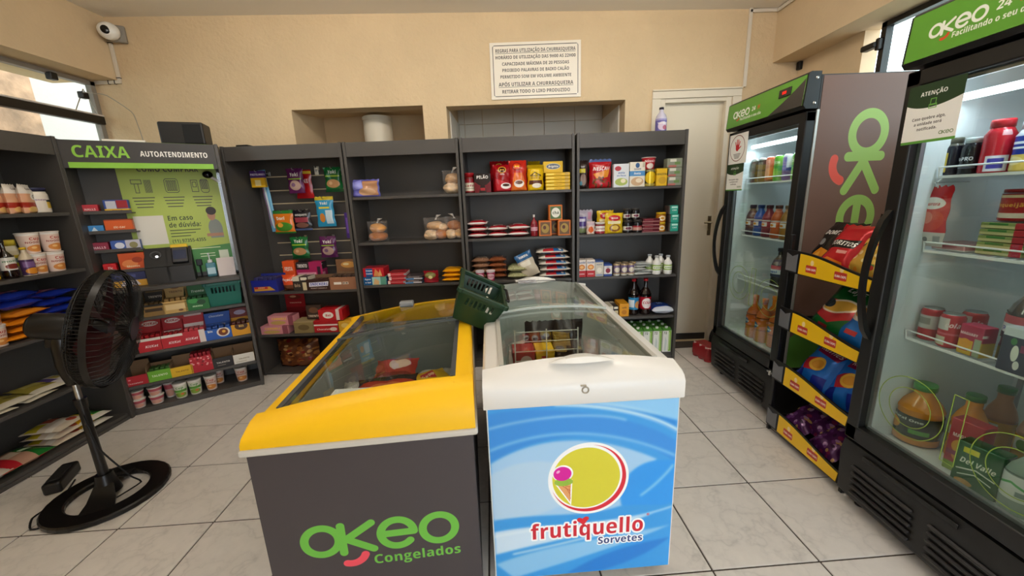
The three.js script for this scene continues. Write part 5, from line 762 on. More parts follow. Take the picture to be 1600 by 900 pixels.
pk('chipsBlue', 200, 240, '#1a6fd0', [['p', [[0.2, 0.28], [0.3, 0.06], [0.9, 0.1], [0.85, 0.3]], '#8c1a4c'], ['t', 'Ruffles', 0.56, 0.17, 0.14, '#f4e6e8', 'italic bold', 0.66], ['p', [[0.1, 0.5], [0.45, 0.36], [0.6, 0.62], [0.25, 0.72]], '#b81c28'], ['e', 0.5, 0.5, 0.2, 0.14, '#e6b43c', -0.4], ['e', 0.5, 0.5, 0.14, 0.09, '#d4962c', -0.4], ['p', [[0.1, 0.75], [0.3, 0.7], [0.35, 0.95], [0.1, 0.98]], '#1a2f9c'], ['p', [[0.6, 0.72], [0.9, 0.66], [0.95, 0.95], [0.65, 0.98]], '#1a2f9c']]);
pk('sweetsPurple', 170, 220, '#54215e', [['r', 0, 0, 1, 0.26, '#8a7d7a'], ['t', 'FOFURA', 0.5, 0.13, 0.12, '#e9e2e4'], ...Array.from({ length: 40 }, () => ['e', rnd(), rr(0.28, 1), rr(0.04, 0.09), rr(0.03, 0.06), ['#7a3f8a', '#3f1748', '#b58ac0', '#c9a06a', '#8c2a5a'][Math.floor(rnd() * 5)]])]);
// refrigerators
pk('yogBlack', 200, 140, '#15141a', [['t', 'YoPRO', 0.5, 0.5, 0.16, '#e6e6ea', 'bold', 0.3], ['r', 0.3, 0.75, 0.4, 0.06, '#5a5a66']]);
pk('yogGold', 200, 140, '#1a1726', [['r', 0.42, 0.3, 0.12, 0.6, '#d9b93c'], ['r', 0.3, 0.35, 0.08, 0.5, '#8c5a4c'], ['r', 0, 0, 1, 0.1, '#6a675c']]);
pk('yogRed', 200, 150, '#c0202e', [['r', 0.5, 0.62, 0.24, 0.34, '#e9e6ec'], ['r', 0.53, 0.68, 0.16, 0.22, '#4a44a8'], ['r', 0.62, 0.08, 0.1, 0.12, '#e9b4b8']]);
pk('yogBlue', 200, 150, '#243a9c', [['r', 0, 0, 1, 0.18, '#d6e2f2'], ['r', 0.3, 0.3, 0.3, 0.06, '#e6eef8'], ['r', 0.3, 0.42, 0.3, 0.05, '#e6eef8'], ['r', 0.28, 0.6, 0.36, 0.4, '#e2c65c'], ['e', 0.46, 0.74, 0.1, 0.1, '#f1e2a0']]);
pk('yogPink', 200, 150, '#e2b9b4', [['r', 0, 0, 1, 0.16, '#2c3f9c'], ['t', 'Batavo', 0.5, 0.36, 0.14, '#2c3f9c', 'bold', 0.3], ['e', 0.44, 0.66, 0.1, 0.16, '#8e2a3c'], ['e', 0.44, 0.66, 0.05, 0.09, '#f1dcd2']]);
pk('hamPack', 130, 240, '#c9464a', [['r', 0, 0, 1, 0.2, '#b3141c'], ['e', 0.5, 0.28, 0.4, 0.1, '#f0e9e2'], ['t', 'Aurora', 0.5, 0.29, 0.08, '#b3141c', 'italic bold'], ['e', 0.5, 0.56, 0.44, 0.18, '#d6574c'], ['e', 0.4, 0.52, 0.2, 0.1, '#e48a78'], ['r', 0, 0.76, 1, 0.24, '#cfc8c2'], ['r', 0.1, 0.82, 0.2, 0.06, '#4a7a3c'], ['e', 0.45, 0.88, 0.08, 0.04, '#777'], ['r', 0.7, 0.82, 0.2, 0.1, '#999']]);
pk('tubRed', 220, 110, '#a3161f', [['r', 0, 0, 1, 0.12, '#d9c49c'], ['t', 'Requeijão', 0.5, 0.4, 0.2, '#e9b13c', 'bold', 0.3], ['r', 0, 0.72, 1, 0.2, '#e6dccb']]);
pk('cheeseGreen', 170, 50, '#8a9a5c', [['r', 0, 0.5, 1, 0.4, '#c9c08c'], ['r', 0.2, 0.1, 0.4, 0.3, '#3f7a3c'], ['r', 0.75, 0, 0.25, 1, '#b3323a']]);
pk('trayPink', 170, 120, '#c98f8c', [['r', 0, 0.8, 1, 0.2, '#e0d8d2'], ['e', 0.5, 0.4, 0.34, 0.2, '#b5666a']]);
pk('canRed', 220, 140, '#c0202f', [['r', 0.36, 0.1, 0.22, 0.36, '#d9d2cc'], ['t', 'cola', 0.62, 0.3, 0.2, '#f2e2e0', 'italic bold', 0.2], ['r', 0.36, 0.66, 0.2, 0.26, '#d9d2b4'], ['r', 0, 0.54, 1, 0.06, '#d96a72']]);
pk('canSilver', 220, 140, '#b9b7b2', [['r', 0, 0, 1, 0.2, '#b51f2b'], ['r', 0, 0.62, 1, 0.38, '#b51f2b'], ['r', 0.3, 0.28, 0.3, 0.2, '#8a8780']]);
pk('juiceBox', 130, 170, '#b01848', [['t', 'MAGUARY', 0.42, 0.3, 0.12, W_], ['r', 0, 0.5, 0.66, 0.5, '#d9b01c'], ['e', 0.34, 0.62, 0.26, 0.16, '#e8a01c'], ['r', 0.7, 0.4, 0.3, 0.6, '#9cab8c'], ['r', 0.1, 0.78, 0.4, 0.08, '#b5322c']]);
pk('colaLabel', 240, 90, '#27304c', [['r', 0, 0, 1, 0.34, '#b3404c'], ['r', 0, 0.34, 1, 0.4, '#c9d2d9'], ['t', 'pepsi', 0.5, 0.54, 0.24, '#2b4c9c', 'bold', 0.3]]);
pk('softBlue', 220, 150, '#1d2a44', [['r', 0, 0, 1, 0.2, '#c9d4da'], ['e', 0.5, 0.55, 0.12, 0.18, '#e2e6da'], ['e', 0.62, 0.8, 0.1, 0.1, '#d6d9d2'], ['e', 0.4, 0.3, 0.1, 0.08, '#3f8a4c'], ['r', 0.64, 0.34, 0.16, 0.16, '#8a2c5a']]);
pk('juiceLabel', 260, 100, '#2d3a33', [['e', 0.42, 0.55, 0.07, 0.26, '#e79a3c'], ['t', 'Natural One', 0.5, 0.2, 0.16, '#e9ece2', 'bold', 0.3], ['r', 0.56, 0.6, 0.14, 0.2, '#4f9a3c']]);
pk('juiceLabel2', 240, 90, '#d9a42c', [['r', 0.4, 0.1, 0.2, 0.5, '#dfe9d2'], ['e', 0.5, 0.35, 0.06, 0.2, '#5c9a3c']]);
pk('nectarBox', 140, 240, '#b3222c', [['t', 'MAGUARY', 0.5, 0.3, 0.09, W_], ['e', 0.5, 0.5, 0.34, 0.14, '#e8a52c'], ['e', 0.45, 0.68, 0.22, 0.1, '#e08a24'], ['r', 0.05, 0.6, 0.6, 0.08, '#8e1440'], ['r', 0, 0.82, 1, 0.18, '#8aa63c']]);
pk('guavaGreen', 180, 200, '#155a2a', [['t', 'Del Valle', 0.5, 0.4, 0.16, '#e9e9d6', 'italic bold'], ['r', 0.16, 0.1, 0.34, 0.12, '#d9d22c'], ['l', [[0.1, 0.62], [0.5, 0.52], [0.9, 0.6]], '#e6eadc', 0.03], ['l', [[0.15, 0.74], [0.5, 0.63], [0.85, 0.72]], '#e6eadc', 0.025], ['e', 0.3, 0.88, 0.2, 0.07, '#c99a4c']]);
pk('waterLabel', 240, 90, '#dfe6e2', [['l', [[0.3, 0.6], [0.5, 0.3], [0.7, 0.6]], '#4fae5c', 0.08], ['r', 0.55, 0.6, 0.2, 0.2, '#7a8f8a']]);
pk('canOrange', 220, 140, '#d0603a', [['r', 0.4, 0.1, 0.2, 0.7, '#e9a184'], ['r', 0, 0.9, 1, 0.1, '#7c3a24']]);
pk('canGreen', 220, 140, '#5fae2c', [['t', 'H2OH', 0.5, 0.26, 0.16, '#e6f2d2', 'bold', 0.3], ['r', 0.4, 0.5, 0.2, 0.3, '#8fd04c']]);
pk('canDark', 220, 140, '#4a4136', [['r', 0.38, 0.16, 0.24, 0.6, '#7c7060'], ['r', 0, 0, 1, 0.08, '#9c9a92']]);
pk('canPurple', 220, 140, '#d6d8de', [['r', 0, 0.5, 1, 0.5, '#3a2c7c'], ['r', 0.42, 0.1, 0.16, 0.5, '#8c7fc0']]);
for (const [k, c] of [['sportPurple', '#5a3450'], ['sportBlue', '#1f4f9c'], ['sportRed', '#8c2230'], ['sportOrange', '#c4581f'], ['sportAmber', '#a97a24']]) pk(k, 180, 100, c, [['r', 0, 0.06, 1, 0.2, '#b9b7b4'], ['r', 0.38, 0.34, 0.24, 0.5, '#d9d6d2'], ['e', 0.5, 0.6, 0.06, 0.14, '#d98a2c']]);
pk('orangeSoda', 240, 110, '#d9641c', [['e', 0.45, 0.5, 0.1, 0.3, '#2f5a9c'], ['t', 'Fanta', 0.46, 0.5, 0.26, W_, 'italic bold', 0.2], ['r', 0, 0.86, 1, 0.14, '#a9430f']]);
pk('redFilm', 160, 120, '#a81a20', [['r', 0.1, 0.2, 0.2, 0.5, '#c94a4a'], ['r', 0.55, 0.25, 0.3, 0.4, '#7c0f14'], ['r', 0, 0, 1, 0.1, '#cbb9b0']]);
pk('bottlePurple', 160, 120, '#6c63a8', [['r', 0, 0, 1, 0.12, '#9f98c8'], ['e', 0.5, 0.5, 0.14, 0.3, '#d9c6da'], ['e', 0.56, 0.6, 0.06, 0.16, '#b3405c'], ['t', 'Vanish', 0.5, 0.3, 0.16, W_, 'bold', 0.3]]);
pk('iceBag', 180, 160, '#b5aea4', [['e', 0.3, 0.4, 0.2, 0.2, '#d0cac0'], ['e', 0.7, 0.6, 0.24, 0.2, '#9c948a']]);
pk('frozenRed', 180, 150, '#a8331f', [['r', 0, 0, 1, 0.3, '#2c2422'], ['e', 0.5, 0.6, 0.34, 0.2, '#c96a3c'], ['r', 0.1, 0.85, 0.8, 0.1, '#e0602c'], ['e', 0.4, 0.56, 0.12, 0.08, '#e2a06c']]);
pk('frozenBlue', 150, 150, '#24407c', [['e', 0.5, 0.5, 0.25, 0.2, '#d9c23c'], ['r', 0.2, 0.8, 0.6, 0.1, '#b5323a']]);
pk('frozenYellow', 180, 170, '#d9ab1c', [['r', 0.3, 0.2, 0.32, 0.5, '#b5202c'], ['t', 'Pão de Queijo', 0.46, 0.3, 0.1, '#f4e4b0', 'bold', 0.3], ['e', 0.75, 0.7, 0.16, 0.14, '#e9cf7c'], ['r', 0.1, 0.86, 0.7, 0.06, '#f4dc7a']]);
pk('frozenWhite', 170, 110, '#e9e6e4', [['r', 0, 0.7, 1, 0.3, '#a88c8c'], ['r', 0.1, 0.2, 0.5, 0.2, '#d6d2d0']]);
pk('frozenBrown', 150, 160, '#4a3428', [['r', 0.1, 0.3, 0.8, 0.4, '#d9983c'], ['e', 0.5, 0.5, 0.3, 0.14, '#e9c27c']]);
pk('frozenRedBox', 150, 170, '#a83a30', [['e', 0.6, 0.35, 0.26, 0.2, '#c9b2a4'], ['r', 0.1, 0.66, 0.8, 0.2, '#7c1f1c']]);
pk('popPack', 120, 160, '#d9cfb8', [['e', 0.5, 0.36, 0.3, 0.2, '#c9b04c'], ['r', 0.1, 0.66, 0.8, 0.2, '#b5707c']]);

// ---------------------------------------------------------------- placing packs
const Q = {candy_box:[-1.99,0.112,0.127,1.516],straw:[-1.953,0.094,0.494,1.16],purp1:[-1.686,0.132,0.19,1.46],red1:[-1.652,0.139,0.223,1.419],tag:[-1.55,0.031,0.055,1.603],green1:[-1.386,0.142,0.19,1.459],blue1:[-1.495,0.15,0.239,1.188],orange1:[-1.832,0.166,0.184,1.145],black1:[-1.692,0.151,0.164,1.164],purp3:[-1.33,0.031,0.207,1.087],green2:[-1.736,0.148,0.179,0.935],purp2:[-1.501,0.142,0.174,0.936],slat0:[-1.742,0.778,0.799,0.851],bluebox:[-1.968,0.207,0.129,0.71],orangebag:[-1.779,0.111,0.13,0.702],magbox:[-1.679,0.218,0.095,0.807],orbox:[-1.804,0.098,0.121,0.812],dkbox:[-1.674,0.126,0.114,0.714],snick:[-1.535,0.187,0.093,0.698],card:[-1.338,0.213,0.124,0.691],card2:[-1.318,0.09,0.123,0.81],redtall:[-1.9,0.176,0.289,0.347],pink1:[-1.95,0.223,0.071,0.343],pink2:[-1.893,0.206,0.087,0.412],trento:[-1.634,0.124,0.124,0.456],khaki:[-1.708,0.161,0.12,0.339],redb1:[-1.476,0.196,0.096,0.456],redb2:[-1.522,0.207,0.109,0.342],yelb:[-1.355,0.156,0.109,0.347],snackbag:[-1.862,0.371,0.245,-0.041],pastry:[-1.089,0.216,0.13,1.407],bread1:[-0.426,0.144,0.176,1.406],bun:[-1.043,0.148,0.161,1.067],bread2:[-0.582,0.182,0.171,1.055],bread3:[-0.431,0.148,0.176,1.059],crk1:[-1.089,0.166,0.072,0.785],crk2:[-1.084,0.183,0.068,0.717],redp:[-0.911,0.142,0.093,0.711],dkp:[-0.806,0.132,0.067,0.707],redr:[-0.646,0.121,0.093,0.716],orp:[-0.479,0.151,0.113,0.71],redjar:[-0.292,0.076,0.148,1.411],pil:[-0.192,0.125,0.139,1.412],cof1:[-0.054,0.143,0.234,1.407],cof2:[0.076,0.139,0.226,1.402],cof3:[0.209,0.124,0.222,1.406],ybox:[0.346,0.148,0.083,1.531],ythin:[0.376,0.183,0.135,1.4],sug1:[-0.25,0.158,0.137,1.057],sug2:[-0.092,0.159,0.093,1.061],sug3:[0.066,0.168,0.103,1.06],ketch:[0.19,0.059,0.166,1.06],ob1:[0.274,0.098,0.118,1.062],ob2:[0.422,0.099,0.118,1.061],ob3:[0.356,0.103,0.115,1.172],bean1:[-0.244,0.147,0.174,0.732],bean2:[-0.11,0.151,0.179,0.727],cup1:[-0.25,0.071,0.093,0.722],cup2:[-0.164,0.071,0.093,0.718],lent:[0.048,0.157,0.118,0.721],lean:[0.167,0.141,0.159,0.727],rice:[0.345,0.252,0.23,0.725],dkbag:[0.566,0.082,0.208,1.407],nesc:[0.7,0.168,0.212,1.412],oat1:[0.852,0.116,0.171,1.411],oat2:[0.972,0.116,0.18,1.407],rcup:[1.07,0.105,0.087,1.537],ycan:[1.076,0.091,0.125,1.412],ymz:[1.162,0.091,0.13,1.418],tea:[1.249,0.115,0.198,1.42],pou1:[0.59,0.138,0.185,1.07],pou2:[0.628,0.065,0.098,1.069],wjar:[0.704,0.079,0.088,1.076],yb:[0.794,0.173,0.17,1.077],dj1:[0.899,0.059,0.087,1.181],dj2:[0.96,0.064,0.087,1.178],dj3:[0.919,0.074,0.098,1.077],dj4:[0.995,0.079,0.097,1.075],dred:[1.092,0.134,0.107,1.076],hon:[1.178,0.074,0.073,1.156],teal:[1.267,0.074,0.199,1.074],ct1:[0.558,0.071,0.139,0.732],ct2:[0.629,0.071,0.138,0.73],ct3:[0.697,0.066,0.129,0.727],ct4:[0.766,0.071,0.098,0.724],tin1:[0.828,0.056,0.113,0.743],tin2:[0.882,0.051,0.098,0.751],sach:[1.044,0.203,0.103,0.734],coco:[1.172,0.066,0.148,0.735],ob4:[0.904,0.078,0.108,0.395],sod1:[0.996,0.083,0.261,0.423],sod2:[1.084,0.093,0.261,0.42],bbag:[1.232,0.193,0.097,0.382],milk:[1.268,0.08,0.186,0.068],m1:[0.039,0.1,0.054,1.359],m2:[0.174,0.118,0.08,1.369],m3:[0.047,0.085,0.048,1.235],m4:[0.162,0.134,0.081,1.238],m5:[0.036,0.108,0.06,1.113],m6:[0.171,0.145,0.066,1.112],m7:[0.068,0.064,0.058,0.98],m8:[0.181,0.129,0.118,0.974],m9:[0.152,0.167,0.114,0.859],kio1:[0.303,0.14,0.257,0.872],kio2:[0.421,0.158,0.264,0.863],sani:[0.577,0.065,0.184,0.893],paper:[0.672,0.12,0.145,0.892],cam:[0.678,0.095,0.088,1.556],bk:[0.24,0.116,0.187,0.64],gold:[0.354,0.135,0.214,0.63],grn:[0.473,0.142,0.196,0.639],bskt:[0.646,0.241,0.198,0.644],kr1:[0.177,0.125,0.226,0.397],kr2:[0.298,0.122,0.204,0.402],kr3:[0.416,0.131,0.222,0.411],blu:[0.556,0.164,0.191,0.416],yel:[0.697,0.131,0.205,0.433],o1:[0.062,0.128,0.17,0.173],o2:[0.187,0.128,0.115,0.18],o3:[0.307,0.131,0.131,0.193],o4:[0.42,0.134,0.153,0.199],o5:[0.546,0.13,0.147,0.198],o6:[0.675,0.14,0.136,0.203],c1:[0.041,0.076,0.123,0.009],c2:[0.134,0.083,0.135,0.016],c3:[0.2,0.049,0.104,0.026],c4:[0.267,0.084,0.134,-0.006],c5:[0.349,0.084,0.141,-0.009],c6:[0.443,0.079,0.162,0.007],c7:[0.633,0.086,0.178,0.003],text1:[0.205,0.265,0.085,1.677],text2:[0.536,0.358,0.048,1.696],strip:[0.389,0.688,0.035,1.63],lnood:[-2.144,0.149,0.158,1.368],lmayo:[-2.294,0.105,0.14,1.377],lsau1:[-2.045,0.07,0.205,1.031],lsau2:[-2.112,0.055,0.157,1.027],lcup1:[-2.177,0.096,0.126,1.148],lcup2:[-2.273,0.086,0.116,1.161],lcup3:[-2.178,0.095,0.123,1.035],lcup4:[-2.264,0.084,0.121,1.045],lcup5:[-1.938,0.041,0.112,0.803],lbag:[-2.129,0.24,0.175,0.821],lor:[-2.035,0.146,0.17,0.663],lyel:[-1.939,0.254,0.134,0.329],lwh:[-2.033,0.172,0.133,0.055],lgr:[-2.222,0.17,0.117,0.022],lred:[-1.929,0.222,0.121,-0.007],lteal:[-1.763,0.106,0.128,-0.036],f2s1:[-1.276,0.217,0.034,1.373],f2s2:[-1.256,0.272,0.031,1.113],f2s3:[-1.196,0.309,0.147,0.696],f2bot:[-1.184,0.416,0.348,0.157],yop1:[-1.394,0.057,0.126,1.377],yop2:[-1.341,0.056,0.109,1.376],redb:[-1.305,0.071,0.167,1.372],blueb:[-1.246,0.06,0.13,1.37],ham:[-1.408,0.092,0.216,1.128],redtub:[-1.246,0.072,0.095,1.239],greenpk:[-1.23,0.08,0.101,1.134],tray:[-1.377,0.13,0.034,1.142],can1:[-1.358,0.067,0.114,0.782],can2:[-1.288,0.063,0.135,0.773],can3:[-1.295,0.046,0.089,0.827],sucbox:[-1.214,0.068,0.103,0.767],pep:[-1.154,0.083,0.279,0.801],j1:[-1.423,0.154,0.269,0.307],j2:[-1.353,0.094,0.251,0.357],j3:[-1.334,0.058,0.163,0.473],sb:[-1.191,0.104,0.168,0.392],dv:[-1.11,0.087,0.16,0.38],w:[-1.05,0.077,0.222,0.388],st2:[-1.342,0.182,0.197,1.48],han2:[-1.39,0.112,0.527,0.743],f1s1:[-2.469,0.394,0.031,1.382],f1s2:[-2.474,0.409,0.08,1.017],f1s3:[-2.474,0.285,0.063,0.718],f1t:[-2.33,0.375,0.07,1.621],f1can:[-2.72,0.121,0.135,1.423],f1b:[-2.718,0.123,0.21,1.077],f1o:[-2.646,0.259,0.297,0.347],f1c:[-2.398,0.088,0.24,0.779],st1a:[-2.615,0.204,0.189,1.524],st1b:[-2.616,0.207,0.184,1.351],han1:[-2.692,0.15,0.483,0.821]};
const near = (y) => LV.reduce((a, b) => (Math.abs(b - y) < Math.abs(a - y) ? b : a));
const backPos = (k, d, o) => [Q[k][0] + (o.dx ?? 0), o.y ?? near(Q[k][3]), -2.99 - (o.dz ?? 0) - d / 2];
const sidePos = (k, d, o) => [-2.645 - (o.dz ?? 0) - d / 2, o.y ?? [1.372, 1.035, 0.70, 0.36, 0.04].reduce((a, b) => (Math.abs(b - Q[k][3]) < Math.abs(a - Q[k][3]) ? b : a)), Q[k][0] + (o.dx ?? 0)];
const chkPos = (k, d, o) => cpos(Q[k][0] + (o.dx ?? 0), o.y ?? [1.36, 1.236, 1.115, 0.977, 0.875, 0.665, 0.425, 0.205, 0.035].reduce((a, b) => (Math.abs(b - Q[k][3]) < Math.abs(a - Q[k][3]) ? b : a)), -(o.dz ?? 0) - d / 2 - 0.03);
const AT = { b: [backPos, 0], s: [sidePos, Math.PI / 2], c: [chkPos, CA] };
function put(at, k, d, name, label, cat, make, o = {}) {
  const [f, ry] = AT[at], p = f(k, d, o), g = make(o.w ?? Q[k][1], o.h ?? Q[k][2], d);
  if (g.isBufferGeometry) return solo(name, g, o.mat ?? printed.gloss, label, cat, p, ry + (o.ry ?? 0), o.group);
  const r = thing(name, label, cat, p, ry + (o.ry ?? 0), o.group); g(r, o.w ?? Q[k][1], o.h ?? Q[k][2], d); return r;
}
const box = (at, k, d, pr, name, label, cat, o = {}) => put(at, k, d, name, label, cat, (w, h) => cartonG(w, h, d, pr), { mat: printed.carton, ...o });
const bag = (at, k, d, pr, name, label, cat, o = {}) => put(at, k, d, name, label, cat, (w, h) => pouchG(w, h, d, pr, o.shape), o);
const flatBag = (at, k, dep, t, pr, name, label, cat, o = {}) => put(at, k, dep, name, label, cat, (w) => lying(w, dep, t, pr, o.shape), o);
const stack = (n, f) => { for (let i = 0; i < n; i++) f(i); };
const pile = (n, f) => { for (let i = 0; i < n; i++) { place = i === 0 ? ', bottom of its stack' : i === n - 1 ? ', topmost of its stack' : ', ' + ['', 'second', 'third', 'fourth'][i] + ' from the bottom'; f(i); } place = ''; };
// round packs
const jarThing = (o, r, h, bodyMat, lidMat, pr, { lid = 0.16, neck = 0.9, lab = [0.1, 0.7] } = {}) => {
  part('jar', latheG([[0, 0], [r * 0.92, 0], [r, h * 0.04], [r, h * 0.72], [r * neck, h * 0.82], [r * neck, h * 0.86], [0, h * 0.86]]), bodyMat, o);
  part('lid', latheG([[0, h * (1 - lid)], [r * 0.96, h * (1 - lid)], [r * 0.96, h * 0.985], [r * 0.9, h], [0, h]]), lidMat, o);
  if (pr) part('label', latheG([[r * 1.012, h * lab[0]], [r * 1.012, h * lab[1]]], pr), printed.gloss, o);
};
const bottleThing = (o, r, h, bodyMat, capMat, pr, { lab = [0.22, 0.55], sh = 0.62, nk = 0.36, cap = 0.08 } = {}) => {
  part('bottle', latheG([[0, 0.004], [r * 0.8, 0], [r, h * 0.03], [r, h * 0.2], [r * 0.96, h * 0.24], [r * 0.96, h * 0.54], [r, h * 0.58], [r * 0.98, h * sh], [r * 0.8, h * (sh + 0.1)], [r * nk, h * (sh + 0.22)], [r * nk, h * (1 - cap)]], null, 24), bodyMat, o);
  part('cap', latheG([[0, h], [r * nk * 1.15, h], [r * nk * 1.2, h * 0.985], [r * nk * 1.2, h * (1 - cap)], [0, h * (1 - cap)]]), capMat, o);
  if (pr) part('label', latheG([[r * 1.01, h * lab[0]], [r * 1.01, h * lab[1]]], pr), printed.gloss, o);
};
const canThing = (o, r, h, pr) => { part('can', latheG([[r * 0.8, 0], [r, h * 0.05], [r, h * 0.9], [r * 0.84, h * 0.98]], pr), printed.foil, o); part('can_lid', latheG([[r * 0.86, h * 0.985], [r * 0.84, h], [r * 0.78, h * 0.98], [0, h * 0.975]]), M.steel, o); part('can_bottom', latheG([[0, 0.004], [r * 0.8, 0]]), M.steel, o); };
const cupThing = (o, rt, h, pr, lidMat) => { const rb_ = rt * 0.74; part('cup', latheG([[0, 0], [rb_, 0], [rb_ * 1.02, 0.003], [rt * 0.97, h * 0.94], [rt * 0.97, h * 0.95]], pr), printed.carton, o); part('lid', latheG([[rt * 0.97, h * 0.94], [rt * 1.03, h * 0.945], [rt * 1.03, h * 0.975], [rt * 0.98, h], [0, h]]), lidMat, o); };
const round = (at, k, name, label, cat, build, o = {}) => put(at, k, o.w ?? Q[k][1], name, label, cat, () => (r, w, h) => build(r, w / 2, h), o);

// ---- slatted unit: hanging packs
const hang = (k, z, d, pr, name, label, o = {}) => solo(name, (o.carton ? cartonG : (w, h, dd, p) => pouchG(w, h, dd, p, { seal: 0.06 }))(Q[k][1], Q[k][2], d, pr), o.carton ? printed.carton : printed.gloss, label, o.cat ?? 'snack bag', [Q[k][0], Q[k][3], z + 0.0], o.rz ?? 0, o.group);
{
  const hooks = (k, z) => { const y = Q[k][3] + Q[k][2] * 0.94; solo('display_hook', merge([rod([0, 0, -3.29], [0, 0, z + 0.03], 0.0025), rod([0, 0, z + 0.03], [0, 0.012, z + 0.036], 0.0025), rb(0.02, 0.03, 0.006, 0.001, 0, 0, -3.291)]), M.steel, 'steel hook on the slatted panel carrying a hanging pack', 'hook', [Q[k][0], y, 0], 0, 'hooks on the slatted panel'); };
  hang('candy_box', -3.2, 0.03, 'candyPurple', 'candy_box', 'small purple and yellow candy box hung on the slatted panel', { carton: true, cat: 'box' });
  { const s = hang('straw', -3.25, 0.02, 'strawBlue', 'straw_pack', 'long narrow light blue pack hung on the slatted panel', { cat: 'pack' }); s.geometry.scale(0.62, 1, 1); s.rotation.z = R(4); }
  hang('red1', -3.235, 0.03, 'bagRed', 'candy_bag', 'red candy bag hung behind a purple snack bag'); hang('purp1', -3.18, 0.04, 'snackPurple', 'snack_bag', 'purple snack bag hung in front of a red bag');
  hang('green1', -3.18, 0.04, 'snackGreen', 'snack_bag', 'green snack bag hung in the top row beside the panel edge'); hang('blue1', -3.2, 0.04, 'snackBlue', 'snack_bag', 'tall light blue snack bag hung on the slatted panel');
  hang('orange1', -3.18, 0.04, 'snackOrange', 'snack_bag', 'orange and green snack bag hung on the slatted panel'); hang('black1', -3.2, 0.04, 'snackBlack', 'snack_bag', 'black chocolate drop bag hung beside the orange bag');
  hang('green2', -3.18, 0.04, 'snackGreen', 'snack_bag', 'green snack bag hung lower down beside a purple bag'); hang('purp2', -3.18, 0.04, 'snackPurple', 'snack_bag', 'purple snack bag hung lower down beside a green bag');
  for (const k of ['candy_box', 'straw', 'purp1', 'red1', 'green1', 'blue1', 'orange1', 'black1', 'green2', 'purp2', 'tag']) hooks(k, { red1: -3.235, straw: -3.25, candy_box: -3.2, blue1: -3.2, black1: -3.2, tag: -3.27 }[k] ?? -3.18);
  hang('tag', -3.262, 0.002, 'tagWhite', 'price_tag', 'small white price tag on the slatted panel', { carton: true, cat: 'tag' }); hang('purp3', -3.2, 0.012, 'stripPurple', 'chocolate_pack', 'narrow purple pack hung at the panel edge', { carton: true, cat: 'pack' });
}
// open display box: low front, high back, filled with bars
function trayBox(o, w, h, d, pr, inner, { front = 0.55, head } = {}) {
  part('box', merge([bx(w, 0.003, d, 0, 0.002, 0), bx(0.003, h * 0.8, d, -w / 2, h * 0.4, 0), bx(0.003, h * 0.8, d, w / 2, h * 0.4, 0), bx(w, h, 0.003, 0, h / 2, -d / 2)]), inner, o);
  part('front_panel', cartonG(w, h * front, 0.003, pr).translate(0, 0, d / 2), printed.carton, o);
  if (head) part('header_card', cartonG(w * 0.96, head[0], 0.003, head[1]).translate(0, h * 0.98, -d / 2 + 0.004), printed.carton, o);
}
function slantBox(o, w, h, d, key, inner) {   // header card at the back, low printed front, slanted cheeks, bars inside
  const [u0, v0, u1, v1] = prints[key], vm = v0 + (v1 - v0) * 0.46; prints[key + '>head'] ??= [u0, vm, u1, v1]; prints[key + '>front'] ??= [u0, v0, u1, vm];
  const fh = h * 0.46;
  part('header_card', cartonG(w, h, 0.003, key).translate(0, 0, -d / 2), printed.carton, o);
  part('front_panel', cartonG(w, fh, 0.003, key + '>front').translate(0, 0, d / 2), printed.carton, o);
  const cheek = extr(poly([[-d / 2, 0], [d / 2, 0], [d / 2, fh], [d / 2 - 0.02, fh], [-d / 2, h * 0.86]]), 0.002).rotateY(-Math.PI / 2);
  for (const x of [-w / 2, w / 2]) part('cheek', cheek.clone().translate(x, 0, 0), inner, o);
  part('bottom', bx(w, 0.003, d, 0, 0.002, 0), inner, o);
}
function bars(at, k, d, n, colr, label, group, o = {}) {     // bars standing in a display box
  const w = Q[k][1] * 0.9, h = Q[k][2] * (o.f ?? 0.72), geo = rb(w / n * 0.86, h, d * 0.8, 0.006, 0, h / 2, 0);
  stack(n, (i) => put(at, k, d, 'chocolate_bar', label, 'chocolate bar', () => geo, { ...o, mat: col(colr, 0.3), dx: (i - (n - 1) / 2) * w / n, group }));
}
const SB = 0.70, SC = 0.345;
const brown = col('#7c5a40', 0.8), kraft = col('#8f6f50', 0.8);
put('b', 'bluebox', 0.14, 'display_box', 'blue open chocolate display box on the slatted unit', 'display box', () => (o, w, h, d) => trayBox(o, w, h, d, 'boxBlueChoc', col('#2a3390', 0.6), { front: 0.75 }), { y: SB });
bag('b', 'orangebag', 0.07, 'bagOrange', 'candy_bag', 'orange and brown candy bag beside the blue display box', 'candy bag', { y: SB });
box('b', 'dkbox', 0.12, 'boxDarkCream', 'chocolate_box', 'dark and cream chocolate box beside the nougat bar box', 'box', { y: SB });
put('b', 'snick', 0.13, 'display_box', 'dark brown display box lettered SNICKERS', 'display box', () => (o, w, h, d) => trayBox(o, w, h * 1.15, d, 'boxNougat', brown, { front: 0.86 }), { y: SB });
put('b', 'card', 0.15, 'display_box', 'plain cardboard display box with a white label', 'display box', () => (o, w, h, d) => trayBox(o, w, h, d, 'cardboard', kraft, { front: 0.8, head: [0.1, 'cardPrint'] }), { y: SB });
for (const [k, c, l, g] of [['bluebox', '#3c3a6a', 'wrapped bar standing in the blue display box', 'bars in the blue box'], ['snick', '#3a2018', 'brown wrapped bar standing in the dark brown display box', 'bars in the brown box'], ['card', '#4c3a30', 'dark wrapped bar standing in the plain cardboard box', 'bars in the cardboard box']]) bars('b', k, 0.1, 5, c, l, g, { y: SB, dz: 0.02, f: 0.9 });
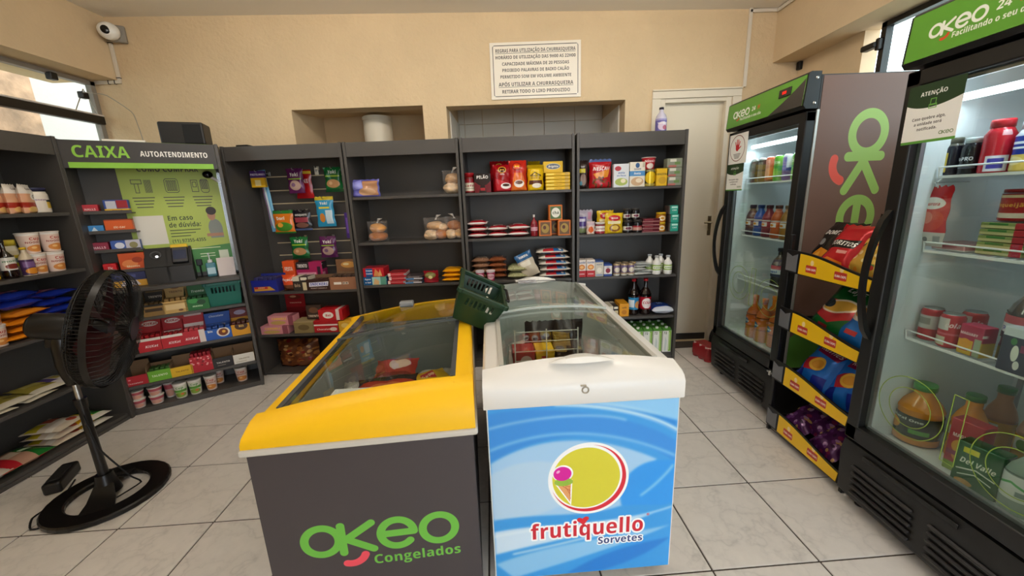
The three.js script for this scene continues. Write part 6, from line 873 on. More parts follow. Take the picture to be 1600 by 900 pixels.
{ // row behind
  const p = printed.carton; box('b', 'orbox', 0.08, 'boxOrange', 'candy_box', 'orange candy box standing behind the front row of chocolates', 'box', { y: SB, h: 0.22, dz: 0.17, dx: -0.045 }); box('b', 'magbox', 0.09, 'boxMagenta', 'candy_box', 'magenta chocolate box standing behind the front row of chocolates', 'box', { y: SB, h: 0.205, dz: 0.17 });
}
put('b', 'redtall', 0.14, 'display_box', 'tall red display box with a header card behind pink boxes', 'display box', () => (o, w, h, d) => trayBox(o, w, h * 0.55, d, 'trentoRed', col('#8e1218', 0.6), { front: 0.9, head: [h * 0.46, 'trentoRed'] }), { y: SC, dz: 0.14 });
box('b', 'pink1', 0.12, 'pinkBox', 'candy_box', 'pink candy box lying under another pink box', 'box', { y: SC, h: 0.07 }); box('b', 'pink2', 0.1, 'pinkBox', 'candy_box', 'pink candy box stacked on top of another pink box', 'box', { y: SC + 0.071, h: 0.08, dz: 0.01 });
box('b', 'khaki', 0.14, 'khakiBox', 'chocolate_box', 'olive brown chocolate box on the lower shelf', 'box', { y: SC, h: 0.1 }); box('b', 'trento', 0.03, 'trentoBrown', 'chocolate_box', 'dark brown chocolate box standing on the olive box', 'box', { y: SC + 0.101, h: 0.12, dz: 0.05 });
box('b', 'redb2', 0.15, 'redBarBox', 'chocolate_box', 'red chocolate box with a white band under a second red box', 'box', { y: SC, h: 0.1 }); box('b', 'redb1', 0.14, 'redWhiteBox', 'chocolate_box', 'red and white chocolate box on top of the banded red box', 'box', { y: SC + 0.101, h: 0.09 });
box('b', 'yelb', 0.12, 'yellowChip', 'snack_box', 'yellow snack box beside the red chocolate boxes', 'box', { y: SC, h: 0.09 });
put('b', 'snackbag', 0.2, 'snack_sack', 'large clear sack of brown snacks on the bottom of the slatted unit', 'snack bag', (w, h) => pouchG(0.36, 0.23, 0.15, 'brownSnack', { lumps: 0.25, flat: true }), { y: 0.02, dz: 0.05 });

// ---- bread unit
const loafTex = (c) => new THREE.MeshStandardMaterial({ map: tint(c, 0.55, N1), roughness: 0.75, bumpMap: texPlaster, bumpScale: 0.002 });
const crust = loafTex([168, 102, 48]), crumb = loafTex([205, 160, 106]), pale = loafTex([222, 188, 146]), golden = loafTex([206, 142, 58]);
function lump(g) { const p = g.attributes.position, a = rr(0, 6), b = rr(0, 6); for (let i = 0; i < p.count; i++) { const k = 1 + 0.07 * Math.sin(3 * p.getX(i) + a) * Math.sin(4 * p.getY(i) + b) + 0.05 * Math.sin(5 * p.getZ(i) + a); p.setXYZ(i, p.getX(i) * k, p.getY(i) * k, p.getZ(i) * k); } g.computeVertexNormals(); return g; }
function breadBag(k, label, name, mats, { n = 2, twist = 1, pr } = {}) {
  put('b', k, 0.16, name, label, 'bread', () => (o, w, h) => {
    const hh = h * 0.9, lumps = n === 2 ? [[0, hh * 0.27, 0.0, 0.5, 0.27], [0.02 * twist * w, hh * 0.72, -0.01, 0.42, 0.26]] : [[-w * 0.2, hh * 0.25, 0.01, 0.32, 0.26], [w * 0.22, hh * 0.27, 0, 0.3, 0.27], [-w * 0.05, hh * 0.68, -0.01, 0.36, 0.24], [w * 0.26, hh * 0.6, -0.02, 0.24, 0.2]];
    lumps.forEach(([x, y, z, rx, ry], i) => part('loaf', lump(new THREE.SphereGeometry(1, 22, 16)).scale(w * rx, hh * ry, 0.062).translate(x, y, z), mats[i % mats.length], o));
    part('plastic_bag', pouchG(w * 1.06, h * 1.0, 0.145, null, { flat: true, crumple: 0.25 }).translate(0, 0, 0), M.film, o);
    part('twist_end', loft([[0, h * 0.9, 0, 0.008], [0.008 * twist, h * 1.0, 0.004, 0.005], [0.03 * twist, h * 1.12, 0.01, 0.02]].map(([x, y, z, r]) => Array.from({ length: 8 }, (_, i) => [x + r * Math.cos(i * 0.785), y, z + r * 0.5 * Math.sin(i * 0.785)])), false, 3), col('#e6e2da', 0.3), o);
  });
}
breadBag('bread1', 'bag of pale bread alone beside the coffee unit', 'bread_bag', [pale, crumb]); breadBag('bun', 'bag of two golden round buns standing alone', 'bread_bag', [crust, golden], { twist: 1 });
breadBag('bread2', 'bag of small pale rolls with a white tie', 'bread_bag', [pale, crust, crumb, pale], { n: 4, twist: 1 }); breadBag('bread3', 'bag of rolls with darker crust beside the pale rolls', 'bread_bag', [pale, crumb, crust, crust], { n: 4, twist: -1 });
bag('b', 'pastry', 0.1, 'pastryPurple', 'pastry_bag', 'lilac and brown pastry bag on the top bread shelf', 'bread', { shape: { flat: true, crumple: 0.3 } });
box('b', 'crk1', 0.14, 'crackerRed', 'cracker_pack', 'red and blue cracker pack stacked on a teal pack', 'crackers', { y: 0.725 + 0.066, mat: printed.gloss }); box('b', 'crk2', 0.14, 'crackerTeal', 'cracker_pack', 'teal and blue cracker pack under the red pack', 'crackers', { h: 0.065, mat: printed.gloss });
pile(3, (i) => box('b', 'redp', 0.16, 'biscuitRed', 'biscuit_pack', 'flat red biscuit pack in a small stack', 'biscuits', { y: 0.725 + i * 0.031, h: 0.03, dx: (i % 2) * 0.008, ry: 0.05 * (i - 1), group: 'red biscuit packs', mat: printed.gloss }));
pile(2, (i) => box('b', 'dkp', 0.15, 'biscuitDark', 'biscuit_pack', 'flat dark and blue biscuit pack in a small stack', 'biscuits', { y: 0.725 + i * 0.031, h: 0.03, dx: 0.025 + i * 0.006, group: 'dark biscuit packs', mat: printed.gloss }));
bag('b', 'redr', 0.09, 'redRound', 'toast_bag', 'small round red and olive bag on the biscuit shelf', 'snack bag', { shape: { flat: true } });
pile(3, (i) => flatBag('b', 'orp', 0.18, 0.034, 'orangePasta', 'pasta_pack', 'flat orange pasta pack in a stack beside the red bag', 'pasta', { y: 0.725 + i * 0.036, dx: i * 0.004, group: 'orange pasta packs' }));

// ---- coffee and sugar unit
round('b', 'redjar', 'coffee_jar', 'red coffee jar with a red lid beside the black coffee pack', 'jar', (o, r, h) => jarThing(o, r, h, col('#6a1f1c', 0.25), col('#a3121c', 0.35), 'redCanister', { lid: 0.22, lab: [0.06, 0.7] }));
box('b', 'pil', 0.08, 'coffeeBlack', 'coffee_pack', 'black and dark red brick pack of coffee', 'coffee', { mat: printed.gloss });
bag('b', 'cof1', 0.09, 'coffeeRed', 'coffee_bag', 'red coffee bag with a white cup in front of its twin', 'coffee', { dx: 0.012, h: 0.2, shape: { flat: true } }); bag('b', 'cof1', 0.09, 'coffeeRed', 'coffee_bag', 'tall red coffee bag standing behind a shorter red one', 'coffee', { dx: -0.012, dz: 0.1, h: 0.235, shape: { flat: true } });
bag('b', 'cof2', 0.1, 'coffeeOrange', 'coffee_bag', 'red and orange coffee bag with a cup', 'coffee', { shape: { flat: true } });
bag('b', 'cof3', 0.09, 'coffeeYellow', 'coffee_bag', 'bright yellow coffee bag in front of another yellow one', 'coffee', { h: 0.19, shape: { flat: true } }); bag('b', 'cof3', 0.08, 'coffeeYellow', 'coffee_bag', 'darker yellow coffee bag standing behind the front one', 'coffee', { dz: 0.1, h: 0.225, dx: -0.004, w: 0.1, shape: { flat: true } });
pile(5, (i) => box('b', 'ythin', 0.14, 'yellowThin', 'filter_box', 'thin yellow coffee filter box in a stack', 'box', { y: 1.407 + i * 0.0255, h: 0.0245, group: 'thin yellow boxes' }));
box('b', 'ybox', 0.06, 'yellowBox', 'filter_box', 'yellow box with a grey oval on top of the thin yellow boxes', 'box', { y: 1.407 + 5 * 0.0255 + 0.001, dz: 0.05 });
pile(3, (i) => flatBag('b', 'sug1', 0.2, 0.044, 'sugar', 'sugar_bag', 'white and red sugar bag in the stack of three', 'sugar', { y: 1.062 + i * 0.0465, group: 'sugar bags in the three high stack' }));
pile(2, (i) => flatBag('b', 'sug2', 0.2, 0.044, 'sugar', 'sugar_bag', 'white and red sugar bag in the middle stack of two', 'sugar', { y: 1.062 + i * 0.0465, group: 'sugar bags in the middle stack' }));
pile(2, (i) => flatBag('b', 'sug3', 0.2, 0.047, 'sugar', 'sugar_bag', 'white and red sugar bag stacked next to the sauce bottle', 'sugar', { y: 1.062 + i * 0.048, ry: i ? 0.12 : 0, group: 'sugar bags next to the sauce bottle' }));
round('b', 'ketch', 'sauce_bottle', 'dark red sauce bottle with a white nozzle beside the sugar', 'bottle', (o, r, h) => bottleThing(o, r * 0.95, h, col('#8a1a24', 0.3), col('#efe9e2', 0.4), 'ketchup', { nk: 0.25, sh: 0.58, cap: 0.12 }));
box('b', 'ob1', 0.08, 'spiceBox', 'tea_box', 'orange and brown box beside the sauce bottle', 'box'); box('b', 'ob2', 0.08, 'spiceBox', 'tea_box', 'orange and brown box beside the unit side panel', 'box'); box('b', 'ob2', 0.08, 'spiceBox', 'tea_box', 'orange box standing half hidden behind the front orange boxes', 'box', { dx: -0.05, dz: 0.1 });
box('b', 'ob3', 0.08, 'spiceBoxWhite', 'tea_box', 'orange box with a white disc on top of two orange boxes', 'box', { y: 1.062 + 0.119 });
pile(4, (i) => flatBag('b', 'bean1', 0.18, 0.041, 'beansPale', 'bean_bag', 'clear bag of pale beans in a tall stack', 'beans', { y: 0.725 + i * 0.044, dz: 0.06, group: 'pale bean bags' })); pile(4, (i) => flatBag('b', 'bean2', 0.18, 0.041, 'beans', 'bean_bag', 'clear bag of reddish beans in a tall stack', 'beans', { y: 0.725 + i * 0.044, dz: 0.06, group: 'reddish bean bags' }));
for (const [k, s] of [['cup1', 'pale'], ['cup2', 'reddish']]) round('b', k, 'dessert_cup', 'small pink dessert cup in front of the ' + s + ' beans', 'cup', (o, r, h) => cupThing(o, r, h * 0.9, 'pinkCup', col('#e9dde0', 0.4)), { dz: -0.02 });
pile(2, (i) => flatBag('b', 'lent', 0.2, 0.052, 'lentil', 'lentil_bag', 'olive bag of lentils in a stack of two', 'lentils', { y: 0.725 + i * 0.056, group: 'lentil bags' }));
{ const b = bag('b', 'lean', 0.05, 'farofa', 'flour_bag', 'beige and blue flour bag leaning against the rice', 'flour', { h: 0.2, shape: { crumple: 0.2 } }); b.rotation.z = R(24); b.rotation.x = R(-10); b.position.x -= 0.0; b.position.y += 0.022; }
pile(5, (i) => flatBag('b', 'rice', 0.2, 0.044, 'rice', 'rice_bag', 'white bag of rice with red and blue print in a stack', 'rice', { y: 0.725 + i * 0.047, dx: [0, 0.006, 0, -0.004, -0.02][i], group: 'rice bags' }));

// ---- cereal and milk unit
bag('b', 'dkbag', 0.07, 'bagDark', 'chocolate_bag', 'dark brown bag beside the red cereal bag', 'snack bag', { shape: { flat: true } }); bag('b', 'nesc', 0.08, 'cerealRed', 'cereal_bag', 'red cereal bag with chocolate balls', 'cereal', { shape: { flat: true } });
box('b', 'oat1', 0.05, 'oatBlue', 'oat_box', 'white oat box with a green bowl print', 'cereal box'); box('b', 'oat2', 0.05, 'oatQuaker', 'oat_box', 'cream oat box with a light blue band', 'cereal box');
round('b', 'ycan', 'drink_tin', 'dark tin with a yellow disc under the red noodle cup', 'tin', (o, r, h) => canThing(o, r, h, 'tinYellow')); round('b', 'rcup', 'noodle_cup', 'red noodle cup standing on the yellow and dark tin', 'cup', (o, r, h) => cupThing(o, r, h, 'cupRed', col('#e3d6cc', 0.4)), { y: 1.407 + 0.126 });
box('b', 'ymz', 0.05, 'starch', 'starch_box', 'plain yellow starch box beside the tin', 'box'); pile(3, (i) => box('b', 'tea', 0.07, 'teaGrey', 'tea_box', 'grey green tea box in a stack of three', 'tea box', { y: 1.407 + i * 0.066, h: 0.065, group: 'grey green tea boxes' }));
bag('b', 'pou1', 0.06, 'pouchPurple', 'sauce_pouch', 'grey and purple pouch on the jar shelf', 'pouch', { dz: 0.07, shape: { flat: true } }); bag('b', 'pou2', 0.04, 'pouchOrange', 'sauce_pouch', 'small pale pouch with an orange spot in front of the purple pouch', 'pouch', { shape: { flat: true } });
round('b', 'wjar', 'jam_jar', 'white labelled jam jar with a pale lid', 'jar', (o, r, h) => jarThing(o, r, h, col('#8a2c34', 0.2), col('#e6e0d8', 0.4), 'jamJar'));
bag('b', 'yb', 0.06, 'pastaYellow', 'pasta_bag', 'yellow pasta bag with a red oval in front of its twin', 'pasta', { dx: 0.016, w: 0.14, h: 0.155, shape: { flat: true } }); bag('b', 'yb', 0.05, 'pastaYellow', 'pasta_bag', 'yellow pasta bag standing behind another yellow bag', 'pasta', { dx: -0.035, dz: 0.08, h: 0.175, w: 0.13, shape: { flat: true } });
for (const k of ['dj3', 'dj4']) round('b', k, 'preserve_jar', k === 'dj3' ? 'dark preserve jar carrying another dark jar, next to the pasta' : 'dark preserve jar with a reddish label carrying another jar', 'jar', (o, r, h) => jarThing(o, r, h, col('#171214', 0.15), col('#5a5550', 0.35, 0.6), k === 'dj3' ? 'darkJar' : 'darkJarRed'));
for (const k of ['dj1', 'dj2']) round('b', k, 'preserve_jar', k === 'dj1' ? 'small dark jar on top, nearer the yellow pasta' : 'small dark jar on top, nearer the maroon packs', 'jar', (o, r, h) => jarThing(o, r, h, col('#171214', 0.15), col('#5a5550', 0.35, 0.6), 'darkJar'), { y: 1.062 + 0.099, dx: k === 'dj2' ? 0.015 : 0.01 });
pile(4, (i) => box('b', 'dred', 0.12, 'maroonPack', 'sweet_pack', 'flat maroon sweet pack in a stack beside the honey', 'sweets', { y: 1.062 + i * 0.0265, h: 0.026, ry: 0.04 * (i % 2), group: 'maroon packs', mat: printed.gloss }));
stack(2, (i) => round('b', 'hon', 'honey_jar', i ? 'honey jar with a yellow lid on top of the other honey jar' : 'honey jar with a yellow lid under the other honey jar', 'jar', (o, r, h) => jarThing(o, r, h, col('#a8661a', 0.15), col('#e0b41c', 0.4), 'honey', { lid: 0.24 }), { y: 1.062 + i * 0.0745 }));
pile(3, (i) => box('b', 'teal', 0.08, 'tealBox', 'tea_box', 'bright teal tea box in a stack of three', 'tea box', { y: 1.062 + i * 0.066, h: 0.0655, dx: [0, 0, -0.008][i], group: 'bright teal tea boxes' }));
const cartonTop = (pr, h) => (o, w, hh, d) => { part('carton', cartonG(w, h, d, pr), printed.carton, o); part('fold', rb(w * 0.96, 0.006, d * 0.96, 0.002, 0, h + 0.002, 0), printed.carton.clone && col('#8a8f9a', 0.5), o); };
for (const k of ['ct1', 'ct2']) box('b', k, 0.1, 'creamRed', 'cream_carton', 'white and red cream carton with an orange picture', 'carton', { w: 0.068, group: 'red cream cartons' });
box('b', 'ct3', 0.1, 'creamGrey', 'cream_carton', 'beige milk carton with a blue top edge', 'carton'); box('b', 'ct4', 0.1, 'creamBlue', 'cream_carton', 'short white and blue milk carton beside the tins', 'carton', { w: 0.066 });
for (const [dx, dz, y] of [[0, 0, 0], [0.06, 0, 0], [0.115, 0, 0], [0.03, 0.07, 0], [0.15, 0.07, 0], [0.09, 0.07, 0]]) round('b', 'tin1', 'fish_tin', 'small beige tin with a white base in the tin cluster', 'tin', (o, r, h) => canThing(o, r * 0.98, h * 0.88, 'tinPrint'), { dx: dx + 0.012, dz, y: 0.725, group: 'small beige tins' });
pile(5, (i) => flatBag('b', 'sach', 0.14, 0.016, 'sachet', 'sachet', 'flat silver sachet in a loose pile beside the milk bottles', 'sachet', { y: 0.725 + i * 0.017, w: 0.15, dx: [0.02, 0.05, -0.02, 0.03, 0.06][i] - 0.02, dz: [0, 0.03, 0.02, 0.05, 0.06][i], ry: [0.2, -0.3, 0.1, 0.4, -0.2][i], group: 'silver sachets' }));
for (const [dx, dz] of [[-0.005, 0], [0.085, 0], [-0.03, 0.085], [0.06, 0.085]]) round('b', 'coco', 'milk_bottle', 'small white coconut milk bottle with a green label', 'bottle', (o, r, h) => bottleThing(o, r, h, col('#e9e7df', 0.3), col('#c9cdd0', 0.35), 'cocoLabel', { sh: 0.6, nk: 0.4, lab: [0.24, 0.52] }), { dx: dx - 0.01, dz: dz - 0.01, group: 'coconut milk bottles' });
box('b', 'ob4', 0.16, 'orangeBox', 'coffee_box', 'orange box standing on the soda bottle shelf', 'box', { y: 0.385 }); box('b', 'ob4', 0.16, 'boxDarkCream', 'coffee_box', 'dark box beside the orange box on the soda shelf', 'box', { y: 0.385, dx: -0.085, h: 0.09 });
const cola = new THREE.MeshPhysicalMaterial({ color: '#1a0b08', roughness: 0.08, clearcoat: 1 });
for (const [k, dz, dx, pr, l] of [['sod1', 0.02, 0, 'sodaBlue', 'dark soda bottle with a blue label and red cap'], ['sod2', 0.02, 0.01, 'sodaRed', 'dark soda bottle with a red and white label'], ['sod2', 0.13, -0.04, 'sodaRed', 'dark soda bottle standing behind the two front bottles']]) round('b', k, 'soda_bottle', l, 'bottle', (o, r, h) => bottleThing(o, r, 0.30, cola, col('#c3202a', 0.4), pr, { sh: 0.55, nk: 0.33, lab: [0.16, 0.5], cap: 0.07 }), { y: 0.385, dz, dx });
flatBag('b', 'bbag', 0.2, 0.07, 'blueBag', 'salt_bag', 'dark blue bag with a silver end lying on the soda shelf', 'bag', { y: 0.385 });
for (let i = 0; i < 5; i++) for (let j = 0; j < 3; j++) { const o = thing('milk_carton', 'white and green milk carton standing in the block on the bottom shelf', 'carton', [1.262 - i * 0.078, 0.068, -3.02 - j * 0.085], 0, 'milk cartons'); part('carton', cartonG(0.073, 0.19, 0.078, 'milkCarton'), printed.carton, o); part('top', loft([[0.036, 0.19, 0.038], [0.034, 0.205, 0.006]].map(([a, y, b]) => [[-a, y, -b], [a, y, -b], [a, y, b], [-a, y, b]]), true, 0.3), col('#4f8a34', 0.5), o); part('cap', cyl(0.012, 0.012, 0.014, 0, 0.208, 0.012, 14), col('#d6dcd2', 0.4), o); }
{ const o = thing('cleaner_bottle', 'clear bottle with a purple label on top of the cereal unit', 'bottle', [1.195, 1.791, -3.16]); bottleThing(o, 0.042, 0.2, col('#c9c4d6', 0.15), col('#2a2430', 0.4), 'bottlePurple', { sh: 0.62, nk: 0.34, lab: [0.05, 0.58] }); }

// ---- checkout unit
const cb = (k, d, pr, name, label, cat, o = {}) => box('c', k, d, pr, name, label, cat, o);
cb('m1', 0.05, 'hallsRed', 'candy_box', 'small red candy box on the top ledge of the checkout', 'box', { dz: 0.08 }); cb('m2', 0.05, 'gumBlueRed', 'gum_box', 'blue, red and yellow gum box on the top ledge', 'box', { dz: 0.08 });
cb('m3', 0.05, 'gumBlue', 'gum_box', 'small light blue gum box on the second ledge', 'box', { dz: 0.08 }); cb('m4', 0.05, 'gumOrange', 'mint_box', 'orange mint box on the second ledge', 'box', { dz: 0.08 });
cb('m5', 0.05, 'hallsMaroon', 'candy_box', 'maroon candy box on the third ledge', 'box', { dz: 0.08 }); cb('m6', 0.05, 'gumWhiteBlue', 'gum_box', 'blue and silver gum box on the third ledge', 'box', { dz: 0.08 });
cb('m7', 0.05, 'mintRed', 'mint_box', 'bright red mint box on the fourth ledge', 'box', { dz: 0.08 }); cb('m8', 0.05, 'orangeSwirl', 'mint_box', 'tall orange patterned mint box on the fourth ledge', 'box', { dz: 0.08 });
cb('m9', 0.08, 'chocBlueYellow', 'chocolate_box', 'dark blue and yellow chocolate box on the counter beside the kiosk', 'box', { dz: 0.05, h: 0.095, y: 0.875 });
function kiosk(k, label, front) {
  const o = thing('payment_terminal', label, 'terminal', cpos(Q[k][0], 0.875, -0.15), CA), w = Q[k][1] * 0.9, body = col('#2a2826', 0.5);
  part('case', loft([-w / 2, w / 2].map((x) => [[x, 0, 0.09], [x, 0.11, 0.085], [x, 0.235, 0.0], [x, 0.235, -0.03], [x, 0, -0.05]]), true, 0.4), body, o);
  const p = part('screen_panel', rb(w * 0.94, 0.145, 0.006, 0.002), col('#0b0b0c', 0.55), o); p.position.set(0, 0.172, 0.046); p.rotation.x = -0.6;
  front(p, w);
}
kiosk('kio1', 'black checkout terminal with a round scanner window', (p, w) => { part('scanner_ring', new THREE.TorusGeometry(0.026, 0.005, 8, 28).translate(0, 0.02, 0.004), col('#4a4a4c', 0.3), p); part('scanner_light', cyl(0.007, 0.007, 0.003, 0, 0, 0, 14).rotateX(Math.PI / 2).translate(0.006, 0.008, 0.005), new THREE.MeshStandardMaterial({ color: '#fff', emissive: '#ffffff', emissiveIntensity: 3 }), p).userData.label = 'small white scanner light'; });
kiosk('kio2', 'black checkout terminal carrying a card reader with a yellow top', (p, w) => { const r = part('card_reader', rb(w * 0.62, 0.135, 0.022, 0.006, 0.012, 0.01, 0.014), col('#1c1c1f', 0.4), p); part('reader_screen', rb(w * 0.5, 0.07, 0.002, 0.001, 0.012, 0.0, 0.026), col('#1c2a4c', 0.15), r); part('yellow_cap', rb(w * 0.66, 0.026, 0.026, 0.006, 0.012, 0.07, 0.016), col('#e9bf1c', 0.4), r); });
{ const o = thing('web_camera', 'small black camera block on the counter beside the card reader', 'camera', cpos(0.52, 0.875, -0.17), CA); part('case', rb(0.035, 0.045, 0.02, 0.005, 0, 0.11, 0), M.black, o); part('stand', rod([0, 0, -0.005], [0, 0.09, -0.005], 0.005), M.black, o); }
{ const o = thing('sanitizer_bottle', 'clear blue pump bottle on the checkout counter', 'bottle', cpos(0.585, 0.875, -0.14), CA), g = new THREE.MeshPhysicalMaterial({ color: '#7cc4d6', roughness: 0.1, transmission: 0.6, thickness: 0, ior: 1.4 }); part('bottle', rb(0.06, 0.105, 0.04, 0.012, 0, 0.053, 0), g, o); part('label', rb(0.05, 0.05, 0.0415, 0.004, 0, 0.045, 0), col('#bcd9e2', 0.4), o); part('pump', merge([cyl(0.014, 0.016, 0.02, 0, 0.115, 0, 14), cyl(0.004, 0.004, 0.045, 0, 0.145, 0, 10), rb(0.012, 0.01, 0.04, 0.003, 0, 0.17, 0.012)]), col('#e6eaea', 0.4), o); }
{ const o = thing('notice_card', 'blank pinkish white card standing on the checkout counter', 'card', cpos(0.675, 0.875, -0.12), CA); const c = part('card', rb(0.105, 0.135, 0.003, 0.001, 0, 0.067, 0), col('#ded2cf', 0.6), o); c.rotation.x = -0.22; const s = part('stand', rb(0.09, 0.004, 0.05, 0.001, 0, 0.002, -0.012), M.film, o); }
{ const o = thing('checkout_camera', 'small black camera on a white arm in front of the poster', 'camera', cpos(0.675, 1.60, -0.15), CA); part('housing', new THREE.SphereGeometry(0.028, 20, 14).scale(1.1, 0.9, 0.9), M.blackGloss, o); part('arm', merge([rod([0.01, -0.01, -0.01], [0.055, -0.045, -0.02], 0.012), rod([0.05, -0.04, -0.02], [0.072, -0.05, -0.02], 0.009)]), col('#dcd8cf', 0.4), o); }
for (const [k, pr, l, h, c] of [['bk', 'boxBlackGold', 'black and gold chocolate display box on the upper checkout shelf', 0.175, '#6a5230'], ['gold', 'boxGold', 'tall golden chocolate display box on the upper checkout shelf', 0.185, '#b08a4c'], ['grn', 'boxGreen', 'dark green chocolate display box beside the teal basket', 0.18, '#1f5a2a'], ['kr1', 'waferRed', 'red wafer display box behind the fan head', 0.2, '#a8141e'], ['kr2', 'waferRed', 'red wafer display box next to the white and red box', 0.2, '#a8141e'], ['kr3', 'waferWhite', 'white and red wafer display box on the middle checkout shelf', 0.205, '#c9444a'], ['blu', 'oreoBlue', 'blue chocolate cookie display box on the middle checkout shelf', 0.175, '#2a4f9c'], ['yel', 'yellowDark', 'orange yellow and maroon chocolate display box at the shelf end', 0.185, '#5a2a24']]) {
  put('c', k, 0.13, 'display_box', l, 'display box', () => (o, w, hh, d) => slantBox(o, w * 0.95, h, d, pr, col(c, 0.6)));
  bars('c', k, 0.09, 4, c, 'wrapped bar inside the ' + l.split(' display box')[0] + ' display box' + (k === 'kr1' ? ' behind the fan' : k === 'kr2' ? ' next to the white box' : ''), 'bars in box ' + k, { dz: 0.025, f: 0.46 });
}
for (const [k, pr, l, f, h] of [['o1', 'openRed', 'open red chocolate display box', 0.5, 0.14], ['o2', 'openGreen', 'open green chocolate display box', 0.8, 0.1], ['o3', 'openYellow', 'open yellow chocolate display box', 0.6, 0.12], ['o4', 'openDotted', 'open red spotted chocolate display box', 0.9, 0.13], ['o5', 'openDark', 'open black chocolate display box', 0.65, 0.12], ['o6', 'openWhite', 'open white chocolate display box', 0.6, 0.12]]) put('c', k, 0.13, 'display_box', l + ' on the lower checkout shelf', 'display box', () => (o, w, hh, d) => trayBox(o, w * 0.94, h, d, pr, kraft, { front: f }), { y: 0.205 });
bars('c', 'o2', 0.1, 4, '#3f6a2c', 'green wrapped bar in the open green box', 'bars in the green box', { dz: 0.015, f: 0.75 }); bars('c', 'o4', 0.1, 5, '#a0202c', 'red wrapped bar in the open spotted box', 'bars in the spotted box', { dz: 0.015, f: 0.9 });
for (const [k, pr, n, l, dz] of [['c1', 'yogurtPink', 2, 'pinkish dessert cup in a stacked pair beside the side panel', 0], ['c2', 'yogurtPink', 2, 'pinkish dessert cup in the second stacked pair', 0], ['c3', 'yogurtPink', 1, 'pinkish dessert cup tucked behind the noodle cups', 0.08], ['c4', 'noodleCupGreen', 1, 'green and orange noodle cup on the bottom checkout shelf', 0], ['c5', 'noodleCupGreen', 1, 'green noodle cup next to the beige noodle cup', 0.01], ['c6', 'noodleCup', 1, 'beige noodle cup in front of another noodle cup', 0.02], ['c7', 'noodleCup', 1, 'beige noodle cup standing apart on the bottom shelf', 0.05]])
  stack(n, (i) => round('c', k, 'noodle_cup', l, 'cup', (o, r, h) => cupThing(o, Math.max(r, 0.034), n > 1 ? 0.062 : 0.115, pr, col('#e6ded2', 0.45)), { y: 0.035 + i * 0.063, dz, group: n > 1 ? l + ' set' : undefined }));
round('c', 'c6', 'noodle_cup', 'noodle cup standing behind the beige noodle cup', 'cup', (o, r, h) => cupThing(o, 0.038, 0.115, 'noodleCup', col('#e6ded2', 0.45)), { y: 0.035, dz: 0.12, dx: 0.04 });

// ---- window-side unit
stack(5, (i) => { const b = bag('s', 'lnood', 0.045, 'noodlePack', 'noodle_pack', 'beige and orange noodle pack standing in a row', 'noodles', { w: 0.12, h: 0.155, dx: -0.06 + i * 0.055, dz: 0.0 + 0.01 * i, ry: 0.55, group: 'noodle packs on the window-side unit', shape: { flat: true } }); });
stack(2, (i) => round('s', 'lmayo', 'mayonnaise_jar', i ? 'cream mayonnaise jar standing behind the front jar' : 'cream mayonnaise jar with a dark lid in front', 'jar', (o, r, h) => jarThing(o, r * 0.92, h, col('#ddd2c2', 0.3), col('#2b2a4a', 0.4), 'mayoLabel', { lid: 0.14 }), { dx: i ? 0.07 : 0.02, dz: i * 0.07 }));
round('s', 'lsau1', 'sauce_bottle', 'dark sauce bottle with a white label on the window-side unit', 'bottle', (o, r, h) => bottleThing(o, r * 0.85, h, cola, col('#1a1716', 0.4), 'sauceWhite', { sh: 0.5, nk: 0.3 }));
round('s', 'lsau2', 'sauce_bottle', 'purple sauce bottle with a yellow cap beside the noodle cups', 'bottle', (o, r, h) => bottleThing(o, r, h, col('#c9b89c', 0.3), col('#e0b81c', 0.4), 'saucePurple', { sh: 0.6, nk: 0.4, lab: [0.05, 0.58] }), { dz: -0.01 });
round('s', 'lsau1', 'sauce_bottle', 'pink and yellow bottle beside the dark sauce bottle', 'bottle', (o, r, h) => bottleThing(o, 0.032, 0.15, col('#7a2a34', 0.3), col('#2a2220', 0.4), 'pinkYellow', { sh: 0.62, nk: 0.4, lab: [0.05, 0.55] }), { dx: 0.085, h: 0.15 });
round('s', 'lsau2', 'seasoning_tub', 'yellow and grey tub standing behind the purple sauce bottle', 'tub', (o, r, h) => jarThing(o, 0.045, 0.2, col('#cfc6ae', 0.4), col('#d9c23c', 0.4), 'yellowTub'), { dz: 0.09, dx: -0.005, h: 0.2 });
for (const [k, up] of [['lcup3', 0], ['lcup4', 0], ['lcup1', 1], ['lcup2', 1]]) round('s', k, 'noodle_cup', 'beige noodle cup in the ' + (up ? 'upper' : 'lower') + ' row of the window-side stack', 'cup', (o, r, h) => cupThing(o, 0.045, 0.116, 'noodleCup', col('#e3d9cf', 0.45)), { y: 1.035 + up * 0.117, dz: up * 0.004, group: up ? 'upper stacked noodle cups' : 'lower stacked noodle cups' });
stack(2, (i) => round('s', 'lcup5', 'noodle_cup', i ? 'noodle cup on top of another beside the orange bags' : 'noodle cup under another beside the orange bags', 'cup', (o, r, h) => cupThing(o, 0.045, 0.112, 'noodleCup', col('#e3d9cf', 0.45)), { y: 0.70 + i * 0.113, dx: 0.03, w: 0.09 }));
pile(4, (i) => { const b = flatBag('s', 'lor', 0.2, 0.038, 'orangeChips', 'snack_bag', 'orange snack bag lying in a pile under the blue bags', 'snack bag', { y: 0.70 + i * 0.04, w: 0.19, dx: 0.01 - (i % 2) * 0.015, ry: 0.1 * (i - 1), group: 'orange snack bags' }); });
pile(5, (i) => flatBag('s', 'lbag', 0.2, 0.043, 'blueChips', 'snack_bag', 'dark blue snack bag piled beside the orange bags', 'snack bag', { y: 0.70 + i * 0.046, w: 0.21, dx: -0.1 + (i % 2) * 0.02, dz: 0.02, ry: 0.12 * (i - 2), group: 'dark blue snack bags' }));
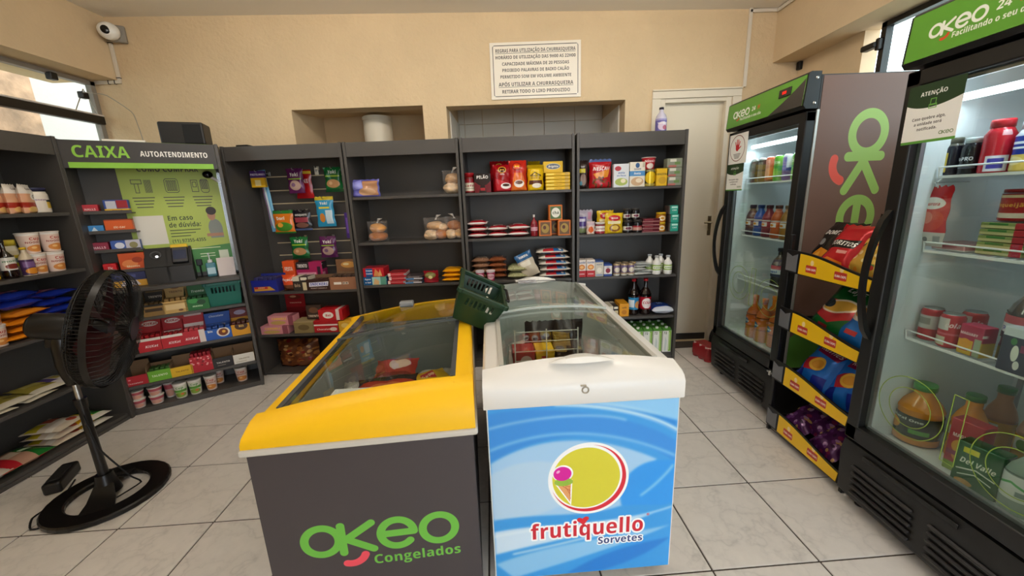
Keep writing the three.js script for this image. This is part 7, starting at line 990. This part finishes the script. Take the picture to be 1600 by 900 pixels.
pile(2, (i) => flatBag('s', 'lbag', 0.17, 0.05, 'blueChips', 'snack_bag', 'dark blue snack bag lying on top of the orange pile', 'snack bag', { y: 0.70 + 0.165 + i * 0.045, w: 0.2, dx: 0.09, dz: 0.02, ry: 0.3 * i, group: 'dark blue bags on the orange pile' }));
stack(5, (i) => flatBag('s', 'lyel', 0.22, 0.024, i === 4 ? 'flatPurple' : 'flatYellow', 'pasta_pack', i === 4 ? 'white and purple flat pack at the end of the olive packs' : 'flat olive and cream pack lying on the low shelf', 'pasta', { y: 0.36 + (i % 2) * 0.02 + (i === 4 ? 0.02 : 0), w: 0.16, dx: 0.14 - i * 0.085, dz: 0.0, ry: 0.14 * ((i % 3) - 1), group: i === 4 ? undefined : 'olive flat packs' }));
pile(3, (i) => flatBag('s', 'lwh', 0.2, 0.036, 'flourBag', 'flour_bag', 'cream and red flour bag in the bottom stack', 'flour', { y: 0.04 + i * 0.038, w: 0.19, dx: -0.04, dz: 0.02, ry: 0.1 * i, group: 'cream flour bags' })); pile(2, (i) => flatBag('s', 'lgr', 0.2, 0.04, 'cornGreen', 'flour_bag', 'yellow and green corn flour bag at the unit end', 'flour', { y: 0.04 + i * 0.042, w: 0.17, dx: 0.02, group: 'yellow and green bags' }));
flatBag('s', 'lred', 0.2, 0.06, 'redGreenBag', 'rice_bag', 'red, beige and green bag lying at the front of the bottom shelf', 'bag', { y: 0.04, w: 0.24, dx: 0.09, dz: -0.01 }); flatBag('s', 'lteal', 0.2, 0.07, 'tealBag', 'detergent_bag', 'teal and beige bag at the near end of the bottom shelf', 'bag', { y: 0.04, w: 0.18, dx: 0.09, dz: -0.01 });

// ---- snack rack bags (tray floor is 42 mm under its line)
const chip = (z, i, w, h, pr, label, { back = 0, tilt = -32, ry = 0, up = 0, roll = 0, group } = {}) => { const m = solo('chip_bag', pouchG(w, h, 0.075, pr, { crumple: 0.22, seal: 0.045 }), printed.foil, label, 'chip bag', [rackX + 0.05 + back, rackTrays[i] - 0.038 + up, z], 0, group); m.rotation.order = 'YXZ'; m.rotation.set(R(tilt), FA + ry, R(roll)); return m; };
chip(-1.86, 0, 0.19, 0.25, 'chipsBlack', 'black chip bag with orange chips on the top tray', { back: 0.03, up: 0.02 }); chip(-1.75, 0, 0.19, 0.25, 'chipsRed', 'red chip bag in front of the black chip bag', { back: -0.01, up: 0.015 }); chip(-1.62, 0, 0.18, 0.25, 'chipsMixed', 'multicoloured chip bag on the top tray beside the red bag', { back: 0.01, up: 0.015 }); chip(-1.68, 0, 0.18, 0.26, 'chipsBlack', 'dark chip bag showing its top edge at the back of the top tray', { back: 0.12, up: 0.03, tilt: -20 }); chip(-1.53, 0, 0.18, 0.26, 'chipsRed', 'red and orange chip bag at the refrigerator end of the top tray', { back: 0.02, up: 0.02 });
chip(-1.74, 1, 0.25, 0.3, 'chipsGreen', 'large green chip bag on the second tray', { back: 0.0, up: 0.015, roll: -6 }); chip(-1.60, 1, 0.17, 0.22, 'chipsBlueBit', 'small blue chip bag beside the large green bag', { back: 0.0, up: 0.015 });
chip(-1.80, 2, 0.22, 0.26, 'chipsBlue', 'bright blue chip bag at the post end of the third tray', { back: 0.0, up: 0.015, roll: -5 }); chip(-1.68, 2, 0.22, 0.26, 'chipsBlue', 'bright blue chip bag behind its neighbours on the third tray', { back: 0.13, up: 0.02 }); chip(-1.59, 2, 0.22, 0.26, 'chipsBlue', 'bright blue chip bag at the refrigerator end of the third tray', { back: 0.0, up: 0.015, roll: 4 });
for (let i = 0; i < 4; i++) chip(-1.86 + i * 0.1, 3, 0.17, 0.22, 'sweetsPurple', 'purple snack bag with a grey header on the bottom tray', { back: 0.0 + (i % 2) * 0.05, up: 0.015 + (i % 2) * 0.02, tilt: -58, group: 'purple bags on the bottom tray' });

// ---- refrigerator contents: x is the front of the item row, z along the shelf
const fput = (x, y, z, name, label, cat, build, group) => { const o = thing(name, label, cat, [x, y, z], FA, group); build(o); return o; };
const plain = (c) => col(c, 0.3), clear = (c) => new THREE.MeshPhysicalMaterial({ color: c, roughness: 0.08, transmission: 0.55, thickness: 0, ior: 1.4, side: THREE.DoubleSide });
{ // near refrigerator
  const y1 = 1.376, y2 = 1.116, y3 = 0.779, y4 = 0.347;
  const yog = (z, x, pr, label, cap, h = 0.125, r = 0.026) => fput(x, y1, z, 'yogurt_bottle', label, 'bottle', (o) => { part('bottle', latheG([[0, 0], [r * 0.95, 0], [r, 0.006], [r, h * 0.72], [r * 0.72, h * 0.84], [r * 0.66, h * 0.86]], pr), printed.gloss, o); part('cap', latheG([[0, h], [r * 0.72, h], [r * 0.76, h * 0.97], [r * 0.76, h * 0.85], [0, h * 0.85]]), plain(cap), o); });
  yog(-1.40, 1.56, 'yogGold', 'black and gold yogurt bottle', '#6a675c'); yog(-1.345, 1.56, 'yogBlack', 'black yogurt bottle with white lettering', '#c9d6d8', 0.118); yog(-1.28, 1.565, 'yogRed', 'large red yogurt bottle', '#c3242e', 0.162, 0.035); yog(-1.205, 1.57, 'yogBlue', 'blue and yellow yogurt bottle', '#d6e2ee', 0.145, 0.032); yog(-1.135, 1.57, 'yogPink', 'pink yogurt bottle with a blue top', '#c3242e', 0.15, 0.033); yog(-1.06, 1.57, 'yogBlue', 'blue and yellow yogurt bottle at the hinge end', '#d6e2ee', 0.145, 0.032); yog(-1.18, 1.65, 'yogRed', 'red yogurt bottle standing behind the blue one', '#c3242e', 0.16, 0.034);
  { const h = solo('ham_pack', pouchG(0.105, 0.21, 0.02, 'hamPack', { seal: 0.05, crumple: 0.15 }), printed.gloss, 'red ham pack hanging inside the glass door', 'ham pack', [1.515, 1.13, -1.385], FA); part('hook', tube([[0, 0.2, 0.0], [0, 0.225, 0.006], [0.006, 0.235, 0.0]], 0.002, 10), plain('#e9e9e6'), h); solo('hook_rail', rod([1.50, 1.352, -1.385], [1.62, 1.352, -1.385], 0.0025), M.steel, 'thin hook arm under the upper wire shelf', 'hook', [0, 0, 0]); }
  stack(2, (i) => fput(1.62, y2 + 0.108, -1.225 + i * 0.095, 'cheese_tub', 'red cheese tub on top of the green packs', 'tub', (o) => jarThing(o, 0.046, 0.1, plain('#a3161f'), plain('#8e141c'), 'tubRed', { neck: 1, lab: [0.05, 0.82], lid: 0.12 }), 'red cheese tubs'));
  for (let i = 0; i < 5; i++) for (let j = 0; j < 2; j++) solo('cheese_pack', cartonG(0.12, 0.02, 0.12, 'cheeseGreen'), printed.gloss, 'flat green and cream cheese pack in a stack', 'cheese', [1.62, y2 + i * 0.0212, -1.215 + j * 0.13], FA, 'flat cheese packs');
  solo('meat_tray', cartonG(0.15, 0.026, 0.12, 'trayPink'), printed.gloss, 'flat pink meat tray on the middle wire shelf', 'tray', [1.61, y2, -1.37], FA);
  for (const [x, z, pr, l] of [[1.565, -1.36, 'canSilver', 'red and silver soda can beside the glass spacer'], [1.555, -1.285, 'canRed', 'red soda can in front of the other cans'], [1.65, -1.30, 'canRed', 'red soda can standing behind the front can']]) fput(x, y3, z, 'soda_can', l, 'can', (o) => canThing(o, 0.032, 0.122, pr));
  solo('juice_box', cartonG(0.066, 0.105, 0.05, 'juiceBox'), printed.carton, 'crimson and yellow juice box beside the soda cans', 'juice box', [1.555, y3, -1.205], FA);
  for (const [z, l] of [[-1.115, 'dark cola bottle with a red and white label beside the juice box'], [-1.01, 'dark cola bottle at the hinge end']]) fput(1.585, y3, z, 'cola_bottle', l, 'bottle', (o) => bottleThing(o, 0.046, 0.3, cola, plain('#20304a'), 'colaLabel', { sh: 0.56, nk: 0.33, lab: [0.3, 0.55] }));
  solo('drink_carton', cartonG(0.075, 0.14, 0.06, 'softBlue'), printed.carton, 'dark blue drink carton in front of the cola bottles', 'carton', [1.535, y3, -1.07], FA);
  const oj = col('#d98a1f', 0.15);
  fput(1.60, y4, -1.36, 'juice_bottle', 'large orange juice bottle with a dark label and green cap', 'bottle', (o) => bottleThing(o, 0.068, 0.245, oj, plain('#3f9a3c'), 'juiceLabel', { sh: 0.6, nk: 0.42, lab: [0.14, 0.5], cap: 0.1 }));
  fput(1.65, y4, -1.24, 'juice_bottle', 'narrow orange juice bottle with a green cap', 'bottle', (o) => bottleThing(o, 0.046, 0.26, oj, plain('#2f7d34'), 'juiceLabel2', { sh: 0.6, nk: 0.46, lab: [0.26, 0.52] }));
  fput(1.77, y4, -1.25, 'juice_bottle', 'brownish juice bottle with a green cap at the back', 'bottle', (o) => bottleThing(o, 0.042, 0.28, plain('#a8744a'), plain('#1f6a3a'), 'juiceLabel2', { sh: 0.6, nk: 0.46 })); fput(1.76, y4, -1.14, 'juice_bottle', 'pinkish brown juice bottle at the back of the bottom', 'bottle', (o) => bottleThing(o, 0.045, 0.28, plain('#b08870'), plain('#7c4a3a'), 'juiceLabel2', { sh: 0.6, nk: 0.46 }));
  solo('nectar_carton', cartonG(0.085, 0.2, 0.06, 'nectarBox'), printed.carton, 'red fruit nectar carton on the refrigerator bottom', 'juice carton', [1.575, y4, -1.17], FA + 0.2);
  solo('juice_pouch', cartonG(0.11, 0.16, 0.06, 'guavaGreen'), printed.gloss, 'green juice pack with white lettering on the refrigerator bottom', 'juice pack', [1.53, y4, -1.09], FA + 0.25);
  for (const [x, z, l] of [[1.54, -0.995, 'clear water bottle with a pale label beside the green juice pack'], [1.55, -0.90, 'clear water bottle at the hinge end']]) fput(x, y4, z, 'water_bottle', l, 'bottle', (o) => bottleThing(o, 0.042, 0.24, clear('#cfe6da'), plain('#2f8a4c'), 'waterLabel', { sh: 0.56, nk: 0.35 }));
}
{ // far refrigerator
  const y1 = 1.399, y2 = 1.054, y3 = 0.749, y4 = 0.347;
  ['canDark', 'canDark', 'canOrange', 'canGreen', 'canPurple', 'canGreen', 'canOrange'].forEach((pr, i) => fput(1.66 + (i > 4 ? 0.0 : 0), y1, -2.66 + i * 0.077, 'drink_can', { canDark: 'dark bronze drink can in the upper row', canOrange: 'orange drink can in the upper row', canGreen: 'bright green drink can in the upper row', canPurple: 'silver and purple drink can in the upper row' }[pr], 'can', (o) => canThing(o, 0.034, 0.15, pr), pr === 'canPurple' ? undefined : pr.slice(3).toLowerCase() + ' drink cans'));
  [['sportPurple', '#3a2a3a'], ['sportBlue', '#1c3a7c'], ['sportRed', '#4a1c24'], ['sportOrange', '#5a2c14'], ['sportAmber', '#5a4014'], ['sportBlue', '#1c3a7c']].forEach(([pr, c], i) => fput(1.66, y2, -2.65 + i * 0.085, 'sports_drink', pr.slice(5).toLowerCase() + (i === 5 ? ' sports drink bottle beside the hinge' : ' sports drink bottle in the second row'), 'bottle', (o) => bottleThing(o, 0.037, 0.2, plain({ sportPurple: '#4a3040', sportBlue: '#1f4f9c', sportRed: '#7c2430', sportOrange: '#b8561c', sportAmber: '#9c6c20' }[pr]), plain(c), pr, { sh: 0.62, nk: 0.46, lab: [0.3, 0.56], cap: 0.1 })));
  for (const [z, l] of [[-2.33, 'dark cola bottle beside the refrigerator edge'], [-2.235, 'dark cola bottle next to the hinge']]) fput(1.66, y3, z, 'cola_bottle', l + ', third shelf', 'bottle', (o) => bottleThing(o, 0.045, 0.25, cola, plain('#20242f'), 'colaLabel', { sh: 0.6, nk: 0.36, lab: [0.3, 0.58] }));
  for (const [x, z] of [[1.68, -2.55], [1.68, -2.45], [1.78, -2.5], [1.70, -2.35]]) fput(x, y4, z, 'orange_soda', 'large orange soda bottle on the refrigerator bottom', 'bottle', (o) => bottleThing(o, 0.048, 0.3, col('#c8641c', 0.12), plain('#d9772c'), 'orangeSoda', { sh: 0.56, nk: 0.32, lab: [0.28, 0.52] }), 'orange soda bottles');
}
// ---- frozen goods
const inFreezer = (O, A, x, y, z) => [O[0] + x * Math.cos(A) + z * Math.sin(A), y, O[2] - x * Math.sin(A) + z * Math.cos(A)];
const frozen = (O, A, x, y, z, w, dep, t, pr, name, label, o = {}) => { const m = solo(name, lying(w, dep, t, pr, { crumple: 0.3, lumps: 0.12 }), printed.gloss, label, o.cat ?? 'frozen food', inFreezer(O, A, x, y, z), A + (o.ry ?? 0), o.group); m.rotation.order = 'YXZ'; m.rotation.x = R(o.tilt ?? 0); return m; };
{
  const f = (...a) => frozen(YO, YA, ...a);
  for (const [x, z] of [[0.2, -0.28], [0.44, -0.28], [0.2, -0.56], [0.44, -0.56], [0.2, -0.86], [0.44, -0.86]]) pile(2, (i) => f(x, 0.301 + i * 0.082, z, 0.22, 0.26, 0.075, 'iceBag', 'frozen_pack', 'frosty grey bag deep in the yellow freezer', { group: 'deep frosty bags', ry: 0.1 * i }));
  pile(3, (i) => f(0.29 + 0.02 * (i % 2), 0.475 + i * 0.045, -0.42 - 0.03 * i, 0.25, 0.19, 0.05, 'frozenRed', 'frozen_pack', 'red and black frozen meal bag in the yellow freezer', { ry: 0.2 * (i - 1.5), tilt: 10, group: 'red frozen bags' }));
  f(0.41, 0.5, -0.34, 0.1, 0.14, 0.06, 'frozenBlue', 'frozen_pack', 'blue frozen bag between the red and yellow bags', { tilt: 30 });
  pile(2, (i) => f(0.5 + 0.02 * i, 0.5 + i * 0.055, -0.36 - 0.05 * i, 0.17, 0.2, 0.055, 'frozenYellow', 'cheese_bread_bag', 'yellow cheese bread bag in the yellow freezer', { ry: 0.25 * (i - 1), tilt: 28, group: 'yellow cheese bread bags' }));
  f(0.46, 0.48, -0.64, 0.2, 0.24, 0.06, 'frozenYellow', 'cheese_bread_bag', 'yellow bag lying deeper behind the other yellow bags', { ry: 0.5, tilt: 8 });
  f(0.13, 0.49, -0.56, 0.11, 0.2, 0.06, 'iceBag', 'frozen_pack', 'frosty pale bag propped against the freezer wall beside the red bags', { tilt: 32 });
  f(0.25, 0.47, -0.86, 0.22, 0.22, 0.06, 'frozenRedBox', 'frozen_pack', 'dull red frozen bag at the far end of the yellow freezer', { tilt: 12 });
  solo('frozen_box', cartonG(0.19, 0.04, 0.13, 'frozenWhite'), printed.carton, 'white frozen food box lying on the red bags', 'box', inFreezer(YO, YA, 0.22, 0.635, -0.29), YA - 0.06);
  const g = thing('freezer_divider', 'white wire divider standing inside the white freezer', 'divider', inFreezer(WO, WA, 0.255, 0.301, -0.5), WA); const l = []; for (let i = 0; i < 11; i++) l.push(rod([-0.13, 0.03 + i * 0.045, 0], [0.15, 0.03 + i * 0.045, 0], 0.0022, 5)); for (const x of [-0.13, 0.01, 0.15]) l.push(rod([x, 0, 0], [x, 0.49, 0], 0.003, 6)); part('grid', merge(l), col('#d6d2c2', 0.4), g);
  for (const [x, wd, pr, n, lab] of [[0.165, 0.1, 'frozenRedBox', 'frozen_box', 'red frozen food box behind the wire divider'], [0.262, 0.085, 'frozenYellow', 'frozen_box', 'yellow frozen pack behind the wire divider'], [0.372, 0.12, 'frozenBrown', 'frozen_box', 'brown and orange frozen box behind the wire divider']]) pile(3, (i) => solo(n, cartonG(wd, 0.125, 0.11, pr), printed.carton, lab, 'box', inFreezer(WO, WA, x, 0.301 + i * 0.127, -0.575), WA, lab + ' stack'));
  for (const [x, l2] of [[0.26, 'dark brown frozen bag behind the yellow packs'], [0.40, 'dark brown frozen bag behind the orange boxes']]) solo('frozen_bag', pouchG(0.15, 0.46, 0.1, 'bagDark', { flat: true, crumple: 0.2 }), printed.gloss, l2, 'frozen food', inFreezer(WO, WA, x, 0.301, -0.71), WA);
  solo('ice_sack', pouchG(0.3, 0.44, 0.05, 'iceBag', { crumple: 0.4, flat: true }), printed.gloss, 'long frosty white sack along the freezer wall', 'ice bag', inFreezer(WO, WA, 0.09, 0.301, -0.34), WA + 1.5);
  solo('ice_sack', pouchG(0.2, 0.44, 0.09, null, { crumple: 0.35, flat: true }), M.film, 'clear frosty sack holding a dark sausage', 'ice bag', inFreezer(WO, WA, 0.48, 0.301, -0.47), WA - 0.2); solo('sausage', new THREE.CapsuleGeometry(0.022, 0.08, 6, 14).rotateZ(0.8), col('#4a2f34', 0.4), 'dark sausage inside the clear frosty sack', 'sausage', inFreezer(WO, WA, 0.47, 0.62, -0.47), WA);
  for (const [x, z, l2] of [[0.44, -0.33, 'pale ice pop pack in front of the clear sack'], [0.52, -0.25, 'pale ice pop pack beside the freezer wall'], [0.44, -0.2, 'pale ice pop pack under the front cover']]) pile(3, (i) => solo('ice_pop_pack', cartonG(0.075, 0.115, 0.07, 'popPack'), printed.carton, l2, 'ice cream', inFreezer(WO, WA, x, 0.301 + i * 0.117, z), WA, l2 + ' stack'));
  for (const [x, z] of [[0.25, -0.2], [0.25, -0.38], [0.2, -0.95], [0.42, -0.95], [0.3, -1.15]]) pile(3, (i) => frozen(WO, WA, x, 0.301 + i * 0.082, z, 0.18, 0.17, 0.074, 'iceBag', 'ice_bag', 'frosty bag lying on the white freezer floor', { group: 'frosty bags on the freezer floor' }));
}
// clear price holder on the far handle of the white freezer, small things by the door
{
  const o = thing('price_holder', 'crumpled clear price holder taped on the white freezer lid', 'price holder', inFreezer(WO, WA, 0.25, 0.862, -1.17), WA); o.rotation.order = 'YXZ'; o.rotation.x = 0.18;
  part('card', new THREE.BoxGeometry(0.11, 0.002, 0.05), big(160, 72, (c, w, h) => ops(c, w, h, '#b9bcc2', [['r', 0.05, 0.2, 0.9, 0.14, '#4c5058'], ['r', 0.05, 0.5, 0.6, 0.1, '#e2e4e8'], ['r', 0.05, 0.72, 0.8, 0.12, '#3c4048']]), 0.2), o);
  part('plastic_sleeve', sheet((u, v) => [(u - 0.5) * 0.15, 0.006 + 0.005 * Math.sin(14 * u + 5 * v) * Math.sin(9 * v), (v - 0.5) * 0.075], 20, 10), M.film, o);
  const six = thing('can_pack', 'red film-wrapped drink pack standing on the tiles by the door', 'drink pack', [1.60, 0, -2.99], 0.2); for (let i = 0; i < 2; i++) for (let j = 0; j < 3; j++) part('can', latheG([[0, 0], [0.031, 0], [0.033, 0.008], [0.033, 0.11], [0.027, 0.122], [0, 0.122]], 'redFilm', 16).translate(-0.034 + i * 0.068, 0.001, -0.068 + j * 0.068), printed.gloss, six); part('film', rb(0.14, 0.126, 0.208, 0.03, 0, 0.0645, 0), new THREE.MeshPhysicalMaterial({ color: '#c9333a', roughness: 0.15, transmission: 0.5, thickness: 0, side: THREE.DoubleSide }), six);
  const wh = thing('rubber_wheel', 'black round wheel leaning behind the far refrigerator', 'wheel', [1.80, 0.125, -3.12], 0.2); part('tyre', new THREE.TorusGeometry(0.09, 0.034, 12, 30), M.rubber, wh); part('hub', cyl(0.07, 0.07, 0.03, 0, 0, 0, 24).rotateX(Math.PI / 2), col('#26241f', 0.6), wh);
  solo('power_cable', tube([[1.70, 0.6, -2.86], [1.66, 0.42, -2.87], [1.64, 0.3, -2.88], [1.66, 0.12, -2.9], [1.72, 0.01, -2.92]], 0.006, 24), col('#d9d2c0', 0.5), 'white power cable hanging behind the far refrigerator', 'cable', [0, 0, 0]);
}
renderer.render(scene, camera);
